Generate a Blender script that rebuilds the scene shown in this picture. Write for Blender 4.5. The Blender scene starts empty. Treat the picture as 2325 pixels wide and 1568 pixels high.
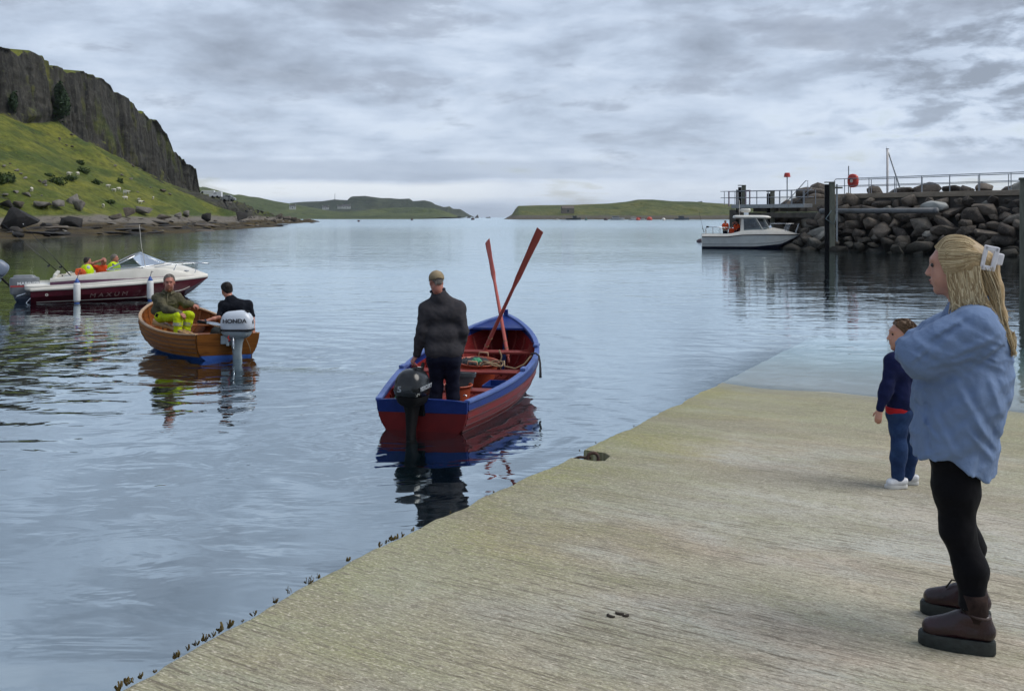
import bpy, bmesh, math, random
import numpy as np
from mathutils import Vector, Matrix

# ------------------------------------------------------------------ camera, sky, sun, exposure
scene = bpy.context.scene
COL = scene.collection
CAMZ = 2.42                                   # lens height above the water (z = 0)
cam_data = bpy.data.cameras.new('camera')
cam = bpy.data.objects.new('camera', cam_data)
COL.objects.link(cam)
cam.location = (0, 0, CAMZ)
cam.rotation_euler = (math.radians(90), 0, 0)
cam_data.sensor_width = 36
cam_data.lens = 36 * 2065 / 2324
cam_data.shift_y = -291 / 2324
cam_data.clip_start = 0.05
cam_data.clip_end = 40000
scene.camera = cam

SUN_EL, SUN_AZ = math.radians(50), math.radians(95)      # azimuth from +Y (ahead) towards +X (right)
world = bpy.data.worlds.new('World')
scene.world = world
world.use_nodes = True
scene.view_settings.view_transform = 'Standard'
scene.view_settings.look = 'None'
scene.view_settings.exposure = 0.85
scene.view_settings.gamma = 1.0
scene.view_settings.use_curve_mapping = False
scene.cycles.use_denoising = True
scene.cycles.max_bounces = 8
scene.cycles.transparent_max_bounces = 12
scene.cycles.caustics_reflective = False
scene.cycles.caustics_refractive = False
scene.cycles.sample_clamp_indirect = 6
scene.cycles.adaptive_threshold = 0.02
world.cycles.sampling_method = 'MANUAL'
world.cycles.sample_map_resolution = 512

sun_data = bpy.data.lights.new('sun', 'SUN')
sun_data.energy = 1.5
sun_data.angle = math.radians(42)
sun_data.color = (1.0, 0.96, 0.9)
sun = bpy.data.objects.new('sun', sun_data)
COL.objects.link(sun)
_sd = Vector((math.sin(SUN_AZ) * math.cos(SUN_EL), math.cos(SUN_AZ) * math.cos(SUN_EL), math.sin(SUN_EL)))
sun.rotation_euler = (-_sd).to_track_quat('-Z', 'Y').to_euler()


class NT:
    """small wrapper to write node trees compactly"""
    def __init__(self, tree):
        self.t = tree
        self.n = tree.nodes
        self.n.clear()

    def add(self, kind, ins=None, **props):
        nd = self.n.new(kind)
        for k, v in props.items():
            setattr(nd, k, v)
        if ins:
            for k, v in ins.items():
                self.set(nd, k, v)
        return nd

    def set(self, nd, k, v):
        s = nd.inputs[k]
        if isinstance(v, bpy.types.NodeSocket):
            self.t.links.new(v, s)
        elif isinstance(v, bpy.types.Node):
            self.t.links.new(v.outputs[0], s)
        else:
            if s.type == 'RGBA' and len(v) == 3:
                v = (*v, 1)
            s.default_value = v

    def math(self, op, a, b=0.0, c=0.0, clamp=False):
        nd = self.add('ShaderNodeMath', {0: a, 1: b, 2: c}, operation=op, use_clamp=clamp)
        return nd.outputs[0]

    def vmath(self, op, a, b=(0, 0, 0)):
        nd = self.add('ShaderNodeVectorMath', {0: a, 1: b}, operation=op)
        return nd.outputs[0] if op not in ('LENGTH', 'DISTANCE', 'DOT_PRODUCT') else nd.outputs['Value']

    def mix(self, f, a, b, blend='MIX'):
        nd = self.add('ShaderNodeMix', data_type='RGBA', blend_type=blend)
        self.set(nd, 0, f)
        self.set(nd, 6, a)
        self.set(nd, 7, b)
        return nd.outputs[2]

    def noise(self, vec, scale, detail=4, rough=0.55, dist=0.0, dim='3D'):
        nd = self.add('ShaderNodeTexNoise', {'Scale': scale, 'Detail': detail, 'Roughness': rough, 'Distortion': dist}, noise_dimensions=dim)
        if vec is not None:
            self.set(nd, 'Vector', vec)
        return nd.outputs[0]

    def mapr(self, v, a, b, c=0.0, d=1.0, smooth=False):
        nd = self.add('ShaderNodeMapRange', {0: v, 1: a, 2: b, 3: c, 4: d}, clamp=True)
        if smooth:
            nd.interpolation_type = 'SMOOTHSTEP'
        return nd.outputs[0]

    def ramp(self, v, stops):
        nd = self.add('ShaderNodeValToRGB', {0: v})
        cr = nd.color_ramp
        while len(cr.elements) < len(stops):
            cr.elements.new(0.5)
        for e, (p, c) in zip(cr.elements, stops):
            e.position = p
            e.color = (*c, 1) if len(c) == 3 else c
        return nd.outputs[0]

    def mapping(self, vec, loc=(0, 0, 0), rot=(0, 0, 0), scale=(1, 1, 1)):
        nd = self.add('ShaderNodeMapping', {'Vector': vec, 'Location': loc, 'Rotation': rot, 'Scale': scale})
        return nd.outputs[0]


def srgb(r, g, b):
    f = lambda c: (c / 12.92 if c <= 0.04045 else ((c + 0.055) / 1.055) ** 2.4)
    return (f(r / 255), f(g / 255), f(b / 255))


def build_sky():
    n = NT(world.node_tree)
    co = n.add('ShaderNodeTexCoord').outputs['Generated']
    sep = n.add('ShaderNodeSeparateXYZ', {0: co})
    x, y, z = sep.outputs
    zc = n.math('MAXIMUM', z, 0.0)
    den = n.math('ADD', zc, 0.085)
    px = n.math('DIVIDE', x, den)
    py = n.math('DIVIDE', y, den)
    p = n.add('ShaderNodeCombineXYZ', {0: px, 1: py, 2: 0.0}).outputs[0]
    sky = n.add('ShaderNodeTexSky', sky_type='NISHITA', sun_disc=False, sun_elevation=SUN_EL, sun_rotation=SUN_AZ,
                air_density=1.0, dust_density=1.5, ozone_density=1.0)
    # broad cloud decks and the finer broken structure in them, on a flat cloud layer
    big = n.noise(n.mapping(p, loc=(3.1, 7.7, 0.3), scale=(0.55, 0.6, 1)), 1.0, 2, 0.5, 0.4)
    mid = n.noise(n.mapping(p, loc=(11.3, 2.2, 4.0), scale=(1.0, 1.15, 1)), 1.5, 6, 0.56, 0.35)
    d = n.math('ADD', n.math('MULTIPLY', big, 0.55), n.math('MULTIPLY', mid, 0.85))
    d = n.math('SUBTRACT', d, 0.19)
    d = n.math('ADD', d, n.mapr(zc, 0.03, 0.25, -0.035, 0.035))
    # heaped clouds seen against the sky, laid out by bearing and height
    az = n.math('ARCTAN2', x, y)
    q = n.add('ShaderNodeCombineXYZ', {0: n.math('MULTIPLY', az, 9.0), 1: n.math('MULTIPLY', z, 24.0), 2: 0.0}).outputs[0]
    heap = n.noise(n.mapping(q, loc=(5.3, 2.4, 0)), 0.5, 7, 0.56, 0.35)
    puff = n.noise(n.mapping(q, loc=(8.6, 3.7, 0)), 1.3, 6, 0.58, 0.2)
    hp = n.math('ADD', n.math('MULTIPLY', heap, 0.68), n.math('MULTIPLY', puff, 0.36))
    hp = n.math('ADD', n.math('MULTIPLY', n.math('SUBTRACT', hp, 0.5), 1.25), n.mapr(z, 0.03, 0.20, 0.385, 0.54))
    hw = n.mapr(z, 0.25, 0.6, 0.72, 0.0, True)
    dm = n.mix(hw, d, hp)
    # a heavier heap to the right, brighter sky ahead
    hv = n.math('MULTIPLY', n.mapr(az, 0.25, 0.50, 0.0, 1.0, True), n.math('MULTIPLY', n.mapr(z, 0.045, 0.085, 0.0, 1.0, True), n.mapr(z, 0.16, 0.30, 1.0, 0.2, True)))
    dm = n.math('ADD', dm, n.math('MULTIPLY', hv, n.mapr(puff, 0.44, 0.56, -0.07, 0.15)))
    # cloud shade: thick = grey underside, thin = bright
    cloud = n.ramp(dm, [(0.30, (0.72, 0.785, 0.865)), (0.42, (0.59, 0.665, 0.775)), (0.50, (0.49, 0.565, 0.68)), (0.58, (0.385, 0.445, 0.54)), (0.70, (0.27, 0.31, 0.375))])
    # separate grey cumulus with firm edges drifting under the deck
    w2 = n.noise(n.mapping(q, loc=(24.1, 6.3, 0), scale=(0.55, 0.72, 1)), 1.0, 8, 0.6, 0.15)
    cov = n.mapr(z, 0.03, 0.20, 0.575, 0.49)
    cm = n.mapr(n.math('SUBTRACT', w2, cov), 0.0, 0.10, 0.0, 0.7, True)
    cm = n.math('MULTIPLY', cm, n.math('MULTIPLY', n.mapr(z, 0.022, 0.04, 0.0, 1.0), n.mapr(z, 0.4, 0.6, 1.0, 0.0)))
    cc = n.ramp(n.math('SUBTRACT', w2, cov), [(0.0, (0.54, 0.60, 0.69)), (0.06, (0.375, 0.425, 0.51)), (0.2, (0.245, 0.275, 0.335))])
    cloud = n.mix(cm, cloud, cc)
    # long grey bank low on the left, bright gap under it
    wob = n.math('MULTIPLY', n.math('SUBTRACT', n.noise(n.mapping(q, scale=(0.5, 0.3, 1)), 1.5, 4), 0.5), 0.016)
    zz = n.math('ADD', z, wob)
    bank = n.math('MULTIPLY', n.mapr(zz, 0.040, 0.043, 0, 1, True), n.mapr(zz, 0.058, 0.066, 1, 0, True))
    bank = n.math('MULTIPLY', bank, n.mapr(az, 0.02, 0.22, 1.0, 0.15, True))
    cloud = n.mix(n.math('MULTIPLY', bank, 0.62), cloud, (0.40, 0.465, 0.57))
    gap = n.math('MULTIPLY', n.mapr(zz, 0.012, 0.024, 0, 1, True), n.mapr(zz, 0.034, 0.042, 1, 0, True))
    gap = n.math('MULTIPLY', gap, n.mapr(az, -0.1, 0.05, 1.0, 0.35, True))
    cloud = n.mix(n.math('MULTIPLY', gap, 0.85), cloud, (0.84, 0.875, 0.90))
    # pale moist air at the horizon
    hz = n.mapr(zz, 0.0, 0.022, 0.75, 0.0, True)
    cloud = n.mix(hz, cloud, (0.45, 0.53, 0.635))
    # thin places let the sky through
    thin = n.mapr(dm, 0.30, 0.40, 0.55, 0.06, True)
    skyc = n.mix(1.0, sky.outputs[0], (0.10, 0.10, 0.10), 'MULTIPLY')
    col = n.mix(thin, cloud, skyc)
    col = n.mix(1.0, col, (6.35, 6.45, 6.6), 'MULTIPLY')
    bg = n.add('ShaderNodeBackground', {'Color': col, 'Strength': 0.1})
    out = n.add('ShaderNodeOutputWorld', {'Surface': bg})


build_sky()

# ------------------------------------------------------------------ helpers
rnd = random.Random(7)
F, CX, CY = 2065.0, 1162.0, 493.0


def at(u, v, Y):
    """the point at distance Y ahead that the photograph shows at column u, row v (2324 px wide)"""
    return Vector(((u - CX) / F * Y, Y, CAMZ - (v - CY) / F * Y))


def on_water(u, v):
    Y = CAMZ * F / (v - CY)
    return Vector(((u - CX) / F * Y, Y, 0))


def _hash(i, j, k, s):
    h = (i.astype(np.int64) * 374761393 + j.astype(np.int64) * 668265263 + k.astype(np.int64) * 2147483647 + s * 974634777) & 0xFFFFFFFF
    h = ((h ^ (h >> 13)) * 1274126177) & 0xFFFFFFFF
    h = h ^ (h >> 16)
    return (h & 0xFFFF).astype(np.float32) / 32767.5 - 1.0


def vnoise(x, y, z=0.0, s=0):
    x, y, z = np.broadcast_arrays(np.asarray(x, np.float32), np.asarray(y, np.float32), np.asarray(z, np.float32))
    i, j, k = np.floor(x), np.floor(y), np.floor(z)
    fx, fy, fz = x - i, y - j, z - k
    ux, uy, uz = (f * f * (3 - 2 * f) for f in (fx, fy, fz))
    i, j, k = i.astype(np.int64), j.astype(np.int64), k.astype(np.int64)
    r = 0
    for a in (0, 1):
        for b in (0, 1):
            for c in (0, 1):
                w = (ux if a else 1 - ux) * (uy if b else 1 - uy) * (uz if c else 1 - uz)
                r = r + w * _hash(i + a, j + b, k + c, s)
    return r


def fbm(x, y, z=0.0, octv=4, s=0, gain=0.5):
    r, a, f = 0, 1.0, 1.0
    for o in range(octv):
        r = r + a * vnoise(np.asarray(x) * f, np.asarray(y) * f, np.asarray(z) * f, s + o)
        a *= gain
        f *= 2.03
    return r


def interp(x, pts):
    xs, ys = zip(*pts)
    return np.interp(x, xs, ys)


def sstep(a, b, x):
    t = np.clip((x - a) / (b - a), 0, 1)
    return t * t * (3 - 2 * t)


# mesh collectors -------------------------------------------------------
class MB:
    """collects vertices and faces of ONE part"""
    def __init__(self):
        self.v, self.f = [], []

    def raw(self, vs, fs):
        o = len(self.v)
        self.v += [tuple(p) for p in vs]
        self.f += [tuple(i + o for i in f) for f in fs]
        return self

    def box(self, c, s, rot=None, taper=1.0):
        hx, hy, hz = s[0] / 2, s[1] / 2, s[2] / 2
        ps = []
        for sz in (-1, 1):
            k = 1 if sz < 0 else taper
            for sx, sy in ((-1, -1), (1, -1), (1, 1), (-1, 1)):
                p = Vector((sx * hx * k, sy * hy * k, sz * hz))
                if rot is not None:
                    p = rot @ p
                ps.append(p + Vector(c))
        return self.raw(ps, [(3, 2, 1, 0), (4, 5, 6, 7), (0, 1, 5, 4), (1, 2, 6, 5), (2, 3, 7, 6), (3, 0, 4, 7)])

    def beam(self, a, b, w, h, up=(0, 0, 1)):
        a, b = Vector(a), Vector(b)
        d = (b - a)
        L = d.length
        d = d / L
        s = d.cross(Vector(up))
        if s.length < 1e-4:
            s = d.cross(Vector((1, 0, 0)))
        s.normalize()
        t = s.cross(d)
        R = Matrix((s, d, t)).transposed()
        return self.box((a + b) / 2, (w, L, h), R)

    def tube(self, pts, r, n=8, cap=True, closed=False):
        pts = [Vector(p) for p in pts]
        m = len(pts)
        rs = r if hasattr(r, '__len__') else [r] * m
        vs, fs = [], []
        prev = None
        for i, p in enumerate(pts):
            if closed:
                d = pts[(i + 1) % m] - pts[i - 1]
            else:
                d = pts[min(i + 1, m - 1)] - pts[max(i - 1, 0)]
            if d.length < 1e-9:
                d = Vector((0, 0, 1))
            d.normalize()
            if prev is None:
                a = d.orthogonal().normalized()
            else:
                a = (prev - d * prev.dot(d))
                a = a.normalized() if a.length > 1e-6 else d.orthogonal().normalized()
            prev = a
            b = d.cross(a)
            for k in range(n):
                t = 2 * math.pi * k / n
                vs.append(p + (a * math.cos(t) + b * math.sin(t)) * rs[i])
        rng = m if closed else m - 1
        for i in range(rng):
            for k in range(n):
                j = (i + 1) % m
                fs.append((i * n + k, i * n + (k + 1) % n, j * n + (k + 1) % n, j * n + k))
        if cap and not closed:
            fs.append(tuple(range(n - 1, -1, -1)))
            fs.append(tuple((m - 1) * n + k for k in range(n)))
        return self.raw(vs, fs)

    def lathe(self, prof, n=24, M=None):
        """prof: (radius, z) from bottom to top"""
        vs, fs = [], []
        for (r, z) in prof:
            for k in range(n):
                t = 2 * math.pi * k / n
                p = Vector((r * math.cos(t), r * math.sin(t), z))
                vs.append(M @ p if M is not None else p)
        for i in range(len(prof) - 1):
            for k in range(n):
                fs.append((i * n + k, i * n + (k + 1) % n, (i + 1) * n + (k + 1) % n, (i + 1) * n + k))
        fs.append(tuple(range(n - 1, -1, -1)))
        fs.append(tuple((len(prof) - 1) * n + k for k in range(n)))
        return self.raw(vs, fs)

    def prism(self, poly, a, b, axis='y'):
        """poly: 2-D outline; extruded from a to b along the axis"""
        def P(p, t):
            if axis == 'y':
                return (p[0], t, p[1])
            if axis == 'x':
                return (t, p[0], p[1])
            return (p[0], p[1], t)
        n = len(poly)
        vs = [P(p, a) for p in poly] + [P(p, b) for p in poly]
        fs = [tuple(range(n)), tuple(range(2 * n - 1, n - 1, -1))]
        fs += [(i, i + n, (i + 1) % n + n, (i + 1) % n) for i in range(n)]
        return self.raw(vs, fs)

    def grid(self, G, flip=False):
        """G: array (m, n, 3)"""
        G = np.asarray(G)
        m, n = G.shape[:2]
        fs = []
        for i in range(m - 1):
            for j in range(n - 1):
                q = (i * n + j, (i + 1) * n + j, (i + 1) * n + j + 1, i * n + j + 1)
                fs.append(q[::-1] if flip else q)
        return self.raw(G.reshape(-1, 3).tolist(), fs)

    def mesh(self, name, fix=True):
        me = bpy.data.meshes.new(name)
        me.from_pydata([tuple(p) for p in self.v], [], self.f)
        if fix:
            bm = bmesh.new()
            bm.from_mesh(me)
            bmesh.ops.recalc_face_normals(bm, faces=bm.faces)
            bm.to_mesh(me)
            bm.free()
        return me

    def build(self, name, material, parent=None, smooth=False, bevel=0.0, segs=2, angle=None):
        return link(name, self.mesh(name), material, parent, smooth, bevel, segs, angle)


def link(name, me, material, parent=None, smooth=False, bevel=0.0, segs=2, angle=None):
    o = bpy.data.objects.new(name, me)
    COL.objects.link(o)
    if material is not None and not me.materials:
        me.materials.append(material)
    if parent is not None:
        o.parent = parent
    if smooth or angle:
        me.polygons.foreach_set('use_smooth', [True] * len(me.polygons))
        if angle:
            me.set_sharp_from_angle(angle=math.radians(angle))
    if bevel:
        md = o.modifiers.new('bevel', 'BEVEL')
        md.width = bevel
        md.segments = segs
        md.limit_method = 'ANGLE'
        md.angle_limit = math.radians(35)
    return o


def np_mesh(name, V, Q):
    """fast mesh from numpy vertices (n,3) and quads (m,4)"""
    me = bpy.data.meshes.new(name)
    V = np.ascontiguousarray(V, np.float32)
    Q = np.ascontiguousarray(Q, np.int32)
    k = Q.shape[1]
    me.vertices.add(len(V))
    me.vertices.foreach_set('co', V.ravel())
    me.loops.add(len(Q) * k)
    me.loops.foreach_set('vertex_index', Q.ravel())
    me.polygons.add(len(Q))
    me.polygons.foreach_set('loop_start', np.arange(0, len(Q) * k, k, dtype=np.int32))
    me.update(calc_edges=True)
    return me


def grid_mesh(name, G, flip=False):
    m, n = G.shape[:2]
    I = np.arange(m * n).reshape(m, n)
    Q = np.stack([I[:-1, :-1], I[1:, :-1], I[1:, 1:], I[:-1, 1:]], -1).reshape(-1, 4)
    if flip:
        Q = Q[:, ::-1]
    return np_mesh(name, G.reshape(-1, 3), Q)


def empty(name, loc=(0, 0, 0), rz=0.0, rot=None):
    o = bpy.data.objects.new(name, None)
    COL.objects.link(o)
    o.location = loc
    o.rotation_euler = rot if rot is not None else (0, 0, rz)
    o.empty_display_size = 0.2
    return o


def tag(o, label=None, cat=None, group=None, kind=None):
    if label:
        o['label'] = label
    if cat:
        o['category'] = cat
    if group:
        o['group'] = group
    if kind:
        o['kind'] = kind
    return o


def copy_tree(o, parent=None):
    c = o.copy()
    COL.objects.link(c)
    c.parent = parent
    for ch in [q for q in bpy.data.objects if q.parent == o]:
        copy_tree(ch, c)
    return c


def text_part(name, body, size, material, parent, M, depth=0.003, bold=0.0, shear=0.0, sx=1.0):
    cu = bpy.data.curves.new(name, 'FONT')
    cu.body = body
    cu.size = size
    cu.extrude = depth
    cu.offset = bold
    cu.shear = shear
    cu.align_x = 'CENTER'
    cu.align_y = 'CENTER'
    tmp = bpy.data.objects.new(name + '_tmp', cu)
    COL.objects.link(tmp)
    dg = bpy.context.evaluated_depsgraph_get()
    me = bpy.data.meshes.new_from_object(tmp.evaluated_get(dg))
    bpy.data.objects.remove(tmp)
    bpy.data.curves.remove(cu)
    me.transform(M @ Matrix.Diagonal((sx, 1, 1, 1)))
    me.materials.clear()
    me.name = name
    return link(name, me, material, parent)


def frame(o, xdir, ydir):
    """matrix with local x along xdir, y along ydir (lettering plane), z = normal"""
    x = Vector(xdir).normalized()
    z = x.cross(Vector(ydir)).normalized()
    y = z.cross(x)
    M = Matrix((x, y, z)).transposed().to_4x4()
    M.translation = Vector(o)
    return M


# implicit surfaces (continuous bodies, cloth, boulders) ------------------
def surface_nets(Fv, org, h):
    s = Fv < 0
    nx, ny, nz = Fv.shape
    cnt = np.zeros((nx - 1, ny - 1, nz - 1), np.int8)
    for a in (0, 1):
        for b in (0, 1):
            for c in (0, 1):
                cnt += s[a:nx - 1 + a, b:ny - 1 + b, c:nz - 1 + c]
    act = (cnt > 0) & (cnt < 8)
    idx = np.argwhere(act)
    vid = np.full(act.shape, -1, np.int64)
    vid[act] = np.arange(len(idx))
    acc = np.zeros((len(idx), 3), np.float64)
    num = np.zeros(len(idx))
    crn = np.array([(a, b, c) for a in (0, 1) for b in (0, 1) for c in (0, 1)])
    val = [Fv[idx[:, 0] + a, idx[:, 1] + b, idx[:, 2] + c] for a, b, c in crn]
    for i in range(8):
        for j in range(i + 1, 8):
            if np.abs(crn[i] - crn[j]).sum() != 1:
                continue
            va, vb = val[i], val[j]
            m = (va < 0) != (vb < 0)
            t = va[m] / (va[m] - vb[m])
            acc[m] += crn[i] + (crn[j] - crn[i]) * t[:, None]
            num[m] += 1
    V = (idx + acc / num[:, None]) * h + np.asarray(org)
    Q = []
    for ax in range(3):
        o1, o2 = [(1, 2), (2, 0), (0, 1)][ax]
        sl0 = [slice(None)] * 3
        sl1 = [slice(None)] * 3
        sl0[ax] = slice(0, -1)
        sl1[ax] = slice(1, None)
        a, b = s[tuple(sl0)], s[tuple(sl1)]
        e = np.argwhere(a != b)
        sg = a[tuple(e.T)]
        dims = act.shape
        ok = (e[:, o1] > 0) & (e[:, o2] > 0) & (e[:, o1] < dims[o1]) & (e[:, o2] < dims[o2])
        e, sg = e[ok], sg[ok]
        def cell(d1, d2):
            c = e.copy()
            c[:, o1] += d1
            c[:, o2] += d2
            return vid[c[:, 0], c[:, 1], c[:, 2]]
        q = np.stack([cell(-1, -1), cell(0, -1), cell(0, 0), cell(-1, 0)], -1)
        q[~sg] = q[~sg][:, ::-1]
        Q.append(q)
    return V, np.concatenate(Q)


class SDF:
    """implicit solid on a grid; each primitive is evaluated only near itself"""
    def __init__(self, lo, hi, h):
        self.lo, self.h = np.array(lo, float), h
        self.n = [int(math.ceil((hi[i] - lo[i]) / h)) + 1 for i in range(3)]
        self.ax = [(self.lo[i] + h * np.arange(self.n[i])).astype(np.float32) for i in range(3)]
        self.d = np.full(self.n, 9.0, np.float32)

    def _sl(self, lo, hi):
        pad = 0.07
        sl = []
        for i in range(3):
            a = int(np.clip(math.floor((lo[i] - pad - self.lo[i]) / self.h), 0, self.n[i] - 1))
            b = int(np.clip(math.ceil((hi[i] + pad - self.lo[i]) / self.h) + 1, a + 1, self.n[i]))
            sl.append(slice(a, b))
        X = self.ax[0][sl[0]][:, None, None]
        Y = self.ax[1][sl[1]][None, :, None]
        Z = self.ax[2][sl[2]][None, None, :]
        return tuple(sl), X, Y, Z

    def _put(self, sl, d, k, cut):
        cur = self.d[sl]
        if cut:
            e = -d
            hh = np.clip(0.5 - 0.5 * (cur - e) / k, 0, 1)
            self.d[sl] = cur + (e - cur) * hh + k * hh * (1 - hh)
        else:
            hh = np.clip(0.5 + 0.5 * (cur - d) / k, 0, 1)
            self.d[sl] = cur + (d - cur) * hh - k * hh * (1 - hh)
        return self

    def cone(self, a, b, r1, r2=None, k=0.02, cut=False):
        r2 = r1 if r2 is None else r2
        a, b = np.array(a, np.float32), np.array(b, np.float32)
        rm = max(r1, r2)
        sl, X, Y, Z = self._sl(np.minimum(a, b) - rm, np.maximum(a, b) + rm)
        ab = b - a
        L2 = float(ab @ ab) + 1e-9
        px, py, pz = X - a[0], Y - a[1], Z - a[2]
        t = np.clip((px * ab[0] + py * ab[1] + pz * ab[2]) / L2, 0, 1)
        d = np.sqrt((px - t * ab[0]) ** 2 + (py - t * ab[1]) ** 2 + (pz - t * ab[2]) ** 2) - (r1 + (r2 - r1) * t)
        return self._put(sl, d, k, cut)

    def path(self, pts, rs, k=0.02):
        for i in range(len(pts) - 1):
            self.cone(pts[i], pts[i + 1], rs[i], rs[i + 1], k)
        return self

    def _loc(self, c, r, R):
        m = max(r)
        sl, X, Y, Z = self._sl(np.array(c) - m, np.array(c) + m)
        px, py, pz = X - c[0], Y - c[1], Z - c[2]
        if R is not None:
            R = np.array(R)
            px, py, pz = (R[0][i] * px + R[1][i] * py + R[2][i] * pz for i in range(3))
        return sl, px, py, pz

    def ell(self, c, r, R=None, k=0.02, cut=False):
        sl, px, py, pz = self._loc(c, r, R)
        q = np.sqrt((px / r[0]) ** 2 + (py / r[1]) ** 2 + (pz / r[2]) ** 2)
        g = np.sqrt((px / r[0] ** 2) ** 2 + (py / r[1] ** 2) ** 2 + (pz / r[2] ** 2) ** 2) + 1e-6
        return self._put(sl, q * (q - 1) / g, k, cut)

    def box(self, c, s, r=0.01, R=None, k=0.02, cut=False):
        sl, px, py, pz = self._loc(c, (float(np.linalg.norm(s)),) * 3, R)
        qx, qy, qz = np.abs(px) - s[0] + r, np.abs(py) - s[1] + r, np.abs(pz) - s[2] + r
        o = np.sqrt(np.maximum(qx, 0) ** 2 + np.maximum(qy, 0) ** 2 + np.maximum(qz, 0) ** 2)
        return self._put(sl, o + np.minimum(np.maximum(qx, np.maximum(qy, qz)), 0) - r, k, cut)

    def half(self, p, nrm, k=0.01):
        """cut away everything on the side nrm points to"""
        nrm = Vector(nrm).normalized()
        sl, X, Y, Z = self._sl(self.lo - 1, self.lo + 99)
        d = -((X - p[0]) * nrm[0] + (Y - p[1]) * nrm[1] + (Z - p[2]) * nrm[2])
        return self._put(sl, d, k, True)

    def warp(self, fn):
        """fn(X, Y, Z) -> amount to push the surface outwards"""
        sl, X, Y, Z = self._sl(self.lo - 1, self.lo + 99)
        near = np.abs(self.d) < 0.06
        i = np.argwhere(near)
        if len(i):
            x, y, z = self.ax[0][i[:, 0]], self.ax[1][i[:, 1]], self.ax[2][i[:, 2]]
            self.d[near] -= fn(x, y, z)
        return self

    def build(self, name, material, parent=None, smooth=True, M=None):
        V, Q = surface_nets(self.d, self.lo, self.h)
        me = np_mesh(name, V, Q)
        if M is not None:
            me.transform(M)
        return link(name, me, material, parent, smooth=smooth)
# ------------------------------------------------------------------ materials
MATS = {}


def mat(name, c1, c2=None, scale=6.0, rough=0.6, bump=0.0, bscale=None, metal=0.0, stretch=(1, 1, 1), spec=0.5, lo=0.35, hi=0.65,
        coat=0.0, detail=5, rvar=0.0, world_co=False, wear=None, wearamt=0.0, dist=0.0, per=0.0):
    if name in MATS:
        return MATS[name]
    m = bpy.data.materials.new(name)
    m.use_nodes = True
    n = NT(m.node_tree)
    co = n.add('ShaderNodeNewGeometry').outputs['Position'] if world_co else n.add('ShaderNodeTexCoord').outputs['Object']
    v = n.mapping(co, scale=stretch)
    nz = n.noise(v, scale, detail, 0.6, dist)
    c2 = c2 if c2 is not None else tuple(c * 0.75 for c in c1)
    col = n.mix(n.mapr(nz, lo, hi), c2, c1)
    if wear is not None:
        w = n.noise(n.mapping(co, loc=(3, 1, 2), scale=stretch), scale * 3.1, 6, 0.7)
        col = n.mix(n.mapr(w, 0.66 - wearamt, 0.70 - wearamt), col, wear)
    if per:
        oi = n.add('ShaderNodeObjectInfo').outputs['Random']
        col = n.mix(n.mapr(oi, 0, 1, 0, per), col, tuple(q * 0.5 for q in c2))
    r = rough
    if rvar:
        r = n.mapr(nz, 0.3, 0.7, rough - rvar, rough + rvar)
    b = n.add('ShaderNodeBsdfPrincipled', {'Base Color': col, 'Roughness': r, 'Metallic': metal, 'Specular IOR Level': spec, 'Coat Weight': coat, 'Coat Roughness': 0.08})
    if bump:
        bn = n.noise(v, bscale or scale * 3, 6, 0.6)
        bp = n.add('ShaderNodeBump', {'Height': bn, 'Distance': bump, 'Strength': 1.0})
        n.set(b, 'Normal', bp.outputs[0])
    n.add('ShaderNodeOutputMaterial', {'Surface': b.outputs[0]})
    MATS[name] = m
    return m


SLOPE = 0.07
RD = Vector((0.5, 0.866, 0))        # downhill direction of the slip
RC = Vector((0.866, -0.5, 0))       # across it, to the right




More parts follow.
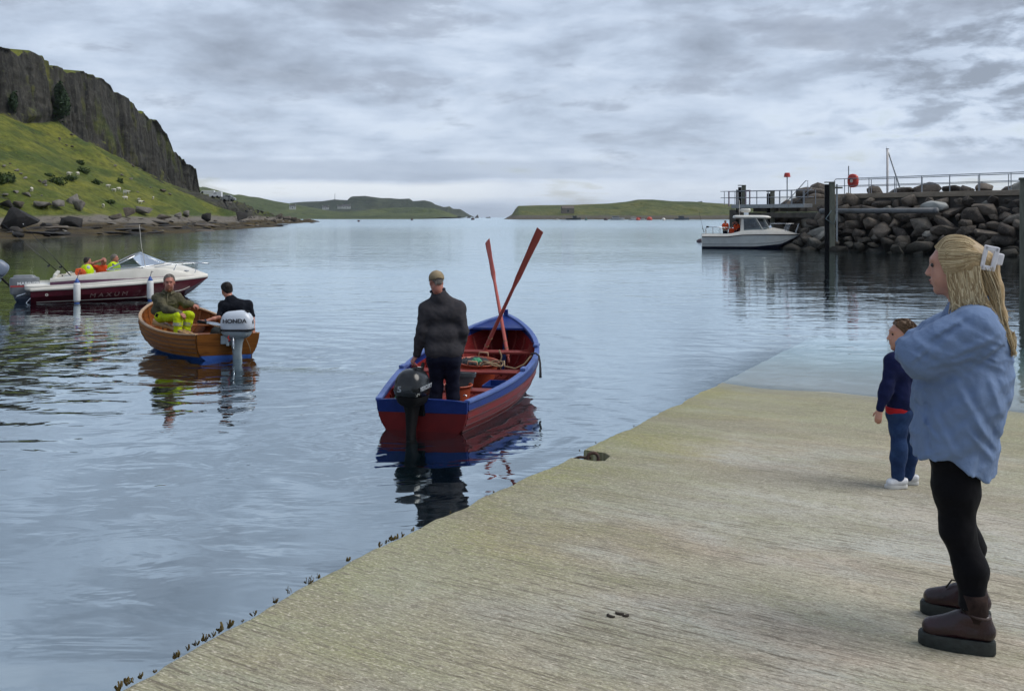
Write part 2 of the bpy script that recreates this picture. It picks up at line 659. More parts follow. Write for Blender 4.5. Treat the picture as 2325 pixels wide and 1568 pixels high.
def water_material():
    m = bpy.data.materials.new('sea_water')
    m.use_nodes = True
    n = NT(m.node_tree)
    P = n.add('ShaderNodeNewGeometry').outputs['Position']
    sp = n.add('ShaderNodeSeparateXYZ', {0: P})
    # wind lanes and slicks: some water is glassy, some ruffled
    lane = n.noise(n.mapping(P, loc=(5, 3, 0), scale=(0.012, 0.045, 1)), 1.0, 3, 0.5)
    ruff = n.mapr(lane, 0.36, 0.64, 0.45, 1.5)
    a = n.noise(n.mapping(P, rot=(0, 0, 0.25), scale=(0.33, 0.62, 1)), 1.0, 2, 0.5, 0.6)
    b = n.noise(n.mapping(P, rot=(0, 0, -0.2), scale=(0.9, 1.9, 1)), 1.0, 3, 0.5, 0.8)
    c = n.noise(n.mapping(P, rot=(0, 0, 0.1), scale=(3.2, 6.5, 1)), 1.0, 2, 0.5, 0.4)
    h = n.math('ADD', n.math('MULTIPLY', a, 0.026), n.math('ADD', n.math('MULTIPLY', b, 0.0135), n.math('MULTIPLY', c, 0.0022)))
    ruff = n.math('MULTIPLY', ruff, n.mapr(sp.outputs[1], 4.0, 16.0, 0.28, 1.05))
    h = n.math('MULTIPLY', h, ruff)
    # broken water thrown out behind the turning dinghy
    tx = n.math('DIVIDE', n.math('ADD', sp.outputs[0], 3.3), 1.25)
    ty = n.math('DIVIDE', n.math('SUBTRACT', sp.outputs[1], n.math('SUBTRACT', 14.3, n.math('MULTIPLY', n.math('ADD', sp.outputs[0], 3.3), 0.22))), 0.28)
    tm = n.math('POWER', 2.718, n.math('MULTIPLY', n.math('ADD', n.math('MULTIPLY', tx, tx), n.math('MULTIPLY', ty, ty)), -1.0))
    tn = n.noise(n.mapping(P, scale=(5.0, 9.0, 1)), 1.0, 3, 0.6, 0.5)
    h = n.math('ADD', h, n.math('MULTIPLY', n.math('MULTIPLY', tm, tn), 0.028))
    # rings running out from the two outboards and the slip
    for (cx, cy, k, amp, r0) in ((-1.0, 10.2, 11.0, 0.0032, 3.2), (-4.75, 15.2, 10.0, 0.0042, 4.0), (-0.3, 13.9, 12.0, 0.003, 2.0), (-6.5, 16.3, 9.0, 0.004, 3.0)):
        dx = n.math('SUBTRACT', sp.outputs[0], cx)
        dy = n.math('SUBTRACT', sp.outputs[1], cy)
        r = n.math('SQRT', n.math('ADD', n.math('MULTIPLY', dx, dx), n.math('MULTIPLY', dy, dy)))
        r = n.math('ADD', r, n.math('MULTIPLY', b, 0.8))
        w = n.math('SINE', n.math('MULTIPLY', r, k))
        e = n.math('POWER', 2.718, n.math('DIVIDE', r, -r0))
        h = n.math('ADD', h, n.math('MULTIPLY', n.math('MULTIPLY', w, e), amp))
    bp = n.add('ShaderNodeBump', {'Height': h, 'Distance': 1.0, 'Strength': 1.0})
    nor = bp.outputs[0]
    gl = n.add('ShaderNodeBsdfGlossy', distribution='MULTI_GGX', ins={'Color': (0.86, 0.95, 0.985), 'Roughness': n.mapr(sp.outputs[1], 18, 260, 0.02, 0.14), 'Normal': nor})
    tr = n.add('ShaderNodeBsdfTransparent', {'Color': (0.80, 0.90, 0.92)})
    # reflection weakened and tint paled over the slip foot so the ramp shows
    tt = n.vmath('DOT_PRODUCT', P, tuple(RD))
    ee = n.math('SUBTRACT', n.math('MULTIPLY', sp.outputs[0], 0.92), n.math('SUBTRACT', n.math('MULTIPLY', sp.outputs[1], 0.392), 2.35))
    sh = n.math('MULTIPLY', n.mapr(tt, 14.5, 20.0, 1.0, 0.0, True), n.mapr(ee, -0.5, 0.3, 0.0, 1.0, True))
    fd = n.add('ShaderNodeLayerWeight', {'Blend': 0.5, 'Normal': nor}).outputs['Facing']
    deep = n.math('ADD', 0.30, n.math('MULTIPLY', n.math('POWER', fd, 2.0), 0.70))
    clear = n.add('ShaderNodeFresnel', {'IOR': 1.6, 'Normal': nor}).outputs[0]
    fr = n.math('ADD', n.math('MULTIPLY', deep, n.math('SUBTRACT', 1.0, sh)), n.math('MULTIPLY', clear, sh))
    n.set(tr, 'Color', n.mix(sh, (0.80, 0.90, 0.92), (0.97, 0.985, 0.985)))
    mx = n.add('ShaderNodeMixShader', {0: fr, 1: tr.outputs[0], 2: gl.outputs[0]})
    va = n.add('ShaderNodeVolumeAbsorption', {'Color': (0.42, 0.68, 0.76), 'Density': 0.22})
    n.add('ShaderNodeOutputMaterial', {'Surface': mx.outputs[0], 'Volume': va.outputs[0]})
    return m


def box_mesh(name, x0, x1, y0, y1, z0, z1):
    mb = MB()
    mb.box(((x0 + x1) / 2, (y0 + y1) / 2, (z0 + z1) / 2), (x1 - x0, y1 - y0, z1 - z0))
    return mb.mesh(name)


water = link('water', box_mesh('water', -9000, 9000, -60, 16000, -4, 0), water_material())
tag(water, kind='structure')
seabed = link('seabed', box_mesh('seabed', -9001, 9001, -61, 16001, -5, -3.2), mat('seabed_mud', (0.016, 0.028, 0.026), (0.008, 0.014, 0.016), 0.3, 0.9, world_co=True))
tag(seabed, kind='structure')

# ------------------------------------------------------------------ slipway
def ramp_z(x, y):
    return 0.92 - SLOPE * (0.5 * x + 0.866 * y)


def ramp_hit(u, v):
    dx, dz = (u - CX) / F, -(v - CY) / F
    Y = (CAMZ - 0.92) / (-dz - SLOPE * (0.5 * dx + 0.866))
    return Vector((dx * Y, Y, ramp_z(dx * Y, Y)))


def slip_material():
    m = bpy.data.materials.new('slip_concrete')
    m.use_nodes = True
    n = NT(m.node_tree)
    P = n.add('ShaderNodeNewGeometry').outputs['Position']
    t = n.vmath('DOT_PRODUCT', P, tuple(RD))
    c = n.vmath('DOT_PRODUCT', P, tuple(RC))
    tc = n.add('ShaderNodeCombineXYZ', {0: c, 1: t, 2: 0.0}).outputs[0]
    # tamped ridges across the slip, broken by wear
    streak = n.noise(n.mapping(tc, scale=(11, 40, 1)), 1.0, 5, 0.62, 0.6)
    streak2 = n.noise(n.mapping(tc, loc=(3, 8, 0), scale=(30, 85, 1)), 1.0, 4, 0.65, 0.4)
    grain = n.noise(n.mapping(tc, scale=(60, 120, 1)), 1.0, 4, 0.7)
    patch = n.noise(n.mapping(tc, scale=(0.55, 0.9, 1)), 1.0, 4, 0.55, 0.5)
    patch2 = n.noise(n.mapping(tc, loc=(9, 4, 0), scale=(0.9, 1.6, 1)), 1.0, 5, 0.6, 0.3)
    base = n.mix(n.mapr(patch, 0.36, 0.62), (0.390, 0.325, 0.258), (0.41, 0.38, 0.318))
    base = n.mix(n.math('MULTIPLY', n.mapr(patch2, 0.44, 0.60), 0.8), base, (0.375, 0.385, 0.35))
    # paler, greyer slab beyond the joint
    s2 = n.math('MULTIPLY', n.mapr(t, 5.43, 5.46), n.mapr(n.math('ADD', t, n.math('MULTIPLY', patch2, 2.5)), 6.6, 8.6, 0.9, 0.1))
    base = n.mix(s2, base, (0.39, 0.405, 0.375))
    # weed and algae: along the water edge and low on the slip
    eg = n.math('SUBTRACT', n.math('MULTIPLY', sp_x(n, P), 0.92), n.math('ADD', n.math('MULTIPLY', sp_y(n, P), 0.392), -2.33 - 0.2))
    wob = n.math('MULTIPLY', n.math('SUBTRACT', patch2, 0.5), 2.6)
    edge = n.mapr(n.math('ADD', eg, wob), 0.05, 1.7, 1.0, 0.0, True)
    lowt = n.mapr(n.math('ADD', t, n.math('MULTIPLY', n.math('SUBTRACT', patch, 0.5), 5.0)), 6.5, 11.0, 0.0, 0.72, True)
    lowt = n.math('MULTIPLY', lowt, n.mapr(t, 12.9, 13.5, 1.0, 0.05))
    edge = n.math('MULTIPLY', edge, n.mapr(t, 2.0, 6.0, 0.5, 1.0))
    alg = n.math('MAXIMUM', edge, lowt)
    alg = n.math('MULTIPLY', alg, n.mapr(streak, 0.30, 0.58, 0.55, 1.0))
    green = n.mix(n.mapr(patch, 0.4, 0.6), (0.215, 0.222, 0.075), (0.130, 0.160, 0.036))
    base = n.mix(n.math('MULTIPLY', alg, 0.95), base, green)
    pk = n.math('MULTIPLY', n.mapr(patch, 0.46, 0.60), 0.55)
    base = n.mix(pk, base, (0.29, 0.28, 0.185))
    spk = n.math('MULTIPLY', n.mapr(n.noise(n.mapping(tc, loc=(1, 3, 0), scale=(1.6, 3.0, 1)), 1.0, 5, 0.7), 0.50, 0.62), n.mapr(streak2, 0.40, 0.55))
    base = n.mix(n.math('MULTIPLY', spk, 0.45), base, (0.20, 0.21, 0.085))
    stain = n.noise(n.mapping(tc, loc=(2, 7, 0), scale=(0.35, 1.1, 1)), 1.0, 6, 0.65, 0.8)
    base = n.mix(n.mapr(stain, 0.34, 0.54, 0.5, 0.0), base, (0.20, 0.175, 0.135))
    # pits and pale aggregate
    base = n.mix(n.mapr(streak, 0.32, 0.50, 0.75, 0.0), base, (0.13, 0.115, 0.085))
    base = n.mix(n.mapr(streak2, 0.54, 0.68, 0.0, 0.7), base, (0.62, 0.57, 0.475))
    base = n.mix(n.mapr(streak2, 0.30, 0.42, 0.55, 0.0), base, (0.12, 0.105, 0.08))
    groove = n.noise(n.mapping(tc, loc=(5, 2, 0), scale=(3.4, 60, 1)), 1.0, 3, 0.6, 0.8)
    gmask = n.mapr(n.noise(n.mapping(tc, scale=(0.7, 0.7, 1)), 1.0, 2), 0.40, 0.55, 0.25, 1.0)
    base = n.mix(n.math('MULTIPLY', n.mapr(groove, 0.36, 0.48, 0.8, 0.0), gmask), base, (0.105, 0.09, 0.066))
    base = n.mix(n.mapr(grain, 0.38, 0.48, 0.6, 0.0), base, (0.14, 0.12, 0.09))
    base = n.mix(n.mapr(grain, 0.56, 0.66, 0.0, 0.45), base, (0.64, 0.60, 0.51))
    # wet near the waterline
    wet = n.mapr(n.math('ADD', t, n.math('MULTIPLY', patch2, 0.8)), 12.4, 13.3, 0.0, 1.0, True)
    base = n.mix(n.mapr(t, 12.95, 13.5, 0.0, 0.8), base, (0.60, 0.60, 0.55))
    col = n.mix(n.math('MULTIPLY', n.math('MULTIPLY', wet, n.mapr(t, 13.0, 13.4, 1.0, 0.0)), 0.25), base, (0.16, 0.15, 0.11))
    col = n.mix(1.0, col, (1.20, 1.18, 1.14), 'MULTIPLY')
    hgt = n.math('ADD', n.math('ADD', n.math('MULTIPLY', streak, 0.012), n.math('MULTIPLY', groove, 0.014)), n.math('ADD', n.math('MULTIPLY', streak2, 0.006), n.math('MULTIPLY', grain, 0.003)))
    bp = n.add('ShaderNodeBump', {'Height': hgt, 'Distance': 1.0, 'Strength': 0.9})
    b = n.add('ShaderNodeBsdfPrincipled', {'Base Color': col, 'Roughness': n.mapr(wet, 0, 1, 0.85, 0.35), 'Normal': bp.outputs[0], 'Specular IOR Level': 0.35})
    n.add('ShaderNodeOutputMaterial', {'Surface': b.outputs[0]})
    return m


def sp_x(n, P):
    return n.add('ShaderNodeSeparateXYZ', {0: P}).outputs[0]


def sp_y(n, P):
    return n.add('ShaderNodeSeparateXYZ', {0: P}).outputs[1]


SLIP = slip_material()
slipway = tag(empty('slipway', (0, 0, 0)), kind='structure')
_edge_uv = [(265, 1568), (430, 1475), (610, 1372), (785, 1280), (960, 1190), (1160, 1098), (1292, 1037), (1480, 945), (1640, 865)]
_edge = [ramp_hit(u, v) for u, v in _edge_uv]
_dir0 = (_edge[0] - _edge[2]).normalized()
_dir1 = (_edge[-1] - _edge[-3]).normalized()
_edge = [_edge[0] + _dir0 * 7] + _edge + [_edge[-1] + _dir1 * 14]
ET = [p.dot(RD) for p in _edge]
EC = [p.dot(RC) for p in _edge]
_nt = ramp_hit(1318, 1030).dot(RD)           # the mooring recess bitten out of the edge
NOTCH0, NOTCH1, NOTCHC = _nt - 0.17, _nt + 0.20, 0.27


def edge_c(t):
    c = float(np.interp(t, ET, EC))
    return c + 0.022 * float(fbm(t * 2.3, 0.5, 0, 5, 5, 0.6))


def tc_xyz(t, c, dz=0.0):
    p = RD * t + RC * c
    return Vector((p.x, p.y, ramp_z(p.x, p.y) + dz))


def slab(t0, t1, lift=0.0):
    ts = list(np.arange(t0, t1, 0.07)) + [t1]
    if t0 < NOTCH0 < t1:
        ts = sorted([t for t in ts if not (NOTCH0 - 0.06 < t < NOTCH1 + 0.06)] + [NOTCH0 - 0.004, NOTCH0, NOTCH0 + 0.08, NOTCH1 - 0.08, NOTCH1, NOTCH1 + 0.004])
    cs = [0, 0.004, 0.02, 0.05, 0.12, 0.3, 0.6, 1, 1.5, 2.2, 3, 4, 5, 6.5, 8, 10, 12, 14]
    rows = []
    for t in ts:
        e = edge_c(t)
        if NOTCH0 <= t <= NOTCH1:
            e += NOTCHC * (0.75 if (t < NOTCH0 + 0.05 or t > NOTCH1 - 0.05) else 1.0)
        row = [tc_xyz(t, e + 0.03, -1.6), tc_xyz(t, e, -0.03), tc_xyz(t, e + 0.006, -0.008)]
        for c in cs[2:]:
            row.append(tc_xyz(t, e + c, lift + 0.004 * float(fbm(t * 0.9, (e + c) * 0.9, 0, 3, 9)) + 0.016 * float(sstep(9.5, 12.5, t)) * float(fbm(t * 0.35, (e + c) * 0.6, 0, 3, 14))))
        row.append(tc_xyz(t, e + 14, -1.6))
        rows.append([tuple(p) for p in row])
    mb = MB()
    mb.grid(np.array(rows), flip=False)
    k = len(rows[0])
    m = len(rows)
    mb.f.append(tuple(range(k)))
    mb.f.append(tuple((m - 1) * k + i for i in range(k - 1, -1, -1)))
    return mb.build('concrete_slab', SLIP, slipway, angle=40)


for a, b, l in ((-4.0, 0.6, 0.002), (0.606, 5.44, 0.0), (5.452, 10.1, -0.006), (10.108, 15.6, -0.008), (15.61, 27.0, -0.01)):
    slab(a, b, l)
_nm = MB()
_nc = edge_c(_nt)
_fl = [tc_xyz(NOTCH0 - 0.02, _nc - 0.0, -0.10), tc_xyz(NOTCH1 + 0.02, _nc - 0.0, -0.10), tc_xyz(NOTCH1 + 0.02, _nc + NOTCHC + 0.1, -0.06), tc_xyz(NOTCH0 - 0.02, _nc + NOTCHC + 0.1, -0.06)]
_nm.raw(_fl + [p - Vector((0, 0, 0.6)) for p in _fl], [(0, 1, 2, 3), (7, 6, 5, 4), (0, 4, 5, 1), (1, 5, 6, 2), (2, 6, 7, 3), (3, 7, 4, 0)])
_nm.build('recess_floor', mat('algae_green', (0.11, 0.12, 0.03), (0.05, 0.05, 0.025), 14, 0.8, 0.01), slipway)


# ------------------------------------------------------------------ land
def land_material(name, g1, g2, g3, rock, rock2, cut=0.62, shore_z=2.6, shore=None, scale=0.12, talus=False):
    m = bpy.data.materials.new(name)
    m.use_nodes = True
    n = NT(m.node_tree)
    geo = n.add('ShaderNodeNewGeometry')
    P = geo.outputs['Position']
    nz = n.add('ShaderNodeSeparateXYZ', {0: geo.outputs['True Normal']}).outputs[2]
    z = n.add('ShaderNodeSeparateXYZ', {0: P}).outputs[2]
    a = n.noise(n.mapping(P, scale=(scale, scale * 0.6, scale)), 1.0, 5, 0.6, 0.6)
    b = n.noise(n.mapping(P, loc=(7, 3, 1), scale=(scale * 5, scale * 5, scale * 5)), 1.0, 5, 0.65)
    c = n.noise(n.mapping(P, loc=(2, 9, 4), scale=(scale * 0.5, scale * 0.28, scale)), 1.0, 3, 0.6, 0.8)
    g = n.mix(n.mapr(a, 0.38, 0.60), g1, g2)
    g = n.mix(n.mapr(c, 0.48, 0.62), g, g3)
    g = n.mix(n.mapr(b, 0.36, 0.58, 0.62, 0.0), g, tuple(0.42 * q for q in g1))
    fine = n.noise(n.mapping(P, loc=(4, 1, 8), scale=(scale * 11, scale * 16, scale * 22)), 1.0, 4, 0.7, 0.6)
    g = n.mix(n.mapr(fine, 0.30, 0.46, 0.55, 0.0), g, tuple(0.40 * q for q in g3))
    g = n.mix(n.mapr(fine, 0.56, 0.70, 0.0, 0.45), g, tuple(min(1, 1.5 * q) for q in g2))
    vs = n.noise(n.mapping(P, scale=(scale * 7, scale * 7, scale * 0.6)), 1.0, 6, 0.65, 0.3)
    r = n.mix(n.mapr(vs, 0.35, 0.65), rock, rock2)
    r = n.mix(n.mapr(n.noise(n.mapping(P, scale=(scale * 14,) * 3), 1.0, 4, 0.7), 0.55, 0.75, 0, 0.5), r, tuple(min(1, 2.6 * q) for q in rock2))
    f = n.mapr(n.math('ADD', nz, n.math('MULTIPLY', n.math('SUBTRACT', b, 0.5), 0.7)), cut - 0.09, cut + 0.09, 1.0, 0.0)
    # ledges of the crag are grown over in places
    f = n.math('MULTIPLY', f, n.mapr(n.noise(n.mapping(P, loc=(1, 2, 3), scale=(scale * 1.3, scale * 1.3, scale * 0.55)), 1.0, 5, 0.65), 0.54, 0.66, 1.0, 0.40))
    if talus:
        sx, sy = n.add('ShaderNodeSeparateXYZ', {0: P}).outputs[:2]
        tw = n.math('MULTIPLY', n.math('SUBTRACT', b, 0.5), 14.0)
        tm = n.math('MULTIPLY', n.mapr(n.math('ADD', sy, tw), 240, 252), n.mapr(n.math('ADD', sx, n.math('MULTIPLY', tw, 0.6)), -95, -89))
        f = n.math('MAXIMUM', f, n.math('MULTIPLY', tm, 0.95))
    col = n.mix(f, g, r)
    if shore is not None:
        zz = n.math('ADD', z, n.math('MULTIPLY', n.math('SUBTRACT', n.noise(n.mapping(P, scale=(0.12, 0.05, 0.1)), 1.0, 4), 0.5), 2.4))
        sr = n.mix(n.mapr(n.noise(n.mapping(P, scale=(0.35, 0.12, 2.5)), 1.0, 5, 0.65, 0.5), 0.4, 0.6), shore[0], shore[1])
        sr = n.mix(n.mapr(zz, shore_z * 0.40, shore_z * 0.62), sr, shore[2])
        sr = n.mix(n.mapr(n.noise(n.mapping(P, scale=(1.2, 0.9, 3)), 1.0, 4, 0.7), 0.34, 0.46, 0.7, 0.0), sr, (0.02, 0.019, 0.018))
        col = n.mix(n.mapr(zz, shore_z - 0.25, shore_z + 0.25), sr, col)
    bp = n.add('ShaderNodeBump', {'Height': n.math('ADD', b, n.math('MULTIPLY', vs, 1.0)), 'Distance': 0.06 / scale, 'Strength': 0.7})
    s = n.add('ShaderNodeBsdfPrincipled', {'Base Color': col, 'Roughness': 0.9, 'Specular IOR Level': 0.2, 'Normal': bp.outputs[0]})
    n.add('ShaderNodeOutputMaterial', {'Surface': s.outputs[0]})
    return m


HILL_MAT = land_material('hillside_grass', (0.075, 0.098, 0.018), (0.150, 0.155, 0.026), (0.050, 0.075, 0.018), (0.013, 0.0135, 0.013), (0.056, 0.054, 0.047),
                         shore=((0.075, 0.055, 0.022), (0.035, 0.029, 0.021), (0.15, 0.135, 0.115)), scale=0.12, talus=True)

PY = [(40, 22), (150, 22), (192, 23.9), (200, 23.6), (220, 24), (238, 20.6), (256, 17), (273, 14), (293, 11), (301, 9.4), (330, 7.0), (360, 3.6), (420, 0.6), (470, -2)]
PT = [(40, 34), (150, 36), (190, 38), (206, 39.7), (219, 39.3), (228, 38.6), (240, 40), (260, 36), (275, 33), (290, 28.8), (295, 24.3), (308, 20.8), (318, 19), (323, 10.7), (330, 7.6), (360, 3.8), (420, 0.8), (470, -2)]
PS = [(40, -52), (96, -54), (116, -53.4), (130, -56), (136, -49.5), (188, -55.5), (241, -59.5), (246, -71), (300, -82), (380, -88), (454, -95.5), (470, -112)]
P3 = [(40, 2.4), (235, 2.4), (250, 6.3), (270, 7.7), (300, 7.6), (330, 6.0), (355, 3.8), (380, 2.2), (430, 0.7), (454, 0.2), (470, -2)]


def hill_grid():
    ys = np.arange(60, 470, 0.55)
    fr = np.concatenate([np.linspace(0, 1, 8, endpoint=False), 1 + np.linspace(0, 1, 14, endpoint=False), 2 + np.linspace(0, 1, 12, endpoint=False),
                         3 + np.linspace(0, 1, 64, endpoint=False), 4 + np.linspace(0, 1, 64, endpoint=False), 5 + np.linspace(0, 1, 14, endpoint=False), 6 + np.linspace(0, 1, 3)])
    Yg, Wg = np.meshgrid(ys, fr, indexing='ij')
    xs, zb, zt, z3 = interp(ys, PS), interp(ys, PY), interp(ys, PT), interp(ys, P3)
    xs = xs + 1.3 * fbm(ys * 0.12, 0.3, 0, 3, 21)
    zt = zt + 1.0 * fbm(ys * 0.22, 0.3, 0, 5, 22, 0.6)
    zb = zb + 0.8 * fbm(ys * 0.08, 0.3, 0, 3, 23)
    wide = np.where(ys > 243, 10, 14)
    xb = -108 + 2.2 * fbm(ys * 0.05, 3.3, 0, 3, 24)
    xb = np.minimum(xb, xs - wide - 8)
    xt = xb - 1.5 - np.maximum(zt - zb, 0) * 0.07
    CXs = np.stack([xs + 22, xs, xs - wide * 0.62, xs - wide, xb, xt, xt - 60, xt - 300], -1)
    CZs = np.stack([0 * xs - 3, 0 * xs, 0.35 + 0.22 * z3, z3, zb, zt, zt + 5 * sstep(330, 250, ys), zt + 2], -1)
    i = np.minimum(np.floor(Wg).astype(int), 6)
    f = Wg - i
    r = np.arange(len(ys))[:, None]
    ff = np.where(i == 3, f ** 1.12, f)
    X = CXs[r, i] * (1 - f) + CXs[r, i + 1] * f
    Z = CZs[r, i] * (1 - ff) + CZs[r, i + 1] * ff
    # relief
    slope = (i == 3)
    cliff = (i == 4)
    env = np.where(slope, np.minimum(f, 0.12) / 0.12, 0)
    Z = Z + env * (0.9 * fbm(X * 0.07, Yg * 0.07, 0, 4, 31) + 0.22 * fbm(X * 0.5, Yg * 0.5, 0, 3, 32))
    fore = (i == 1) | (i == 2)
    ter = fbm(X * 0.22, Yg * 0.06, 0, 4, 33)
    Z = Z + np.where(fore, np.sin(np.clip((Wg - 1) / 2, 0, 1) * math.pi) * (0.55 * np.round(ter * 3) / 3 + 0.25 * fbm(X, Yg * 0.6, 0, 3, 34)), 0)
    rocky = np.where((Yg > 243) & ((i == 1) | (i == 2)), 1.0, 0)
    Z = Z + rocky * 0.9 * np.abs(fbm(X * 0.45, Yg * 0.45, 0, 4, 36)) * sstep(1.0, 1.3, Wg)
    ce = np.where(cliff, np.clip(f / 0.1, 0, 1) * (1 - 0.5 * f), 0) * sstep(1.5, 7, (zt - zb))[:, None]
    col = np.abs(fbm(Yg * 0.17, Z * 0.008, 0, 3, 41))
    butt = fbm(Yg * 0.045, Z * 0.02, 0, 3, 42)
    joint = np.abs(fbm(Yg * 0.6, Z * 0.03, 0, 3, 43))
    rough_ = fbm(Yg * 0.9, Z * 0.7, 0, 3, 44)
    X = X + ce * (3.6 * butt - 5.0 * np.maximum(0.42 - col, 0) - 2.6 * np.maximum(0.25 - joint, 0) * 2 + 0.35 * rough_)
    return np.stack([X, Yg, Z], -1)


HG = hill_grid()
hill = link('hillside', grid_mesh('hillside', HG, flip=True), HILL_MAT, smooth=False)
tag(hill, kind='structure')
HILL_YS = HG[:, 0, 1]


def hill_point(y, w):
    """point on the hillside at distance y along the coast and section coordinate w (3..4 grass, 1..3 shore)"""
    i = int(np.clip(np.searchsorted(HILL_YS, y), 1, len(HILL_YS) - 2))
    fr = [8, 14, 12, 64, 64, 14, 3]
    k = int(w)
    j = sum(fr[:k]) + int((w - k) * fr[k])
    return Vector(HG[i, j])


def hill_ray(u, v):
    """where the ray through (u, v) meets the hillside"""
    d = np.array([(u - CX) / F, 1.0, -(v - CY) / F])
    pu = CX + F * HG[..., 0] / HG[..., 1]
    pv = CY - F * (HG[..., 2] - CAMZ) / HG[..., 1]
    dist = (pu - u) ** 2 + (pv - v) ** 2
    dist = dist + HG[..., 1] * 0.02
    k = np.unravel_index(np.argmin(dist), dist.shape)
    return Vector(HG[k])


def far_land(name, pts, Yr, Yf, depth, material, detail=1.0, prof=1.0, seed=1, cliff=0.0, nx=420, nw=60, rough=0.05):
    us = np.linspace(pts[0][0], pts[-1][0], nx)
    top = CAMZ - (interp(us, pts) - CY) / F * Yr
    X = (us - CX) / F * Yr
    ws = np.linspace(0, 1.5, nw)
    Wg, Xg = np.meshgrid(ws, X, indexing='ij')
    T = np.broadcast_to(top, Wg.shape)
    w1 = np.clip(Wg, 0, 1)
    p = np.where(w1 < 0.72, 0.42 * (w1 / 0.72) ** prof, 0.42 + 0.58 * sstep(0.72, 1.0, w1)) if cliff else w1 ** prof
    back = np.clip((Wg - 1) / 0.5, 0, 1)
    Y = Yf + (Yr - Yf) * w1 + depth * back
    Y = Y + 0.10 * (Yr - Yf) * fbm(Xg / (Yr * 0.03), Wg * 2, 0, 3, seed) * np.sin(np.clip(Wg, 0, 1) * math.pi)
    Z = T * p * (1 - 0.6 * back)
    Z = Z + T * rough * fbm(Xg / (Yr * 0.012), Wg * 9, 0, 4, seed + 5) * np.sin(np.clip(Wg, 0, 1) * math.pi) * detail
    Z = np.where(Wg <= 0, -2.0, Z)
    G = np.stack([Xg * (1 - 0.0 * Wg), Y, Z], -1)
    o = link(name, grid_mesh(name, G, flip=True), material)
    return tag(o, kind='structure')


FAR_A = land_material('far_grass', (0.060, 0.082, 0.026), (0.095, 0.115, 0.036), (0.045, 0.062, 0.026), (0.045, 0.045, 0.04), (0.07, 0.068, 0.058), cut=0.25, scale=0.012)
FAR_B = land_material('headland_cover', (0.028, 0.04, 0.024), (0.05, 0.062, 0.034), (0.036, 0.05, 0.03), (0.045, 0.042, 0.042), (0.085, 0.078, 0.07), cut=0.45, scale=0.010)
ISL = land_material('island_turf', (0.075, 0.095, 0.022), (0.13, 0.13, 0.035), (0.055, 0.075, 0.02), (0.035, 0.032, 0.028), (0.06, 0.052, 0.042), cut=0.50, scale=0.03,
                    shore_z=4.2, shore=((0.06, 0.05, 0.035), (0.10, 0.085, 0.06), (0.09, 0.08, 0.06)))

far_land('far_hill', [(330, 440), (400, 425), (430, 417.5), (446, 426), (456, 429), (461, 423), (467, 427), (475, 427), (490, 434), (506, 437), (524, 443), (543, 441), (560, 445), (580, 447), (619, 456), (657, 462),
                      (699, 474), (760, 480), (860, 483), (960, 484.5), (990, 489), (1010, 493)], 1500, 1050, 500, FAR_A, prof=1.5, seed=3, rough=0.10)
far_land('headland', [(640, 466), (661, 461), (687, 458.5), (732, 457), (759, 453), (790, 455), (797, 447.5), (801, 446), (829, 445), (867, 450), (885, 450), (906, 452), (929, 451), (938, 457), (950, 456), (964, 455),
                      (980, 459), (987, 464), (1006, 470), (1013, 470), (1020, 468.5), (1025, 474), (1045, 475), (1052, 482), (1059, 492.5)], 2300, 1900, 500, FAR_B, prof=1.2, seed=8, cliff=1.0, rough=0.06)
far_land('headland_pasture', [(690, 486), (760, 482), (820, 478), (880, 472), (940, 470), (985, 473), (1010, 480), (1030, 487), (1040, 491)], 1880, 1760, 200, FAR_A, prof=1.0, seed=12, rough=0.08)
far_land('island', [(1146, 496.5), (1152, 493), (1162, 487), (1170, 474), (1176, 467.5), (1223, 466), (1302, 465), (1382, 462), (1421, 458), (1448, 453), (1482, 453), (1527, 457), (1566, 457.5), (1667, 464), (1800, 465), (1900, 466), (2050, 470)],
         1150, 960, 240, ISL, prof=0.8, seed=15, cliff=0, rough=0.05)
far_land('far_island', [(1560, 459), (1572, 461), (1580, 458), (1593, 455.5), (1596, 463), (1598, 470)], 2400, 2330, 80, FAR_B, seed=19, nx=60, nw=20)
# ------------------------------------------------------------------ boats
def superring(c, ax, ay, p=2.6, n=28):
    c, ax, ay = Vector(c), Vector(ax), Vector(ay)
    out = []
    for k in range(n):
        t = 2 * math.pi * k / n
        ct, st = math.cos(t), math.sin(t)
        out.append(c + ax * math.copysign(abs(ct) ** (2 / p), ct) + ay * math.copysign(abs(st) ** (2 / p), st))
    return out


def loft(mb, rings, cap=True):
    n = len(rings[0])
    vs = [p for r in rings for p in r]
    fs = []
    for i in range(len(rings) - 1):
        for k in range(n):
            fs.append((i * n + k, i * n + (k + 1) % n, (i + 1) * n + (k + 1) % n, (i + 1) * n + k))
    if cap:
        fs.append(tuple(range(n - 1, -1, -1)))
        fs.append(tuple((len(rings) - 1) * n + k for k in range(n)))
    return mb.raw(vs, fs)


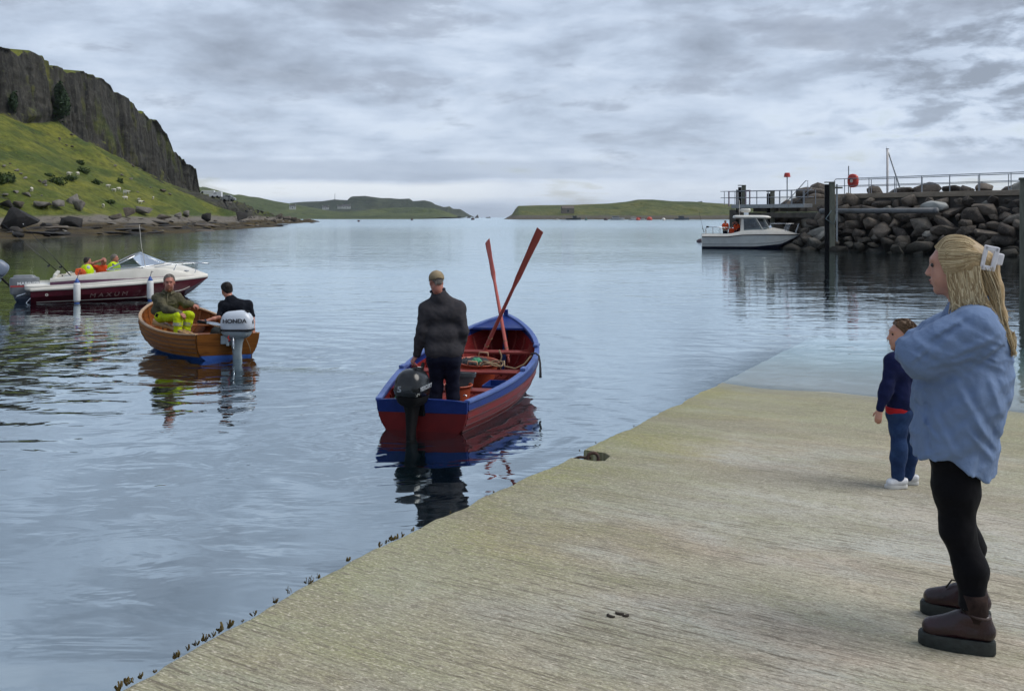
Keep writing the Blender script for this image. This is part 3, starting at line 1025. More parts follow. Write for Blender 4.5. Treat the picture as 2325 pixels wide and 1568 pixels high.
class Hull:
    """round-bilged clinker hull: s from transom (0) to stem (1), g from keel (0) to sheer (1)"""
    def __init__(self, L, Bt, Bm, zt, zm, zb, s0, p, keel=-0.16, rake=0.28, trake=0.07, tz=None):
        self.__dict__.update(locals())

    def B(self, s):
        s = np.asarray(s, float)
        a = self.Bt + (self.Bm - self.Bt) * np.sin(np.clip(s / self.s0, 0, 1) * np.pi / 2)
        b = self.Bm * np.clip(1 - np.clip((s - self.s0) / (1 - self.s0), 0, 1) ** self.p, 0, 1) ** 0.85
        return np.where(s < self.s0, a, b)

    def zs(self, s):
        s = np.asarray(s, float)
        a = 2 * (self.zt + self.zb - 2 * self.zm)
        b = self.zb - self.zt - a
        return a * s * s + b * s + self.zt

    def pt(self, s, g, side, off=0.0):
        s, g = np.broadcast_arrays(np.asarray(s, float), np.asarray(g, float))
        e = 0.52 + 0.75 * s ** 3
        w = np.clip(1 - (1 - g) ** 2, 0, 1) ** e
        hgt = g ** (1.75 - 0.75 * s ** 2)
        zk = self.keel + 0.07 * (1 - s) ** 2 + 0.16 * s ** 8
        zs = self.zs(s)
        z = zk + (zs - zk) * hgt
        y = self.B(s) * w
        x = self.L * s - self.rake * (1 - g) ** 1.6 * s ** 5 - self.trake * g * (1 - s) ** 6
        # offset roughly along the outward normal
        ny = 0.35 + 0.65 * hgt
        nz = -(1 - hgt) * 0.8
        y = np.maximum(y + off * ny, 0.004 if off < 0 else 0.012)
        return np.stack([x, side * y, z + off * nz], -1)

    def planks(self, parent, edges, mats, lap=0.014, th=0.012, ns=44, name='plank', seam=None, inner=None):
        S = np.linspace(0, 1, ns)
        for side in (1, -1):
            for i in range(len(edges) - 1):
                gs = np.linspace(edges[i], min(1, edges[i + 1] + (0.02 if i < len(edges) - 2 else 0)), 5)
                f = np.linspace(0, 1, 5)
                Sg, Gg = np.meshgrid(S, gs, indexing='ij')
                off = lap * (1 - f)[None, :] + 0 * Sg
                O = np.stack([self.pt(Sg[:, j], Gg[:, j], side, lap * (1 - f[j])) for j in range(5)], 1)
                I = np.stack([self.pt(Sg[:, j], Gg[:, j], side, lap * (1 - f[j]) - th) for j in range(5)], 1)
                ring = np.concatenate([O, I[:, ::-1]], 1)
                mb = MB()
                k = ring.shape[1]
                vs = ring.reshape(-1, 3)
                fs = []
                for a in range(ns - 1):
                    for b in range(k):
                        fs.append((a * k + b, a * k + (b + 1) % k, (a + 1) * k + (b + 1) % k, (a + 1) * k + b))
                fs += [tuple(range(k)), tuple((ns - 1) * k + b for b in range(k))]
                mb.raw(vs.tolist(), fs)
                po = mb.build(name, mats[i], parent, angle=40)
                if inner is not None and inner is not mats[i]:
                    po.data.materials.append(inner)
                    for a in range(ns - 1):
                        for b in range(5, 9):
                            po.data.polygons[a * k + b].material_index = 1
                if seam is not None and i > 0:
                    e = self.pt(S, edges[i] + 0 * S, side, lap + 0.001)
                    MB().tube([tuple(q) for q in e], 0.0065, 5).build('lap_shadow_line', seam, parent)  # dark strip put in for the shadow line under each plank lap

    def rail(self, parent, m, w=0.06, h=0.04, out=0.02, ns=60, name='gunwale', up=0.0):
        for side in (1, -1):
            S = np.linspace(0, 1, ns)
            P = self.pt(S, 1.0 + 0 * S, side)
            T = np.gradient(P, axis=0)
            T /= np.linalg.norm(T, axis=1)[:, None] + 1e-9
            N = np.cross(T, (0, 0, 1)) * side
            N = np.stack([T[:, 1], -T[:, 0], 0 * T[:, 0]], -1) * side * -1
            N /= np.linalg.norm(N, axis=1)[:, None] + 1e-9
            rows = []
            for i in range(ns):
                c = P[i]
                o, n_ = c + N[i] * out, c - N[i] * (w - out)
                o[1] = side * max(side * o[1], 0.001)
                n_[1] = side * max(side * n_[1], 0.001)
                z = np.array([0, 0, 1.0])
                rows.append([o + z * (up - h * 0.6), o + z * (up + h * 0.4), n_ + z * (up + h * 0.4), n_ + z * (up - h * 0.6)])
            mb = MB()
            loft(mb, [[Vector(p) for p in r] for r in rows])
            mb.build(name, m, parent, angle=35, bevel=0.006)

    def section(self, s, g0=0.0, g1=1.0, n=14, off=0.0):
        g = np.linspace(g0, g1, n)
        a = self.pt(s + 0 * g, g, 1, off)
        b = self.pt(s + 0 * g, g, -1, off)
        return np.concatenate([a[::-1], b], 0)

    def half_at(self, s, z):
        g = np.linspace(0.02, 1, 80)
        P = self.pt(s + 0 * g, g, 1, -0.02)
        return float(np.interp(z, P[:, 2], P[:, 1])), float(np.interp(z, P[:, 2], P[:, 0]))

    def transom(self, parent, m, name='transom', th=0.035, arch=0.03, zcut=None, m2=None):
        sec = self.section(0.0, 0.02, 1.0, 18)
        yz = [(p[1], p[2]) for p in sec]
        top = [(y, self.zt + arch * (1 - (y / self.Bt) ** 2)) for y in np.linspace(-self.Bt, self.Bt, 15)[1:-1]]
        lean = lambda z: -self.trake * max(0, z - self.keel) / (self.zt - self.keel)
        def slab(poly, name, m, extra=0.0):
            n = len(poly)
            vs = [(lean(z) + 0.005, y, z) for y, z in poly] + [(lean(z) - th - extra, y, z) for y, z in poly]
            fs = [tuple(range(n)), tuple(range(2 * n - 1, n - 1, -1))] + [(i, i + n, (i + 1) % n + n, (i + 1) % n) for i in range(n)]
            MB().raw(vs, fs).build(name, m, parent, bevel=0.006)
        if zcut is None:
            slab(yz + top, name, m)
        else:
            yc = float(np.interp(zcut, [q[1] for q in yz[:18]][::-1], [q[0] for q in yz[:18]][::-1]))
            low = [(yc, zcut)] + [q for q in yz if q[1] < zcut] + [(-yc, zcut)]
            hi = [q for q in yz[:18] if q[1] > zcut] + [(yc, zcut), (-yc, zcut)] + [q for q in yz[18:] if q[1] > zcut] + top
            slab(low, name, m)
            slab(hi, name + '_band', m2, 0.004)

    def rib(self, parent, s, m, w=0.03, th=0.018, g0=0.05, g1=0.97):
        for side in (1, -1):
            g = np.linspace(g0, g1, 14)
            rows = []
            ds = w / self.L / 2
            for gg in g:
                a = self.pt(s - ds, gg, side, -0.014)
                b = self.pt(s + ds, gg, side, -0.014)
                c = self.pt(s + ds, gg, side, -0.014 - th)
                d = self.pt(s - ds, gg, side, -0.014 - th)
                rows.append([Vector(q) for q in (a, b, c, d)])
            loft(MB_ := MB(), rows)
            MB_.build('rib', m, parent)

    def floor(self, parent, z, m, s0=0.01, s1=0.9, boards=None, bm=None):
        S = np.linspace(s0, s1, 30)
        L_, R_ = [], []
        for s in S:
            y, x = self.half_at(s, z)
            L_.append((x, y, z))
            R_.append((x, -y, z))
        mb = MB()
        mb.grid(np.array([L_, R_]))
        mb.build('bottom_boards', m, parent)
        if boards:
            for yb in boards:
                xs = [x for (x, y, _), in zip(L_) if y > abs(yb) + 0.09]
                if len(xs) > 1:
                    MB().box(((xs[0] + xs[-1]) / 2, yb, z + 0.014), (xs[-1] - xs[0], 0.13, 0.018)).build('floorboard', bm or m, parent, bevel=0.004)

    def thwart(self, parent, x, z, m, w=0.22, th=0.03):
        s = x / self.L
        y0, _ = self.half_at(s - w / 2 / self.L, z)
        y1, _ = self.half_at(s + w / 2 / self.L, z)
        vs = [(x - w / 2, y0, z - th), (x - w / 2, -y0, z - th), (x + w / 2, -y1, z - th), (x + w / 2, y1, z - th)]
        vs += [(a, b, c + th) for a, b, c in vs]
        MB().raw(vs, [(3, 2, 1, 0), (4, 5, 6, 7), (0, 1, 5, 4), (1, 2, 6, 5), (2, 3, 7, 6), (3, 0, 4, 7)]).build('thwart', m, parent, bevel=0.006)

    def stem(self, parent, m, w=0.035, top=0.08):
        g = np.linspace(0.0, 1.0, 16)
        P = self.pt(1.0 + 0 * g, g, 1)
        rows = []
        for p in P:
            rows.append([Vector((p[0] + 0.03, w * 0.5, p[2])), Vector((p[0] + 0.03, -w * 0.5, p[2])), Vector((p[0] - 0.07, -w, p[2])), Vector((p[0] - 0.07, w, p[2]))])
        q = P[-1]
        rows.append([r + Vector((0.0, 0, top)) for r in rows[-1]])
        loft(mb := MB(), rows)
        mb.build('stem_post', m, parent, bevel=0.006)


# paints and timbers
RED = mat('oxide_red_paint', (0.20, 0.020, 0.020), (0.15, 0.015, 0.016), 5, 0.42, 0.003, 40, wear=(0.30, 0.09, 0.07), wearamt=-0.02, rvar=0.1, spec=0.2)
RED_IN = mat('red_inside_paint', (0.235, 0.042, 0.034), (0.16, 0.028, 0.024), 4, 0.5, 0.003, 40, wear=(0.33, 0.12, 0.10), wearamt=0.02, spec=0.2)
BLUE = mat('royal_blue_paint', (0.014, 0.036, 0.19), (0.010, 0.027, 0.14), 6, 0.38, 0.003, 40, wear=(0.16, 0.20, 0.36), wearamt=-0.01, rvar=0.1, spec=0.2)
BLUE_RAIL = mat('worn_skylit_blue', (0.10, 0.155, 0.38), (0.065, 0.11, 0.30), 9, 0.45, 0.003, 40, wear=(0.30, 0.32, 0.42), wearamt=0.03, spec=0.2)  # worn blue, base lightened for the sky reflected on the rail top
OAR = mat('oar_red_paint', (0.40, 0.10, 0.085), (0.32, 0.075, 0.062), 8, 0.5, 0.002, 30, stretch=(1, 1, 0.3), spec=0.2)
VARNISH = mat('varnished_larch', (0.37, 0.135, 0.016), (0.22, 0.068, 0.009), 3.2, 0.5, spec=0.12, bump=0.002, bscale=30, stretch=(0.25, 3, 5), coat=0.0, dist=1.2, per=0.5)
VARNISH_DK = mat('varnished_transom', (0.20, 0.074, 0.014), (0.085, 0.031, 0.008), 3.0, 0.5, 0.002, 30, stretch=(4, 0.35, 4), coat=0.0, dist=1.5, spec=0.12)
VARNISH_IN = mat('varnished_inside', (0.24, 0.075, 0.015), (0.12, 0.034, 0.009), 3.2, 0.45, 0.002, 30, stretch=(0.3, 3, 4), coat=0.08, spec=0.3)
PALE_WOOD = mat('pale_rail_wood', (0.44, 0.29, 0.17), (0.32, 0.19, 0.10), 6, 0.45, 0.002, 30, stretch=(0.4, 4, 4))
OAR_WOOD = mat('pale_spruce', (0.50, 0.30, 0.12), (0.36, 0.20, 0.08), 6, 0.4, 0.002, 30, coat=0.3)
ANTIFOUL = mat('blue_antifoul', (0.018, 0.085, 0.36), (0.012, 0.06, 0.26), 7, 0.5, 0.002)
BLACK_GLOSS = mat('black_cowl', (0.010, 0.011, 0.013), (0.006, 0.007, 0.008), 6, 0.22, rvar=0.05)
BLACK_RUB = mat('black_rubber', (0.009, 0.009, 0.010), (0.005, 0.005, 0.006), 20, 0.6, spec=0.12)
SILVER = mat('silver_cowl', (0.52, 0.57, 0.64), (0.47, 0.52, 0.59), 5, 0.28, coat=0.3)
GREY_LEG = mat('grey_outboard_leg', (0.30, 0.36, 0.39), (0.25, 0.30, 0.33), 7, 0.36)
MARINER = mat('grey_outboard_cowl', (0.17, 0.185, 0.205), (0.14, 0.15, 0.17), 7, 0.35)
CHROME = mat('stainless_steel', (0.62, 0.64, 0.66), (0.5, 0.52, 0.54), 14, 0.22, metal=1.0)
GALV = mat('galvanised_steel', (0.33, 0.35, 0.37), (0.24, 0.26, 0.28), 9, 0.5, metal=0.55)
WHITE_GEL = mat('white_gelcoat', (0.71, 0.69, 0.63), (0.63, 0.61, 0.55), 3, 0.25, coat=0.3)
MAROON = mat('maroon_gelcoat', (0.088, 0.010, 0.020), (0.065, 0.008, 0.015), 4, 0.3, coat=0.0, spec=0.18)
PURPLE = mat('plum_stripe', (0.14, 0.058, 0.10), (0.11, 0.045, 0.08), 6, 0.3)
WHITE_INK = mat('white_lettering', (0.72, 0.74, 0.76), (0.62, 0.64, 0.66), 20, 0.4)
BLACK_INK = mat('black_lettering', (0.02, 0.022, 0.03), (0.015, 0.016, 0.02), 20, 0.4)
GREY_INK = mat('grey_lettering', (0.34, 0.37, 0.40), (0.28, 0.30, 0.33), 20, 0.4)
DULL_INK = mat('dull_lettering', (0.20, 0.13, 0.12), (0.15, 0.09, 0.09), 20, 0.4)
RED_STRIPE = mat('red_stripe', (0.42, 0.05, 0.05), (0.33, 0.04, 0.04), 20, 0.4)
ROPE = mat('tan_rope', (0.30, 0.22, 0.13), (0.20, 0.14, 0.08), 60, 0.85, 0.004, 160)
ROPE_DK = mat('dark_rope', (0.045, 0.045, 0.05), (0.02, 0.02, 0.025), 60, 0.85, 0.004, 160)
TERRA = mat('terracotta_plastic', (0.40, 0.085, 0.04), (0.32, 0.065, 0.03), 6, 0.4)
GREYBIN = mat('grey_crate_plastic', (0.075, 0.09, 0.10), (0.055, 0.065, 0.075), 6, 0.4)
GREEN_NET = mat('green_twine', (0.06, 0.33, 0.17), (0.03, 0.18, 0.10), 40, 0.7, 0.01, 90)
DARK_NET = mat('dark_net', (0.03, 0.035, 0.04), (0.012, 0.014, 0.016), 40, 0.8, 0.01, 90)
RED_CLOTH = mat('red_cloth', (0.50, 0.03, 0.03), (0.36, 0.02, 0.02), 12, 0.7)


def glass_mat():
    m = bpy.data.materials.new('tinted_window_glass')
    m.use_nodes = True
    n = NT(m.node_tree)
    gl = n.add('ShaderNodeBsdfGlossy', {'Color': (0.9, 0.95, 1, 1), 'Roughness': 0.03})
    tr = n.add('ShaderNodeBsdfTransparent', {'Color': (0.50, 0.58, 0.62, 1)})
    fr = n.add('ShaderNodeFresnel', {'IOR': 1.5})
    co = n.add('ShaderNodeTexCoord').outputs['Object']
    nz = n.noise(co, 3.0, 2)
    f = n.math('ADD', n.math('MULTIPLY', fr.outputs[0], 0.9), n.mapr(nz, 0.3, 0.7, 0.01, 0.05))
    mx = n.add('ShaderNodeMixShader', {0: f, 1: tr.outputs[0], 2: gl.outputs[0]})
    n.add('ShaderNodeOutputMaterial', {'Surface': mx.outputs[0]})
    return m


GLASS = glass_mat()

# ---- red open boat ------------------------------------------------------
TH_R = 0.221
red_boat = empty('rowing_boat', (-0.995, 10.343, 0), rot=(-0.014, 0, math.pi / 2 - TH_R))
tag(red_boat, 'red open wooden boat with a blue top band, man standing at its stern', 'boat')
HR = Hull(4.217, 0.536, 0.858, 0.353, 0.479, 0.875, 0.489, 2.025, keel=-0.17)
HR.planks(red_boat, [0, 0.26, 0.45, 0.60, 0.73, 0.86, 1.0], [RED, RED, RED, RED, RED, BLUE], seam=mat('lap_shadow_red', (0.07, 0.010, 0.010), (0.045, 0.008, 0.008), 9, 0.5))  # dark red strips colour in the shade below the laps
HR.rail(red_boat, BLUE_RAIL, w=0.07, h=0.035, out=0.022)
HR.transom(red_boat, RED, zcut=0.215, m2=BLUE, arch=0.025)
HR.stem(red_boat, BLUE)
for s in np.linspace(0.12, 0.94, 13):
    HR.rib(red_boat, float(s), RED_IN, g1=0.84)
HR.floor(red_boat, 0.035, RED_IN, s1=0.86, boards=(-0.45, -0.3, -0.15, 0, 0.15, 0.3, 0.45))
HR.thwart(red_boat, 1.02, 0.285, RED_IN, w=0.20)
HR.thwart(red_boat, 2.02, 0.35, RED_IN, w=0.24)
HR.thwart(red_boat, 3.02, 0.47, RED_IN, w=0.22)
_bh = MB()
_p = [HR.pt(s, 1.0, 1, -0.02) for s in np.linspace(0.86, 0.995, 8)]
_bh.raw([(p[0], p[1], p[2] - 0.005) for p in _p] + [(p[0], -p[1], p[2] - 0.005) for p in _p] + [(p[0], p[1], p[2] - 0.035) for p in _p] + [(p[0], -p[1], p[2] - 0.035) for p in _p],
        [(i, i + 1, i + 9, i + 8) for i in range(7)] + [(i + 16, i + 24, i + 25, i + 17) for i in range(7)] + [(0, 8, 24, 16)])
_bh.build('breasthook', BLUE, red_boat)
for x, s in ((0.98, -1), (2.0, -1), (2.0, 1), (3.0, 1), (3.0, -1)):       # wooden knees holding the thwarts
    y, _ = HR.half_at(x / HR.L, 0.36)
    z = float(HR.zs(x / HR.L))
    k = MB()
    z0 = {0.98: 0.285, 2.0: 0.35, 3.0: 0.47}[x]
    k.prism([(0, 0), (-0.20, 0), (-0.10, 0.03), (-0.03, 0.1), (0.0, z - z0 - 0.02)], -0.018, 0.018, 'x')
    o = k.build('knee', RED_IN, red_boat)
    o.scale = (1, s, 1)
    o.location = (x, s * (y - 0.0), z0 + 0.001)
for x, s in ((1.62, -1), (1.62, 1), (2.75, -1), (2.75, 1)):                # rowlock blocks on the rail
    p = HR.pt(x / HR.L, 1.0, s)
    MB().box((p[0], p[1] - s * 0.02, p[2] + 0.03), (0.16, 0.07, 0.035)).build('rowlock_block', BLUE_RAIL, red_boat, bevel=0.006)
_e = MB()
_e.tube([(0.1 + 0.0, -0.455 + 0.018 * math.cos(t), 0.375 + 0.02 * math.sin(t)) for t in np.linspace(0, math.pi, 8)], 0.005, 6)
_e.build('eye_bolt', CHROME, red_boat)

# its outboard motor
OB = empty('outboard_motor', (0, 0, 0))
tag(OB, 'black outboard motor clamped on the transom of the red boat', 'motor')
_c = HR_loc = red_boat.location
M_red = Matrix.Translation(red_boat.location) @ red_boat.rotation_euler.to_matrix().to_4x4()
OB.location = M_red @ Vector((-0.10, 0.06, 0.385))
OB.rotation_euler = (0.0, math.radians(4), math.pi / 2 - TH_R - math.radians(8))


def outboard(o, cowl_m, leg_m, L=0.50, W=0.30, H=0.38, low=-0.62, trim=None, style='black'):
    rings = []
    for t, fx, fy, dx, p in ((0.0, 0.80, 0.80, 0.0, 3.0), (0.06, 0.93, 0.95, 0.0, 3.2), (0.22, 1.0, 1.0, 0.0, 3.4), (0.45, 1.0, 0.98, 0.0, 3.2), (0.62, 0.97, 0.93, 0.005, 3.0),
                             (0.78, 0.88, 0.82, 0.012, 2.8), (0.90, 0.74, 0.66, 0.02, 2.6), (0.97, 0.56, 0.48, 0.03, 2.4), (1.0, 0.40, 0.32, 0.035, 2.2)):
        tilt = 0.10 * (t - 0.3) * L
        rings.append(superring((dx + tilt * 0.3 - 0.10, 0, 0.03 + t * H), (L / 2 * fx, 0, -0.05 * fx * L * (1 if t > 0.5 else 0.2)), (0, W / 2 * fy, 0), p))
    loft(mb := MB(), rings)
    cowl = mb.build('cowl', cowl_m, o, smooth=True)
    mb = MB()
    loft(mb, [superring((-0.09, 0, z), (L / 2 * f, 0, 0), (0, W / 2 * f, 0), 3.2) for z, f in ((-0.07, 0.62), (-0.03, 0.82), (0.01, 0.90), (0.035, 0.92))])
    mb.build('cowl_tray', leg_m, o, angle=40)
    mb = MB()
    loft(mb, [superring((dx, 0, z), (a, 0, 0), (0, b, 0), 2.6, 16) for z, a, b, dx in ((-0.03, 0.15, 0.085, -0.09), (-0.16, 0.10, 0.06, -0.09), (-0.34, 0.075, 0.045, -0.10), (-0.50, 0.085, 0.032, -0.11), (low, 0.09, 0.022, -0.12))])
    mb.build('leg', leg_m, o, angle=50)
    MB().box((-0.13, 0, low + 0.05), (0.30, 0.16, 0.012)).build('cavitation_plate', leg_m, o, bevel=0.004)
    mb = MB()
    mb.box((0.035, 0.0, -0.10), (0.05, 0.20, 0.20))
    mb.box((0.11, 0.07, -0.10), (0.10, 0.035, 0.14))
    mb.box((0.11, -0.07, -0.10), (0.10, 0.035, 0.14))
    mb.build('clamp_bracket', leg_m, o, bevel=0.008)
    return cowl


_cw = outboard(OB, BLACK_GLOSS, BLACK_RUB, L=0.42, W=0.345, H=0.30, low=-0.5)
MB().tube([(0.10, 0.04, 0.10), (0.30, 0.10, 0.24), (0.50, 0.17, 0.33)], [0.03, 0.026, 0.022], 10).build('tiller_arm', BLACK_RUB, OB, smooth=True)
MB().box((-0.02, 0.0, 0.325), (0.14, 0.10, 0.03)).build('cowl_latch', BLACK_RUB, OB, bevel=0.012)
MB().box((0.09, 0.02, 0.315), (0.05, 0.05, 0.045)).build('starter_handle', WHITE_INK, OB, bevel=0.012)
_b = MB()
loft(_b, [superring((-0.22, 0, 0.285), (0.022, 0, 0.018), (0, 0.055, 0), 2.0, 20), superring((-0.224, 0, 0.291), (0.02, 0, 0.016), (0, 0.05, 0), 2.0, 20)])
_b.build('badge', WHITE_INK, OB)
text_part('numeral', '5', 0.085, GREY_INK, OB, frame((-0.312, 0.055, 0.12), (0, -1, 0), (0, 0, 1)), bold=0.002, sx=1.3)
text_part('lettering', 'MERCURY', 0.062, GREY_INK, OB, frame((-0.11, -0.1735, 0.14), (1, 0.0, 0.10), (0, 0.0, 1)), bold=0.002, sx=1.0)

# oars of the red boat, standing in the bow
def oar(a, b, m, label, L=None, blade=0.9, bw=0.07, twist=0.0, grip_r=0.028):
    a, b = Vector(a), Vector(b)
    d = (b - a)
    Ln = d.length
    o = empty('oar', a, rot=d.to_track_quat('Z', 'X').to_euler())
    tag(o, label, 'oar')
    MB().tube([(0, 0, 0), (0, 0, 0.12), (0, 0, 0.13), (0, 0, 0.5), (0, 0, Ln - blade), (0, 0, Ln - blade + 0.12)], [0.018, 0.018, grip_r, grip_r, 0.024, 0.018], 10).build('shaft', m, o, angle=40)
    rings = []
    for t, w, h in ((-0.05, 0.022, 0.022), (0.15, 0.045, 0.014), (0.5, 0.8 * bw, 0.009), (0.85, bw, 0.006), (0.97, bw, 0.005)):
        rings.append(superring((0, 0, Ln - blade + t * blade), (w * math.cos(twist), w * math.sin(twist), 0), (-h * math.sin(twist), h * math.cos(twist), 0), 2.5, 14))
    r = rings[-1]
    rings.append([p + Vector((0, 0, 0.03 + 0.45 * (p.x * math.cos(twist) + p.y * math.sin(twist)))) for p in r])
    loft(mb := MB(), rings)
    mb.build('blade', m, o, angle=50)
    for q in (0.28, 0.42):
        cu = MB()
        cu.tube([(0.03 * math.cos(t), 0.03 * math.sin(t), q + 0.006 * math.sin(2 * t)) for t in np.linspace(0, 2 * math.pi, 12, endpoint=False)], 0.006, 5, closed=True)
        cu.build('lashing', ROPE, o)
    return o


oar(M_red @ Vector((3.18, 0.18, 0.30)), at(1226, 522, 12.6), OAR, 'longer red oar leaning out to the right over the bow', blade=0.95, bw=0.062, twist=1.2)
oar(M_red @ Vector((3.12, -0.28, 0.28)), at(1106, 547, 15.4), OAR, 'thinner red oar leaning left over the bow', blade=0.95, bw=0.052, twist=0.75)

# gear in the red boat
def bucket(name, label, cat, loc, r0, r1, h, m, ribs=4, handles=True, cut=0):
    o = empty(name, loc)
    tag(o, label, cat)
    prof = [(r0 * 0.97, 0)]
    for i in range(ribs * 2 + 1):
        t = i / (ribs * 2)
        rr = r0 + (r1 - r0) * t
        prof.append((rr + (0.006 if i % 2 else 0), 0.01 + t * (h - 0.03)))
    prof += [(r1 + 0.016, h - 0.02), (r1 + 0.02, h - 0.004), (r1 + 0.012, h), (r1 - 0.004, h - 0.004)]
    prof += [(r1 - 0.012, h - 0.02), (r0 - 0.012, 0.03), (0.005, 0.028)]
    MB().lathe(prof, 32).build('tub', m, o, smooth=True)
    if handles:
        for s in (1, -1):
            pts = [(s * (r1 + 0.012), -0.07, h - 0.01), (s * (r1 + 0.02), -0.06, h + 0.055), (s * (r1 + 0.02), 0.06, h + 0.055), (s * (r1 + 0.012), 0.07, h - 0.01)]
            MB().tube(pts, 0.013, 8).build('handle', mat('tan_handle', (0.45, 0.27, 0.17), (0.38, 0.22, 0.13), 10, 0.5), o, smooth=True)
    return o


_t = bucket('trug', 'wide terracotta plastic tub full of net behind the middle thwart', 'tub', M_red @ Vector((2.42, 0.02, 0.06)), 0.20, 0.285, 0.36, TERRA)
_t.rotation_euler = (0.05, -0.06, 1.35)
bucket('bucket', 'small ribbed orange bucket beside the standing man', 'bucket', M_red @ Vector((0.82, -0.16, 0.06)), 0.11, 0.165, 0.32, TERRA, handles=False)
_g = empty('crate', M_red @ Vector((1.02, -0.16, 0.345)))
_g.rotation_euler = (0.05, 0.10, math.pi / 2 - TH_R + 0.25)
tag(_g, 'grey plastic bin sitting in the orange bucket', 'bin')
_b = MB()
loft(_b, [superring((0, 0, z), (a, 0, 0), (0, b, 0), 7, 32) for z, a, b in ((-0.06, 0.10, 0.125), (0.10, 0.115, 0.145), (0.10, 0.135, 0.165), (0.145, 0.14, 0.17), (0.146, 0.125, 0.155), (0.0, 0.105, 0.135))])
_b.build('bin', GREYBIN, _g, angle=40)


def blob(name, label, cat, loc, r, m, seed, parent=None, amp=0.22, f=2.2, h=None):
    h = h or max(r) / 14
    s = SDF([-q * 1.5 for q in r], [q * 1.5 for q in r], h)
    s.ell((0, 0, 0), r)
    s.warp(lambda x, y, z: amp * min(r) * fbm(x * f / min(r), y * f / min(r), z * f / min(r), 3, seed))
    o = s.build(name, m, parent)
    o.location = loc
    if label:
        tag(o, label, cat)
    return o


blob('net', 'dark fishing net heaped in the terracotta tub', 'net', M_red @ Vector((2.44, 0.06, 0.37)), (0.20, 0.20, 0.09), DARK_NET, 3)
blob('twine', 'ball of mint green twine lying on the dark net', 'twine', M_red @ Vector((2.34, 0.0, 0.42)), (0.075, 0.06, 0.05), GREEN_NET, 5)
blob('green_bag', 'bright green net bag by the black outboard motor', 'bag', M_red @ Vector((0.42, 0.40, 0.21)), (0.12, 0.10, 0.14), GREEN_NET, 6)
blob('red_bag', 'red cloth bundle under the standing man\'s hand', 'bundle', M_red @ Vector((0.95, 0.54, 0.36)), (0.13, 0.10, 0.09), RED_CLOTH, 8)
blob('brown_bag', 'brown sack under the red bundle in the boat', 'sack', M_red @ Vector((0.86, 0.53, 0.24)), (0.13, 0.11, 0.10), mat('brown_sack', (0.13, 0.07, 0.05), (0.08, 0.045, 0.03), 20, 0.8), 9)
blob('fender_ball', 'tan float lying by the orange bucket', 'float', M_red @ Vector((0.62, -0.38, 0.10)), (0.075, 0.075, 0.07), mat('tan_float', (0.30, 0.20, 0.11), (0.24, 0.15, 0.08), 12, 0.6), 10, amp=0.05)
_r = []
for i in range(46):
    t = i / 45
    a = t * 2 * math.pi * 2.4
    _r.append(M_red @ Vector((2.14 + 0.10 * math.sin(a) + 0.02 * math.sin(5 * a), -0.23 + 0.14 * math.cos(a) - 0.08 * t, 0.405 + 0.035 * t + 0.03 * math.sin(a * 1.7))))
_r += [M_red @ Vector(p) for p in ((2.1, -0.45, 0.40), (2.08, -0.6, 0.375), (2.12, -0.72, 0.43), (2.2, -0.80, 0.54))]
_sm = [_r[0]]
for i in range(1, len(_r)):
    _sm += [_r[i - 1].lerp(_r[i], 0.5), _r[i]]
_o = MB().tube(_sm, 0.011, 6).build('mooring_rope', ROPE, None, smooth=True)
tag(_o, 'tan rope coiled on the middle thwart and tub of the red boat', 'rope')
_pts = [M_red @ Vector(p) for p in ((2.2, -0.80, 0.56), (2.16, -0.87, 0.575), (2.12, -0.92, 0.55), (2.08, -0.945, 0.46), (2.06, -0.95, 0.36), (2.03, -0.955, 0.27))]
_o = MB().tube(_pts, [0.012, 0.012, 0.013, 0.014, 0.016, 0.019], 7).build('rope_end', ROPE_DK, None, smooth=True)
tag(_o, 'dark rope end hanging over the right side of the red boat', 'rope')
_pts = [M_red @ Vector(p) for p in ((2.92, -0.18, 0.50), (2.9, -0.22, 0.42), (2.88, -0.20, 0.3), (2.9, -0.21, 0.12))]
_o = MB().tube(_pts, 0.011, 6).build('painter_rope', ROPE, None, smooth=True)
tag(_o, 'tan rope hanging down from the forward thwart of the red boat', 'rope')

_g = empty('crate', M_red @ Vector((1.62, -0.46, 0.07)), rz=math.pi / 2 - TH_R)
tag(_g, 'blue plastic fish box under the middle thwart of the red boat', 'crate')
_bl = mat('blue_crate_plastic', (0.012, 0.04, 0.21), (0.009, 0.03, 0.16), 6, 0.4)
MB().box((0, 0, 0.01), (0.44, 0.30, 0.02)).build('base', _bl, _g, bevel=0.004)
for c, sz in (((0, 0.145, 0.10), (0.44, 0.012, 0.18)), ((0, -0.145, 0.10), (0.44, 0.012, 0.18)), ((0.214, 0, 0.10), (0.012, 0.30, 0.18)), ((-0.214, 0, 0.10), (0.012, 0.30, 0.18))):
    MB().box(c, sz).build('side', _bl, _g, bevel=0.004)
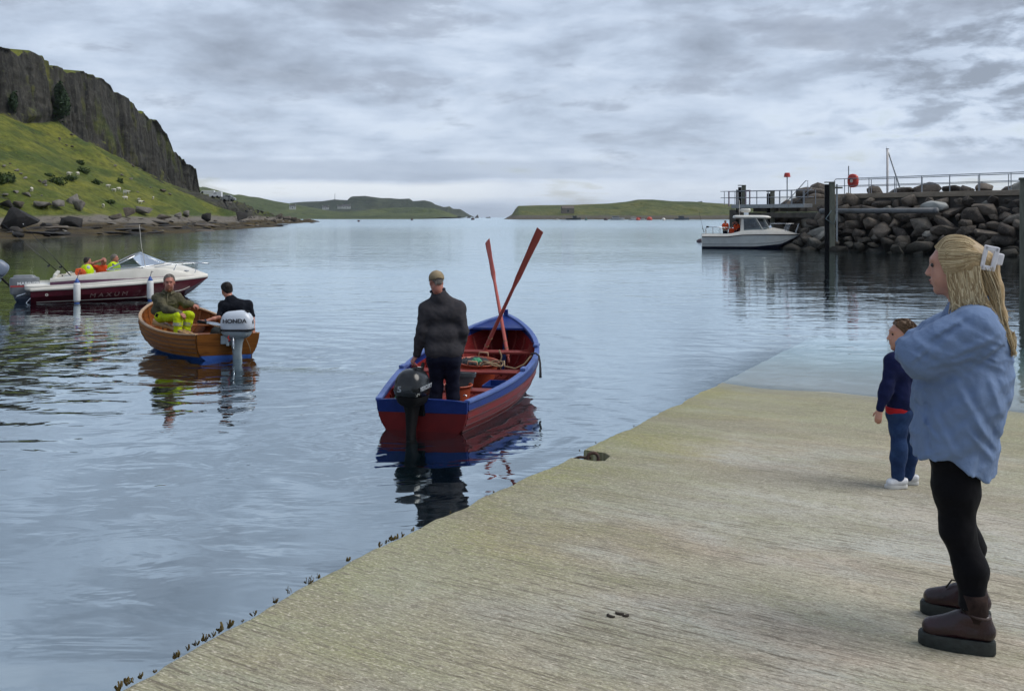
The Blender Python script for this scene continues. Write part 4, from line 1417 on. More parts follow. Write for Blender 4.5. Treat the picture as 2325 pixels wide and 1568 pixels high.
# ---- varnished clinker dinghy ---------------------------------------------
TH_D = -0.695
dinghy = empty('dinghy', (-4.933, 15.651, 0), rot=(0.056, 0, math.pi / 2 - TH_D))
tag(dinghy, 'varnished wooden dinghy with blue bottom and silver outboard, two men aboard', 'boat')
HD = Hull(3.176, 0.554, 0.832, 0.421, 0.435, 0.804, 0.527, 2.27, keel=-0.14, rake=0.15)
HD.planks(dinghy, [0, 0.27, 0.44, 0.58, 0.69, 0.79, 0.89, 1.0], [ANTIFOUL, ANTIFOUL, VARNISH, VARNISH, VARNISH, VARNISH, VARNISH], lap=0.02, inner=VARNISH_IN, seam=mat('lap_shadow_brown', (0.035, 0.014, 0.006), (0.02, 0.009, 0.005), 9, 0.6))  # dark brown strips draw the shade under the laps
HD.rail(dinghy, PALE_WOOD, w=0.055, h=0.03, out=0.02)
HD.transom(dinghy, ANTIFOUL, zcut=0.055, m2=VARNISH_DK, arch=0.012)
HD.stem(dinghy, VARNISH, top=0.03)
for s in np.linspace(0.1, 0.95, 15):
    HD.rib(dinghy, float(s), VARNISH_IN, w=0.025, th=0.014)
HD.floor(dinghy, 0.125, VARNISH_IN, s1=0.9, boards=(-0.45, -0.3, -0.15, 0, 0.15, 0.3, 0.45))
HD.thwart(dinghy, 0.32, 0.30, PALE_WOOD, w=0.34)
HD.thwart(dinghy, 1.45, 0.27, VARNISH_IN, w=0.24)
HD.thwart(dinghy, 2.35, 0.36, VARNISH_IN, w=0.22)
M_din = Matrix.Translation(dinghy.location) @ dinghy.rotation_euler.to_matrix().to_4x4()

OH = empty('outboard_motor', M_din @ Vector((-0.14, -0.03, 0.43)))
tag(OH, 'silver outboard motor on the stern of the varnished dinghy', 'motor')
_tdir = (at(458, 733, 15.45) - at(520, 742, 15.5))
OH.rotation_euler = (0.02, 0.0, math.atan2(_tdir.y, _tdir.x) - 0.12)
outboard(OH, SILVER, GREY_LEG, L=0.55, W=0.32, H=0.36, low=-0.56)
MB().tube([(0.06, 0.0, 0.04), (0.18, 0.0, 0.14), (0.42, 0, 0.185)], [0.04, 0.036, 0.03], 12).build('tiller_arm', CHROME, OH, smooth=True)
MB().tube([(0.42, 0, 0.185), (0.58, 0, 0.205)], 0.028, 12).build('tiller_grip', BLACK_RUB, OH, smooth=True)
_b = MB()
loft(_b, [superring((-0.10, 0, z), (0.285 * f, 0, 0), (0, 0.166 * f, 0), 3.3) for z, f in ((0.055, 0.97), (0.06, 1.0), (0.078, 1.0), (0.083, 0.97))])
_b.build('seam', BLACK_RUB, OH)
text_part('lettering', 'HONDA', 0.095, BLACK_INK, OH, frame((-0.10, 0.165, 0.225), (-1, 0, 0.02), (0, -0.12, 1)), bold=0.003, sx=1.15)
text_part('numeral', '4', 0.10, BLACK_INK, OH, frame((-0.378, 0.03, 0.20), (0, -1, 0), (0, 0, 1)), bold=0.003)
MB().box((-0.24, 0.0, 0.372), (0.12, 0.10, 0.03)).build('cowl_vent', BLACK_RUB, OH, bevel=0.01)
MB().tube([(-0.06, 0.10, -0.02), (-0.07, 0.11, -0.20), (-0.06, 0.10, -0.26)], 0.018, 8).build('tilt_lever', CHROME, OH, smooth=True)
_b = MB()
_b.tube([(0.0, 0.12, -0.02), (0.02, 0.14, -0.06), (-0.02, 0.15, -0.09), (0.01, 0.13, -0.12)], 0.012, 6)
_b.build('kill_cord', RED_CLOTH, OH, smooth=True)
_o = MB().tube([M_din @ Vector(p) for p in ((-0.12, -0.25, 0.42), (-0.13, -0.33, 0.28), (-0.12, -0.38, 0.18), (-0.10, -0.42, 0.06))], 0.007, 5).build('safety_line', ROPE, None, smooth=True)
tag(_o, 'thin cord hanging across the dinghy transom beside the silver motor', 'rope')

for i, (a, b, lab) in enumerate((((0.42, 0.46, 0.36), (1.95, 0.60, 0.46), 'pale wooden oar lying inside the dinghy, outer of the lashed pair'), ((0.45, 0.38, 0.365), (1.95, 0.50, 0.44), 'pale wooden oar lying inside the dinghy, inner of the lashed pair'))):
    oar(M_din @ Vector(a), M_din @ Vector(b), OAR_WOOD, lab, blade=0.6, bw=0.055, twist=0.4, grip_r=0.026)


# ---- motor boats ------------------------------------------------------------
def smooth_tab(xs, tab, k=3):
    v = np.interp(xs, [t[0] for t in tab], [t[1] for t in tab])
    for _ in range(k):
        p = np.concatenate([[2 * v[0] - v[1]], v, [2 * v[-1] - v[-2]]])
        v = 0.25 * p[:-2] + 0.5 * p[1:-1] + 0.25 * p[2:]
    return v


def strip(mb, curves, close_ends=False):
    """skin between consecutive curves (each (n,3))"""
    mb.grid(np.stack(curves, 0))


def hull_part(parent, name, m, curves, both=True, smooth=40, close_stern=False):
    mb = MB()
    n = len(curves[0])
    allc = [np.array(c) for c in curves]
    if both:
        port = [c * np.array([1, -1, 1]) for c in allc]
        ring = allc[::-1] + port
    else:
        ring = allc
    mb.grid(np.stack(ring, 0))
    if close_stern:
        k = len(ring)
        mb.f.append(tuple(i * n for i in range(k)))
    return mb.build(name, m, parent, angle=smooth)


def cv(xs, ys, zs):
    return np.stack([xs + 0 * zs, ys + 0 * zs, zs + 0 * ys], -1)


# maroon and white speedboat
TH_S = math.radians(66)
speed = empty('speedboat', (-13.82, 26.25, 0), rz=math.pi / 2 - TH_S)
speed.scale = (0.965, 0.965, 1.0)
tag(speed, 'maroon and white speedboat with windscreen and three people in it', 'boat')
M_sp = Matrix.Translation(speed.location) @ speed.rotation_euler.to_matrix().to_4x4()
LS = 4.98
xs = np.linspace(0, LS, 70)
sx_ = xs / LS
half = smooth_tab(xs, [(0, 1.0), (1.5, 1.08), (2.8, 1.05), (3.7, 0.84), (4.4, 0.47), (4.8, 0.17), (LS, 0.015)])
zr = smooth_tab(xs, [(0, 0.36), (1.5, 0.40), (3.0, 0.47), (LS, 0.575)])
zc = smooth_tab(xs, [(0, -0.02), (3.0, 0.03), (4.2, 0.18), (LS, 0.54)])
zk = smooth_tab(xs, [(0, -0.30), (3.4, -0.28), (4.1, -0.12), (4.6, 0.22), (LS, 0.55)])
stern_in = np.where(xs < 0.001, 0.0, 0)
hull_part(speed, 'hull', MAROON, [cv(xs, half * 0, zk), cv(xs, half * 0.80, zc), cv(xs, half * 0.97, (zc + zr) * 0.55), cv(xs, half, zr)], close_stern=True, smooth=28)
hull_part(speed, 'boot_stripe', WHITE_GEL, [cv(xs[2:62], half[2:62] * 0.835 + 0.012, zc[2:62] + 0.035), cv(xs[2:62], half[2:62] * 0.85 + 0.014, zc[2:62] + 0.06)], both=False)
o = [q for q in speed.children if q.name.startswith('boot_stripe')][0]
c2 = o.copy(); COL.objects.link(c2); c2.parent = speed; c2.scale = (1, -1, 1)
# rub rail moulding
rub = [cv(xs, half + 0.012, zr - 0.015), cv(xs, half + 0.035, zr + 0.005), cv(xs, half + 0.035, zr + 0.05), cv(xs, half + 0.0, zr + 0.075)]
hull_part(speed, 'rub_rail', WHITE_GEL, rub, both=False)
hull_part(speed, 'rub_rail', WHITE_GEL, [c * np.array([1, -1, 1]) for c in rub], both=False)
# topsides above the rail: white with a tapering plum stripe
zd = smooth_tab(xs, [(0.0, 0.62), (0.45, 0.68), (1.2, 0.75), (2.2, 0.86), (2.9, 0.92), (3.6, 0.88), (4.5, 0.71), (LS, 0.62)])
i0, i1 = 7, 70
ya = smooth_tab(xs, [(0, 0.98), (3.0, 0.93), (4.2, 0.86), (LS, 0.6)], 2)
for sd in (1, -1):
    k = np.array([1, sd, 1])
    lo_, hi_ = 0.24 + 0.0 * xs, np.interp(xs, [0, 1.2, 2.6, 5], [0.62, 0.58, 0.30, 0.24])
    z0_, z1_ = zr + 0.075, zd
    L0 = cv(xs, half * 0.99, z0_)[i0:i1]
    La = cv(xs, half * (0.99 - 0.015), z0_ + (z1_ - z0_) * lo_)[i0:i1]
    Lb = cv(xs, half * (0.99 + (ya - 0.99) * 0.5), z0_ + (z1_ - z0_) * hi_)[i0:i1]
    L1 = cv(xs, half * ya, z1_)[i0:i1]
    hull_part(speed, 'topside', WHITE_GEL, [L0 * k, La * k], both=False)
    hull_part(speed, 'plum_stripe', PURPLE, [La * k, Lb * k], both=False)
    hull_part(speed, 'topside', WHITE_GEL, [Lb * k, (Lb * 0.4 + L1 * 0.6 + np.array([0, 0.012, 0])) * k, L1 * k], both=False)
    # side deck and cockpit liner
    j0, j1 = 7, 44
    S1 = cv(xs, half * ya - 0.24, zd + 0.01)[j0:j1]
    S2 = cv(xs, half * ya - 0.28, 0.16 + 0 * zd)[j0:j1]
    hull_part(speed, 'side_deck', WHITE_GEL, [L1[:j1 - i0] * k, S1 * k, S2 * k], both=False)
fd = slice(42, 70)
crown = np.sin(np.clip((xs - 2.95) / 2.0, 0, 1) * math.pi) * 0.16 + 0.04
hull_part(speed, 'foredeck', WHITE_GEL, [cv(xs, 0 * half, zd + crown)[fd], cv(xs, half * ya * 0.45, zd + crown * 0.85)[fd], cv(xs, half * ya * 0.8, zd + crown * 0.45)[fd], cv(xs, half * ya, zd)[fd]])
MB().box((1.75, 0, 0.14), (2.7, 1.6, 0.04)).build('cockpit_floor', mat('grey_deck', (0.42, 0.41, 0.38), (0.36, 0.35, 0.32), 8, 0.6), speed)
mb = MB()
mb.box((3.05, 0, 0.50), (0.04, 1.62, 0.75))
mb.build('dash_bulkhead', WHITE_GEL, speed)
# stern: swim platform moulding and inner transom
b = MB()
loft(b, [superring((0.26, 0, z), (a, 0, 0), (0, w, 0), 8, 40) for z, a, w in ((0.36, 0.40, 0.99), (0.40, 0.44, 1.02), (0.50, 0.44, 1.02), (0.535, 0.38, 0.97))])
b.build('swim_platform', WHITE_GEL, speed, angle=35)
b = MB()
b.prism([(0.50, 0.50), (0.62, 0.52), (0.70, 0.80), (0.60, 0.84)], -0.95, 0.95, 'y')
b.build('motor_well', WHITE_GEL, speed, bevel=0.03)
for x, w in ((1.15, 1.3), (2.3, 0.55)):
    b = MB()
    b.box((x, -0.42 if x > 2 else 0, 0.36), (0.5, w, 0.14))
    b.box((x - 0.22, -0.42 if x > 2 else 0, 0.58), (0.12, w, 0.42))
    b.build('seat', mat('cream_vinyl', (0.60, 0.56, 0.48), (0.52, 0.48, 0.4), 8, 0.45), speed, bevel=0.04)
b = MB()
b.box((2.3, 0.42, 0.36), (0.5, 0.55, 0.14))
b.box((2.08, 0.42, 0.58), (0.12, 0.55, 0.42))
b.build('seat', MATS['cream_vinyl'], speed, bevel=0.04)
# windscreen: bent frame with panes
W0 = [(2.0, 0.83, 0.90), (3.0, 0.74, 0.95), (3.62, 0.38, 1.03), (3.70, 0.0, 1.06)]
W1 = [(2.05, 0.83, 0.92), (2.72, 0.66, 1.24), (2.95, 0.34, 1.34), (3.0, 0.0, 1.35)]
for sd in (1, -1):
    A = [Vector((x, sd * y, z)) for x, y, z in W0]
    B_ = [Vector((x, sd * y, z)) for x, y, z in W1]
    for i in range(3):
        MB().raw([A[i], A[i + 1], B_[i + 1], B_[i]], [(0, 1, 2, 3)]).build('pane', GLASS, speed)
    MB().tube(B_, 0.022, 8).build('windscreen_frame', CHROME, speed, smooth=True)
    MB().tube(A, 0.018, 8).build('windscreen_frame', CHROME, speed, smooth=True)
    for i in (1, 2):
        MB().tube([A[i], B_[i]], 0.014, 6).build('windscreen_post', CHROME, speed, smooth=True)
    MB().tube([Vector((3.35, sd * 0.74, 0.94)), Vector((3.9, sd * 0.66, 1.02)), Vector((4.5, sd * 0.40, 1.02)), Vector((5.0, sd * 0.08, 0.98))], 0.014, 6).build('bow_rail', CHROME, speed, smooth=True)
    for x, y in ((3.9, 0.62), (4.55, 0.37)):
        MB().tube([(x, sd * y, 0.80 if x < 4 else 0.72), (x + 0.1, sd * (y - 0.02), 1.02)], 0.011, 6).build('rail_stanchion', CHROME, speed)
    for x in (0.95, 2.15, 4.3):
        MB().box((x, sd * (0.95 if x < 3 else 0.42), (0.765 if x < 1 else 0.9) if x < 3 else 0.80), (0.16, 0.03, 0.03)).build('cleat', CHROME, speed, bevel=0.01)
MB().tube([Vector((3.1, -0.70, 0.95)), Vector((2.98, -0.78, 1.55)), Vector((2.92, -0.82, 2.2))], [0.009, 0.007, 0.004], 6).build('whip_aerial', WHITE_GEL, speed, smooth=True)
MB().tube([Vector((-0.1, -0.55, 0.28)), Vector((-0.38, -0.62, 0.20))], 0.018, 6).build('boarding_ladder', CHROME, speed)
b = MB()
for y in (-0.45, -0.66):
    b.tube([(-0.03, y, 0.12), (-0.12, y, 0.02), (-0.16, y, -0.16)], 0.016, 6)
b.build('ladder_rung', CHROME, speed)
_ml = frame((2.06, -1.108, 0.20), (1, -0.03, 0.035), (0, -0.35, 1))
text_part('lettering', 'M A X U M', 0.175, DULL_INK, speed, _ml, bold=0.0, shear=0.25, sx=1.25)
b = MB()
b.tube([(0.42 + 0.03 * math.cos(t), -1.0, 0.24 + 0.03 * math.sin(t)) for t in np.linspace(0, 2 * math.pi, 12, endpoint=False)], 0.012, 6, closed=True)
b.build('drain_fitting', WHITE_GEL, speed)

OM = empty('outboard_motor', M_sp @ Vector((-0.08, -0.15, 0.44)), rz=math.pi / 2 - TH_S)
tag(OM, 'large grey outboard motor at the stern of the speedboat', 'motor')
b = MB()
loft(b, [superring((-0.14 + dx, 0, z), (a, 0, 0), (0, w, 0), 5, 32) for z, a, w, dx in ((-0.30, 0.30, 0.17, 0.02), (-0.22, 0.42, 0.21, 0), (-0.02, 0.44, 0.225, 0), (0.18, 0.44, 0.225, 0), (0.27, 0.43, 0.22, 0.0), (0.285, 0.36, 0.18, 0.0), (0.35, 0.30, 0.15, -0.02), (0.36, 0.24, 0.12, -0.02))])
b.build('cowl', MARINER, OM, angle=30)
b = MB()
loft(b, [superring((-0.10, 0, z), (a, 0, 0), (0, w, 0), 3, 24) for z, a, w in ((-0.95, 0.16, 0.05), (-0.6, 0.22, 0.08), (-0.4, 0.34, 0.16), (-0.29, 0.38, 0.19))])
b.build('leg', mat('dark_blue_leg', (0.018, 0.03, 0.06), (0.012, 0.02, 0.045), 8, 0.4), OM, smooth=True)
OM.scale = (0.86, 0.86, 0.9)
text_part('lettering', 'MARINER', 0.125, WHITE_INK, OM, frame((-0.02, -0.229, 0.10), (1, 0, 0), (0, 0, 1)), bold=0.003, sx=1.25)
MB().box((-0.33, -0.226, 0.02), (0.42, 0.006, 0.05)).build('stripe', RED_STRIPE, OM)

# spare outboard tilted up beside it
OS = empty('outboard_motor', M_sp @ Vector((-0.95, 0.55, 0.72)), rot=(0, math.radians(35), math.pi / 2 - TH_S))
tag(OS, 'smaller blue-grey outboard tilted up at the left frame edge', 'motor')
outboard(OS, mat('bluegrey_cowl', (0.16, 0.20, 0.27), (0.12, 0.15, 0.21), 6, 0.35), GREY_LEG, L=0.5, W=0.34, H=0.40, low=-0.75)
MB().tube([(0.1, 0.0, 0.0), (0.35, 0.02, -0.05), (0.62, 0.03, -0.12)], [0.03, 0.028, 0.025], 8).build('tiller_arm', BLACK_RUB, OS, smooth=True)

for i, (x, lab) in enumerate(((1.18, 'white fender with blue ends hanging nearest the speedboat stern'), (3.10, 'white fender with blue ends hanging amidships on the speedboat'))):
    y = -float(np.interp(x, xs, half)) - 0.16
    f = empty('fender', M_sp @ Vector((x, y, 0.42)))
    tag(f, lab, 'fender', 'fenders on the speedboat')
    mb = MB().lathe([(0.02, -0.40), (0.075, -0.385), (0.092, -0.33), (0.092, 0.10), (0.08, 0.15), (0.03, 0.17)], 20)
    mb.build('fender_body', mat('white_fender', (0.72, 0.73, 0.73), (0.62, 0.63, 0.63), 7, 0.45), f, smooth=True)
    MB().lathe([(0.08, 0.152), (0.06, 0.19), (0.025, 0.27), (0.015, 0.28)], 16).build('fender_cap', ANTIFOUL, f, smooth=True)
    MB().lathe([(0.02, -0.47), (0.065, -0.46), (0.07, -0.41), (0.06, -0.40)], 16).build('fender_end', ANTIFOUL, f, smooth=True)
    MB().tube([(0, 0, 0.26), (0.0, 0.10, 0.42), (0.02, 0.16, 0.50 - 0.1 * i)], 0.010, 5).build('fender_rope', ROPE_DK, f)


def rod(a, b, label, r=0.016):
    a, b = Vector(a), Vector(b)
    o = empty('fishing_rod', a)
    tag(o, label, 'fishing rod')
    d = b - a
    MB().tube([Vector((0, 0, 0)), d * 0.30], [r, r * 0.8], 7).build('grip', BLACK_RUB, o, smooth=True)
    MB().tube([d * 0.30, d * 0.65, d], [r * 0.6, r * 0.45, r * 0.25], 6).build('blank', BLACK_GLOSS, o, smooth=True)
    MB().tube([d * 0.985, d], [r * 0.5, r * 0.5], 6).build('tip', WHITE_INK, o)
    q = d * 0.2
    MB().lathe([(0.015, -0.03), (0.032, -0.028), (0.032, 0.028), (0.015, 0.03)], 12, Matrix.Translation(q + Vector((-0.02, -0.02, -0.04))) @ Matrix.Rotation(1.3, 4, 'Y')).build('reel', BLACK_GLOSS, o, smooth=True)
    return o


rod(M_sp @ Vector((1.02, -0.66, 0.72)), at(52, 508, 26.6), 'black fishing rod standing in the speedboat, nearer of the two')
rod(M_sp @ Vector((0.75, 0.72, 0.66)), at(-6, 498, 28.0), 'fishing rod farther left, its tip leaving the frame', 0.015)
blob('life_jacket', 'orange life jacket lying in the speedboat cockpit', 'life jacket', M_sp @ Vector((1.32, -0.35, 0.80)), (0.22, 0.15, 0.13), mat('orange_nylon', (0.78, 0.12, 0.02), (0.60, 0.08, 0.015), 10, 0.6), 13, amp=0.35)
# ------------------------------------------------------------------ breakwater and pier
def rock_mesh(seed, npts=17, flat=0.85, bev=0.022):
    r = random.Random(seed)
    bm = bmesh.new()
    sx, sy, sz = 1.0, r.uniform(0.65, 0.95), r.uniform(0.55, 0.85) * flat
    p = r.uniform(2.3, 4.0)
    for i in range(npts):
        v = Vector((r.gauss(0, 1), r.gauss(0, 1), r.gauss(0, 1))).normalized()
        k = (abs(v.x) ** p + abs(v.y) ** p + abs(v.z) ** p) ** (-1 / p)
        v = v * k * r.uniform(0.88, 1.05)
        bm.verts.new((v.x * sx * 0.5, v.y * sy * 0.5, v.z * sz * 0.5))
    g = bmesh.ops.convex_hull(bm, input=bm.verts)
    junk = [e for e in g['geom_interior'] + g['geom_unused'] if isinstance(e, bmesh.types.BMVert)]
    if junk:
        bmesh.ops.delete(bm, geom=list(set(junk)), context='VERTS')
    bmesh.ops.dissolve_limit(bm, angle_limit=0.28, verts=bm.verts, edges=bm.edges)
    bmesh.ops.bevel(bm, geom=list(bm.edges), offset=bev, segments=1, profile=0.6, affect='EDGES')
    bmesh.ops.recalc_face_normals(bm, faces=bm.faces)
    me = bpy.data.meshes.new('boulder')
    bm.to_mesh(me)
    bm.free()
    me.polygons.foreach_set('use_smooth', [True] * len(me.polygons))
    me.set_sharp_from_angle(angle=math.radians(50))
    return me


def rock_material(name, c1, c2, c3, wet_z=None):
    m = bpy.data.materials.new(name)
    m.use_nodes = True
    n = NT(m.node_tree)
    oi = n.add('ShaderNodeObjectInfo').outputs['Random']
    co = n.add('ShaderNodeTexCoord').outputs['Object']
    P = n.add('ShaderNodeNewGeometry').outputs['Position']
    off = n.add('ShaderNodeCombineXYZ', {0: n.math('MULTIPLY', oi, 37.0), 1: 0.0, 2: 0.0}).outputs[0]
    v = n.vmath('ADD', co, off)
    a = n.noise(v, 2.6, 6, 0.62, 0.4)
    b = n.noise(v, 11.0, 5, 0.68)
    col = n.mix(n.mapr(oi, 0.1, 0.75), c1, c2)
    col = n.mix(n.mapr(oi, 0.86, 0.93), col, c3)
    col = n.mix(n.mapr(a, 0.38, 0.62, 0.55, 0.0), col, tuple(q * 0.45 for q in c1))
    col = n.mix(n.mapr(b, 0.55, 0.72, 0.0, 0.45), col, tuple(min(1, q * 2.2) for q in c2))
    if wet_z is not None:
        z = n.add('ShaderNodeSeparateXYZ', {0: P}).outputs[2]
        zz = n.math('ADD', z, n.math('MULTIPLY', n.math('SUBTRACT', a, 0.5), 0.8))
        col = n.mix(n.mapr(zz, wet_z - 0.5, wet_z + 0.5, 0.8, 0.0), col, (0.016, 0.017, 0.014))
    bp = n.add('ShaderNodeBump', {'Height': n.math('ADD', a, n.math('MULTIPLY', b, 0.5)), 'Distance': 0.10, 'Strength': 0.8})
    s = n.add('ShaderNodeBsdfPrincipled', {'Base Color': col, 'Roughness': 0.8, 'Specular IOR Level': 0.3, 'Normal': bp.outputs[0]})
    n.add('ShaderNodeOutputMaterial', {'Surface': s.outputs[0]})
    return m


ARMOUR = rock_material('armour_stone', (0.050, 0.042, 0.036), (0.155, 0.130, 0.105), (0.27, 0.265, 0.24), wet_z=0.9)
ROCKS = [rock_mesh(100 + i) for i in range(14)]
for me in ROCKS:
    me.materials.append(ARMOUR)
CONC = mat('pier_concrete', (0.30, 0.25, 0.19), (0.20, 0.165, 0.125), 1.2, 0.85, 0.02, 12, stretch=(1, 1, 2.5), dist=0.6)
CONC_DK = mat('stained_concrete', (0.115, 0.105, 0.092), (0.06, 0.056, 0.05), 1.6, 0.85, 0.02, 12)
PILE_BLK = mat('black_pile_fender', (0.009, 0.009, 0.011), (0.005, 0.005, 0.006), 3, 0.7, spec=0.1)
PILE_GRN = mat('weathered_pile', (0.16, 0.165, 0.13), (0.095, 0.10, 0.075), 2.5, 0.8, 0.01, 20, stretch=(2, 2, 0.5))
RAILM = mat('grey_handrail', (0.27, 0.30, 0.34), (0.20, 0.225, 0.26), 6, 0.5, metal=0.3)
REDP = mat('red_housing', (0.52, 0.045, 0.028), (0.42, 0.035, 0.022), 6, 0.4)

PE = Vector((0.6, -0.8, 0))          # along the pier, towards the right and the camera
PN = Vector((-0.8, -0.6, 0))         # out of its face, towards the harbour
P0 = Vector((25.1, 70.2, 0))


def pier(a, n, z):
    p = P0 + PE * a + PN * n
    return Vector((p.x, p.y, z))


PROT = math.atan2(PE.y, PE.x)
breakwater = empty('breakwater', pier(0, 0, 0), rz=PROT)
tag(breakwater, 'rock armoured breakwater with concrete walkway and handrails', 'breakwater')


def pl(a, n, z):
    """pier coordinates in the breakwater's own frame (x along, -y out of the face)"""
    return Vector((a, -n, z))


b = MB()
b.box(pl(11, -1.25, 4.02), (22.6, 2.7, 0.36))
b.build('concrete_cap', CONC, breakwater, bevel=0.03)
MB().box(pl(11.2, -1.3, 3.1), (22.0, 2.4, 1.6)).build('concrete_wall', CONC_DK, breakwater)
b = MB()
b.prism([(0.05, 3.84), (4.1, -0.4), (4.6, -2.5), (-6, -2.5), (-6, 3.84)], -9.8, 24, 'x')
cm = b.mesh('rubble_core')
cm.transform(Matrix.Scale(-1, 4, (0, 1, 0)))
bm = bmesh.new(); bm.from_mesh(cm)
for v in bm.verts:
    if v.co.x < -2 and v.co.z > 0:
        v.co.z = 1.6
bmesh.ops.recalc_face_normals(bm, faces=bm.faces)
bm.to_mesh(cm); bm.free()
link('rubble_core', cm, mat('rubble_dark', (0.022, 0.021, 0.02), (0.012, 0.012, 0.012), 1.5, 0.9), breakwater)

rr = random.Random(41)
count = 0
for row in range(8):
    t = row / 7
    a = -9.6 + rr.uniform(0, 1)
    while a < 23:
        size = rr.choice((0.75, 0.95, 1.15, 1.4, 1.7)) * rr.uniform(0.9, 1.1)
        z = -0.15 + t * 3.55 + rr.uniform(-0.12, 0.12)
        n_ = 4.15 - t * 3.85 + rr.uniform(-0.15, 0.2)
        if a < -1.0:
            n_ -= 1.7
        if a < -1.0 and z > 2.0:
            a += 1.0
            continue
        o = bpy.data.objects.new('boulder', ROCKS[rr.randrange(len(ROCKS))])
        COL.objects.link(o)
        o.parent = breakwater
        o.location = pl(a, n_, z)
        o.rotation_euler = (rr.uniform(-0.5, 0.5), rr.uniform(-0.5, 0.5), rr.uniform(0, 6.28))
        s = size * rr.uniform(0.9, 1.1)
        o.scale = (s * rr.uniform(0.95, 1.3), s * rr.uniform(0.85, 1.0), s * rr.uniform(0.8, 1.05))
        a += size * rr.uniform(0.72, 0.95)
        count += 1
a = 1.0
while a < 22:                                 # crest stones behind the walkway
    size = rr.uniform(1.2, 2.3)
    o = bpy.data.objects.new('boulder', ROCKS[rr.randrange(len(ROCKS))])
    COL.objects.link(o)
    o.parent = breakwater
    o.location = pl(a, -3.6 - rr.uniform(0, 0.8), 4.25 + 0.12 * size + (0.35 if a > 12 else 0))
    o.rotation_euler = (rr.uniform(-0.4, 0.4), rr.uniform(-0.4, 0.4), rr.uniform(0, 6.28))
    o.scale = (size * 1.15, size, size * 0.85)
    a += size * 0.85
for (u, v, Y, sx, sz) in ((1842, 438, 74, 2.6, 2.0), (1862, 430, 74.5, 2.4, 1.8), (1806, 457, 76, 1.5, 1.1), (1828, 452, 74, 1.6, 1.3), (1850, 452, 73, 1.7, 1.4), (1818, 462, 74, 1.6, 1.2), (1790, 462, 78, 1.6, 1.0)):
    o = bpy.data.objects.new('boulder', ROCKS[rr.randrange(len(ROCKS))])
    COL.objects.link(o)
    o.parent = breakwater
    o.location = Matrix.Rotation(-PROT, 4, 'Z') @ (at(u, v, Y) - pier(0, 0, 0))
    o.rotation_euler = (0.2, 0.1, rr.uniform(0, 6))
    o.scale = (sx, sx * 0.9, sz)
# big pale stone in the face
o = bpy.data.objects.new('boulder', ROCKS[3].copy())
COL.objects.link(o)
o.data.materials[0] = mat('pale_stone', (0.36, 0.37, 0.35), (0.24, 0.25, 0.24), 2, 0.8, 0.03, 8)
o.parent = breakwater
o.location = pl(8.1, 1.25, 3.15)
o.scale = (2.7, 1.3, 1.4)

# handrails
for nn, off in ((-0.12, 0.0), (-2.3, 0.9)):
    mb = MB()
    mb.tube([pl(-0.35, nn, 4.22), pl(-0.35, nn, 5.22), pl(-0.2, nn, 5.36), pl(22, nn, 5.36)], 0.03, 8)
    mb.build('handrail', RAILM, breakwater, smooth=True)
    MB().tube([pl(-0.35, nn, 4.82), pl(22, nn, 4.82)], 0.024, 8).build('handrail', RAILM, breakwater, smooth=True)
    for i in range(11):
        x = 0.55 + off + i * 2.05
        MB().tube([pl(x, nn, 4.19), pl(x, nn, 5.35)], 0.03, 8).build('rail_post', RAILM, breakwater)
# long pipe along the face, waling beams and blocks at the pier head
MB().tube([pl(0.1, 2.35, 2.86), pl(9.2, 2.35, 2.86)], 0.19, 16).build('pipe', mat('grey_pipe', (0.15, 0.16, 0.17), (0.10, 0.105, 0.11), 2, 0.6), breakwater, smooth=True)
for x in (0.2, 9.0):
    MB().tube([pl(x, 2.35, 2.86), pl(x + 0.16, 2.35, 2.86)], 0.215, 16).build('pipe_collar', MATS['grey_pipe'], breakwater)
MB().beam(pl(-7.2, 1.6, 2.58), pl(-0.2, 1.6, 2.58), 0.4, 0.42).build('waling_beam', CONC_DK, breakwater, bevel=0.02)
for x0, x1, z in ((-6.9, -4.6, 3.02), (-4.3, -2.6, 3.02), (-8.8, -7.2, 2.6)):
    MB().box(pl((x0 + x1) / 2, 0.6, z), (x1 - x0, 1.6, 0.36)).build('concrete_block', CONC_DK, breakwater, bevel=0.03)
MB().box(pl(-1.5, -0.9, 3.35), (2.6, 2.2, 1.0)).build('concrete_block', CONC, breakwater, bevel=0.03)
MB().box(pl(-0.2, -0.6, 3.72), (1.2, 2.0, 0.55)).build('concrete_block', CONC, breakwater, bevel=0.03)
MB().box(pl(-9.3, 0.2, 2.3), (1.0, 1.4, 1.5)).build('concrete_block', CONC_DK, breakwater, bevel=0.03)
MB().box(pl(-5.2, -0.9, 1.0), (8.4, 1.8, 3.0)).build('quay_wall', CONC_DK, breakwater)
# landing walkway
for k in range(5):
    x0, x1 = -8.6 + k * 1.42, -8.6 + (k + 1) * 1.42 - 0.03
    MB().box(pl((x0 + x1) / 2, 1.55, 3.30), (x1 - x0, 1.1, 0.30)).build('walkway_panel', GALV, breakwater, bevel=0.01)
for nn in (2.0, 1.05):
    for z in (4.52, 3.98):
        MB().tube([pl(-9.8, nn, z + 0.06), pl(-1.4, nn, z)], 0.026, 8).build('handrail', RAILM, breakwater, smooth=True)
    for i in range(8):
        x = -9.4 + i * 1.12 + (0.35 if nn < 1.5 else 0)
        MB().tube([pl(x, nn, 3.42), pl(x, nn, 4.55)], 0.028, 8).build('rail_post', RAILM, breakwater)
MB().tube([pl(-3.6, 1.6, 3.5), pl(-2.0, 1.2, 5.25), pl(-1.8, 1.2, 5.28), pl(-1.8, 1.2, 3.9)], 0.03, 8).build('handrail', RAILM, breakwater, smooth=True)
MB().tube([pl(-3.4, 0.4, 3.6), pl(-2.0, 0.4, 4.7)], 0.03, 8).build('handrail', RAILM, breakwater, smooth=True)
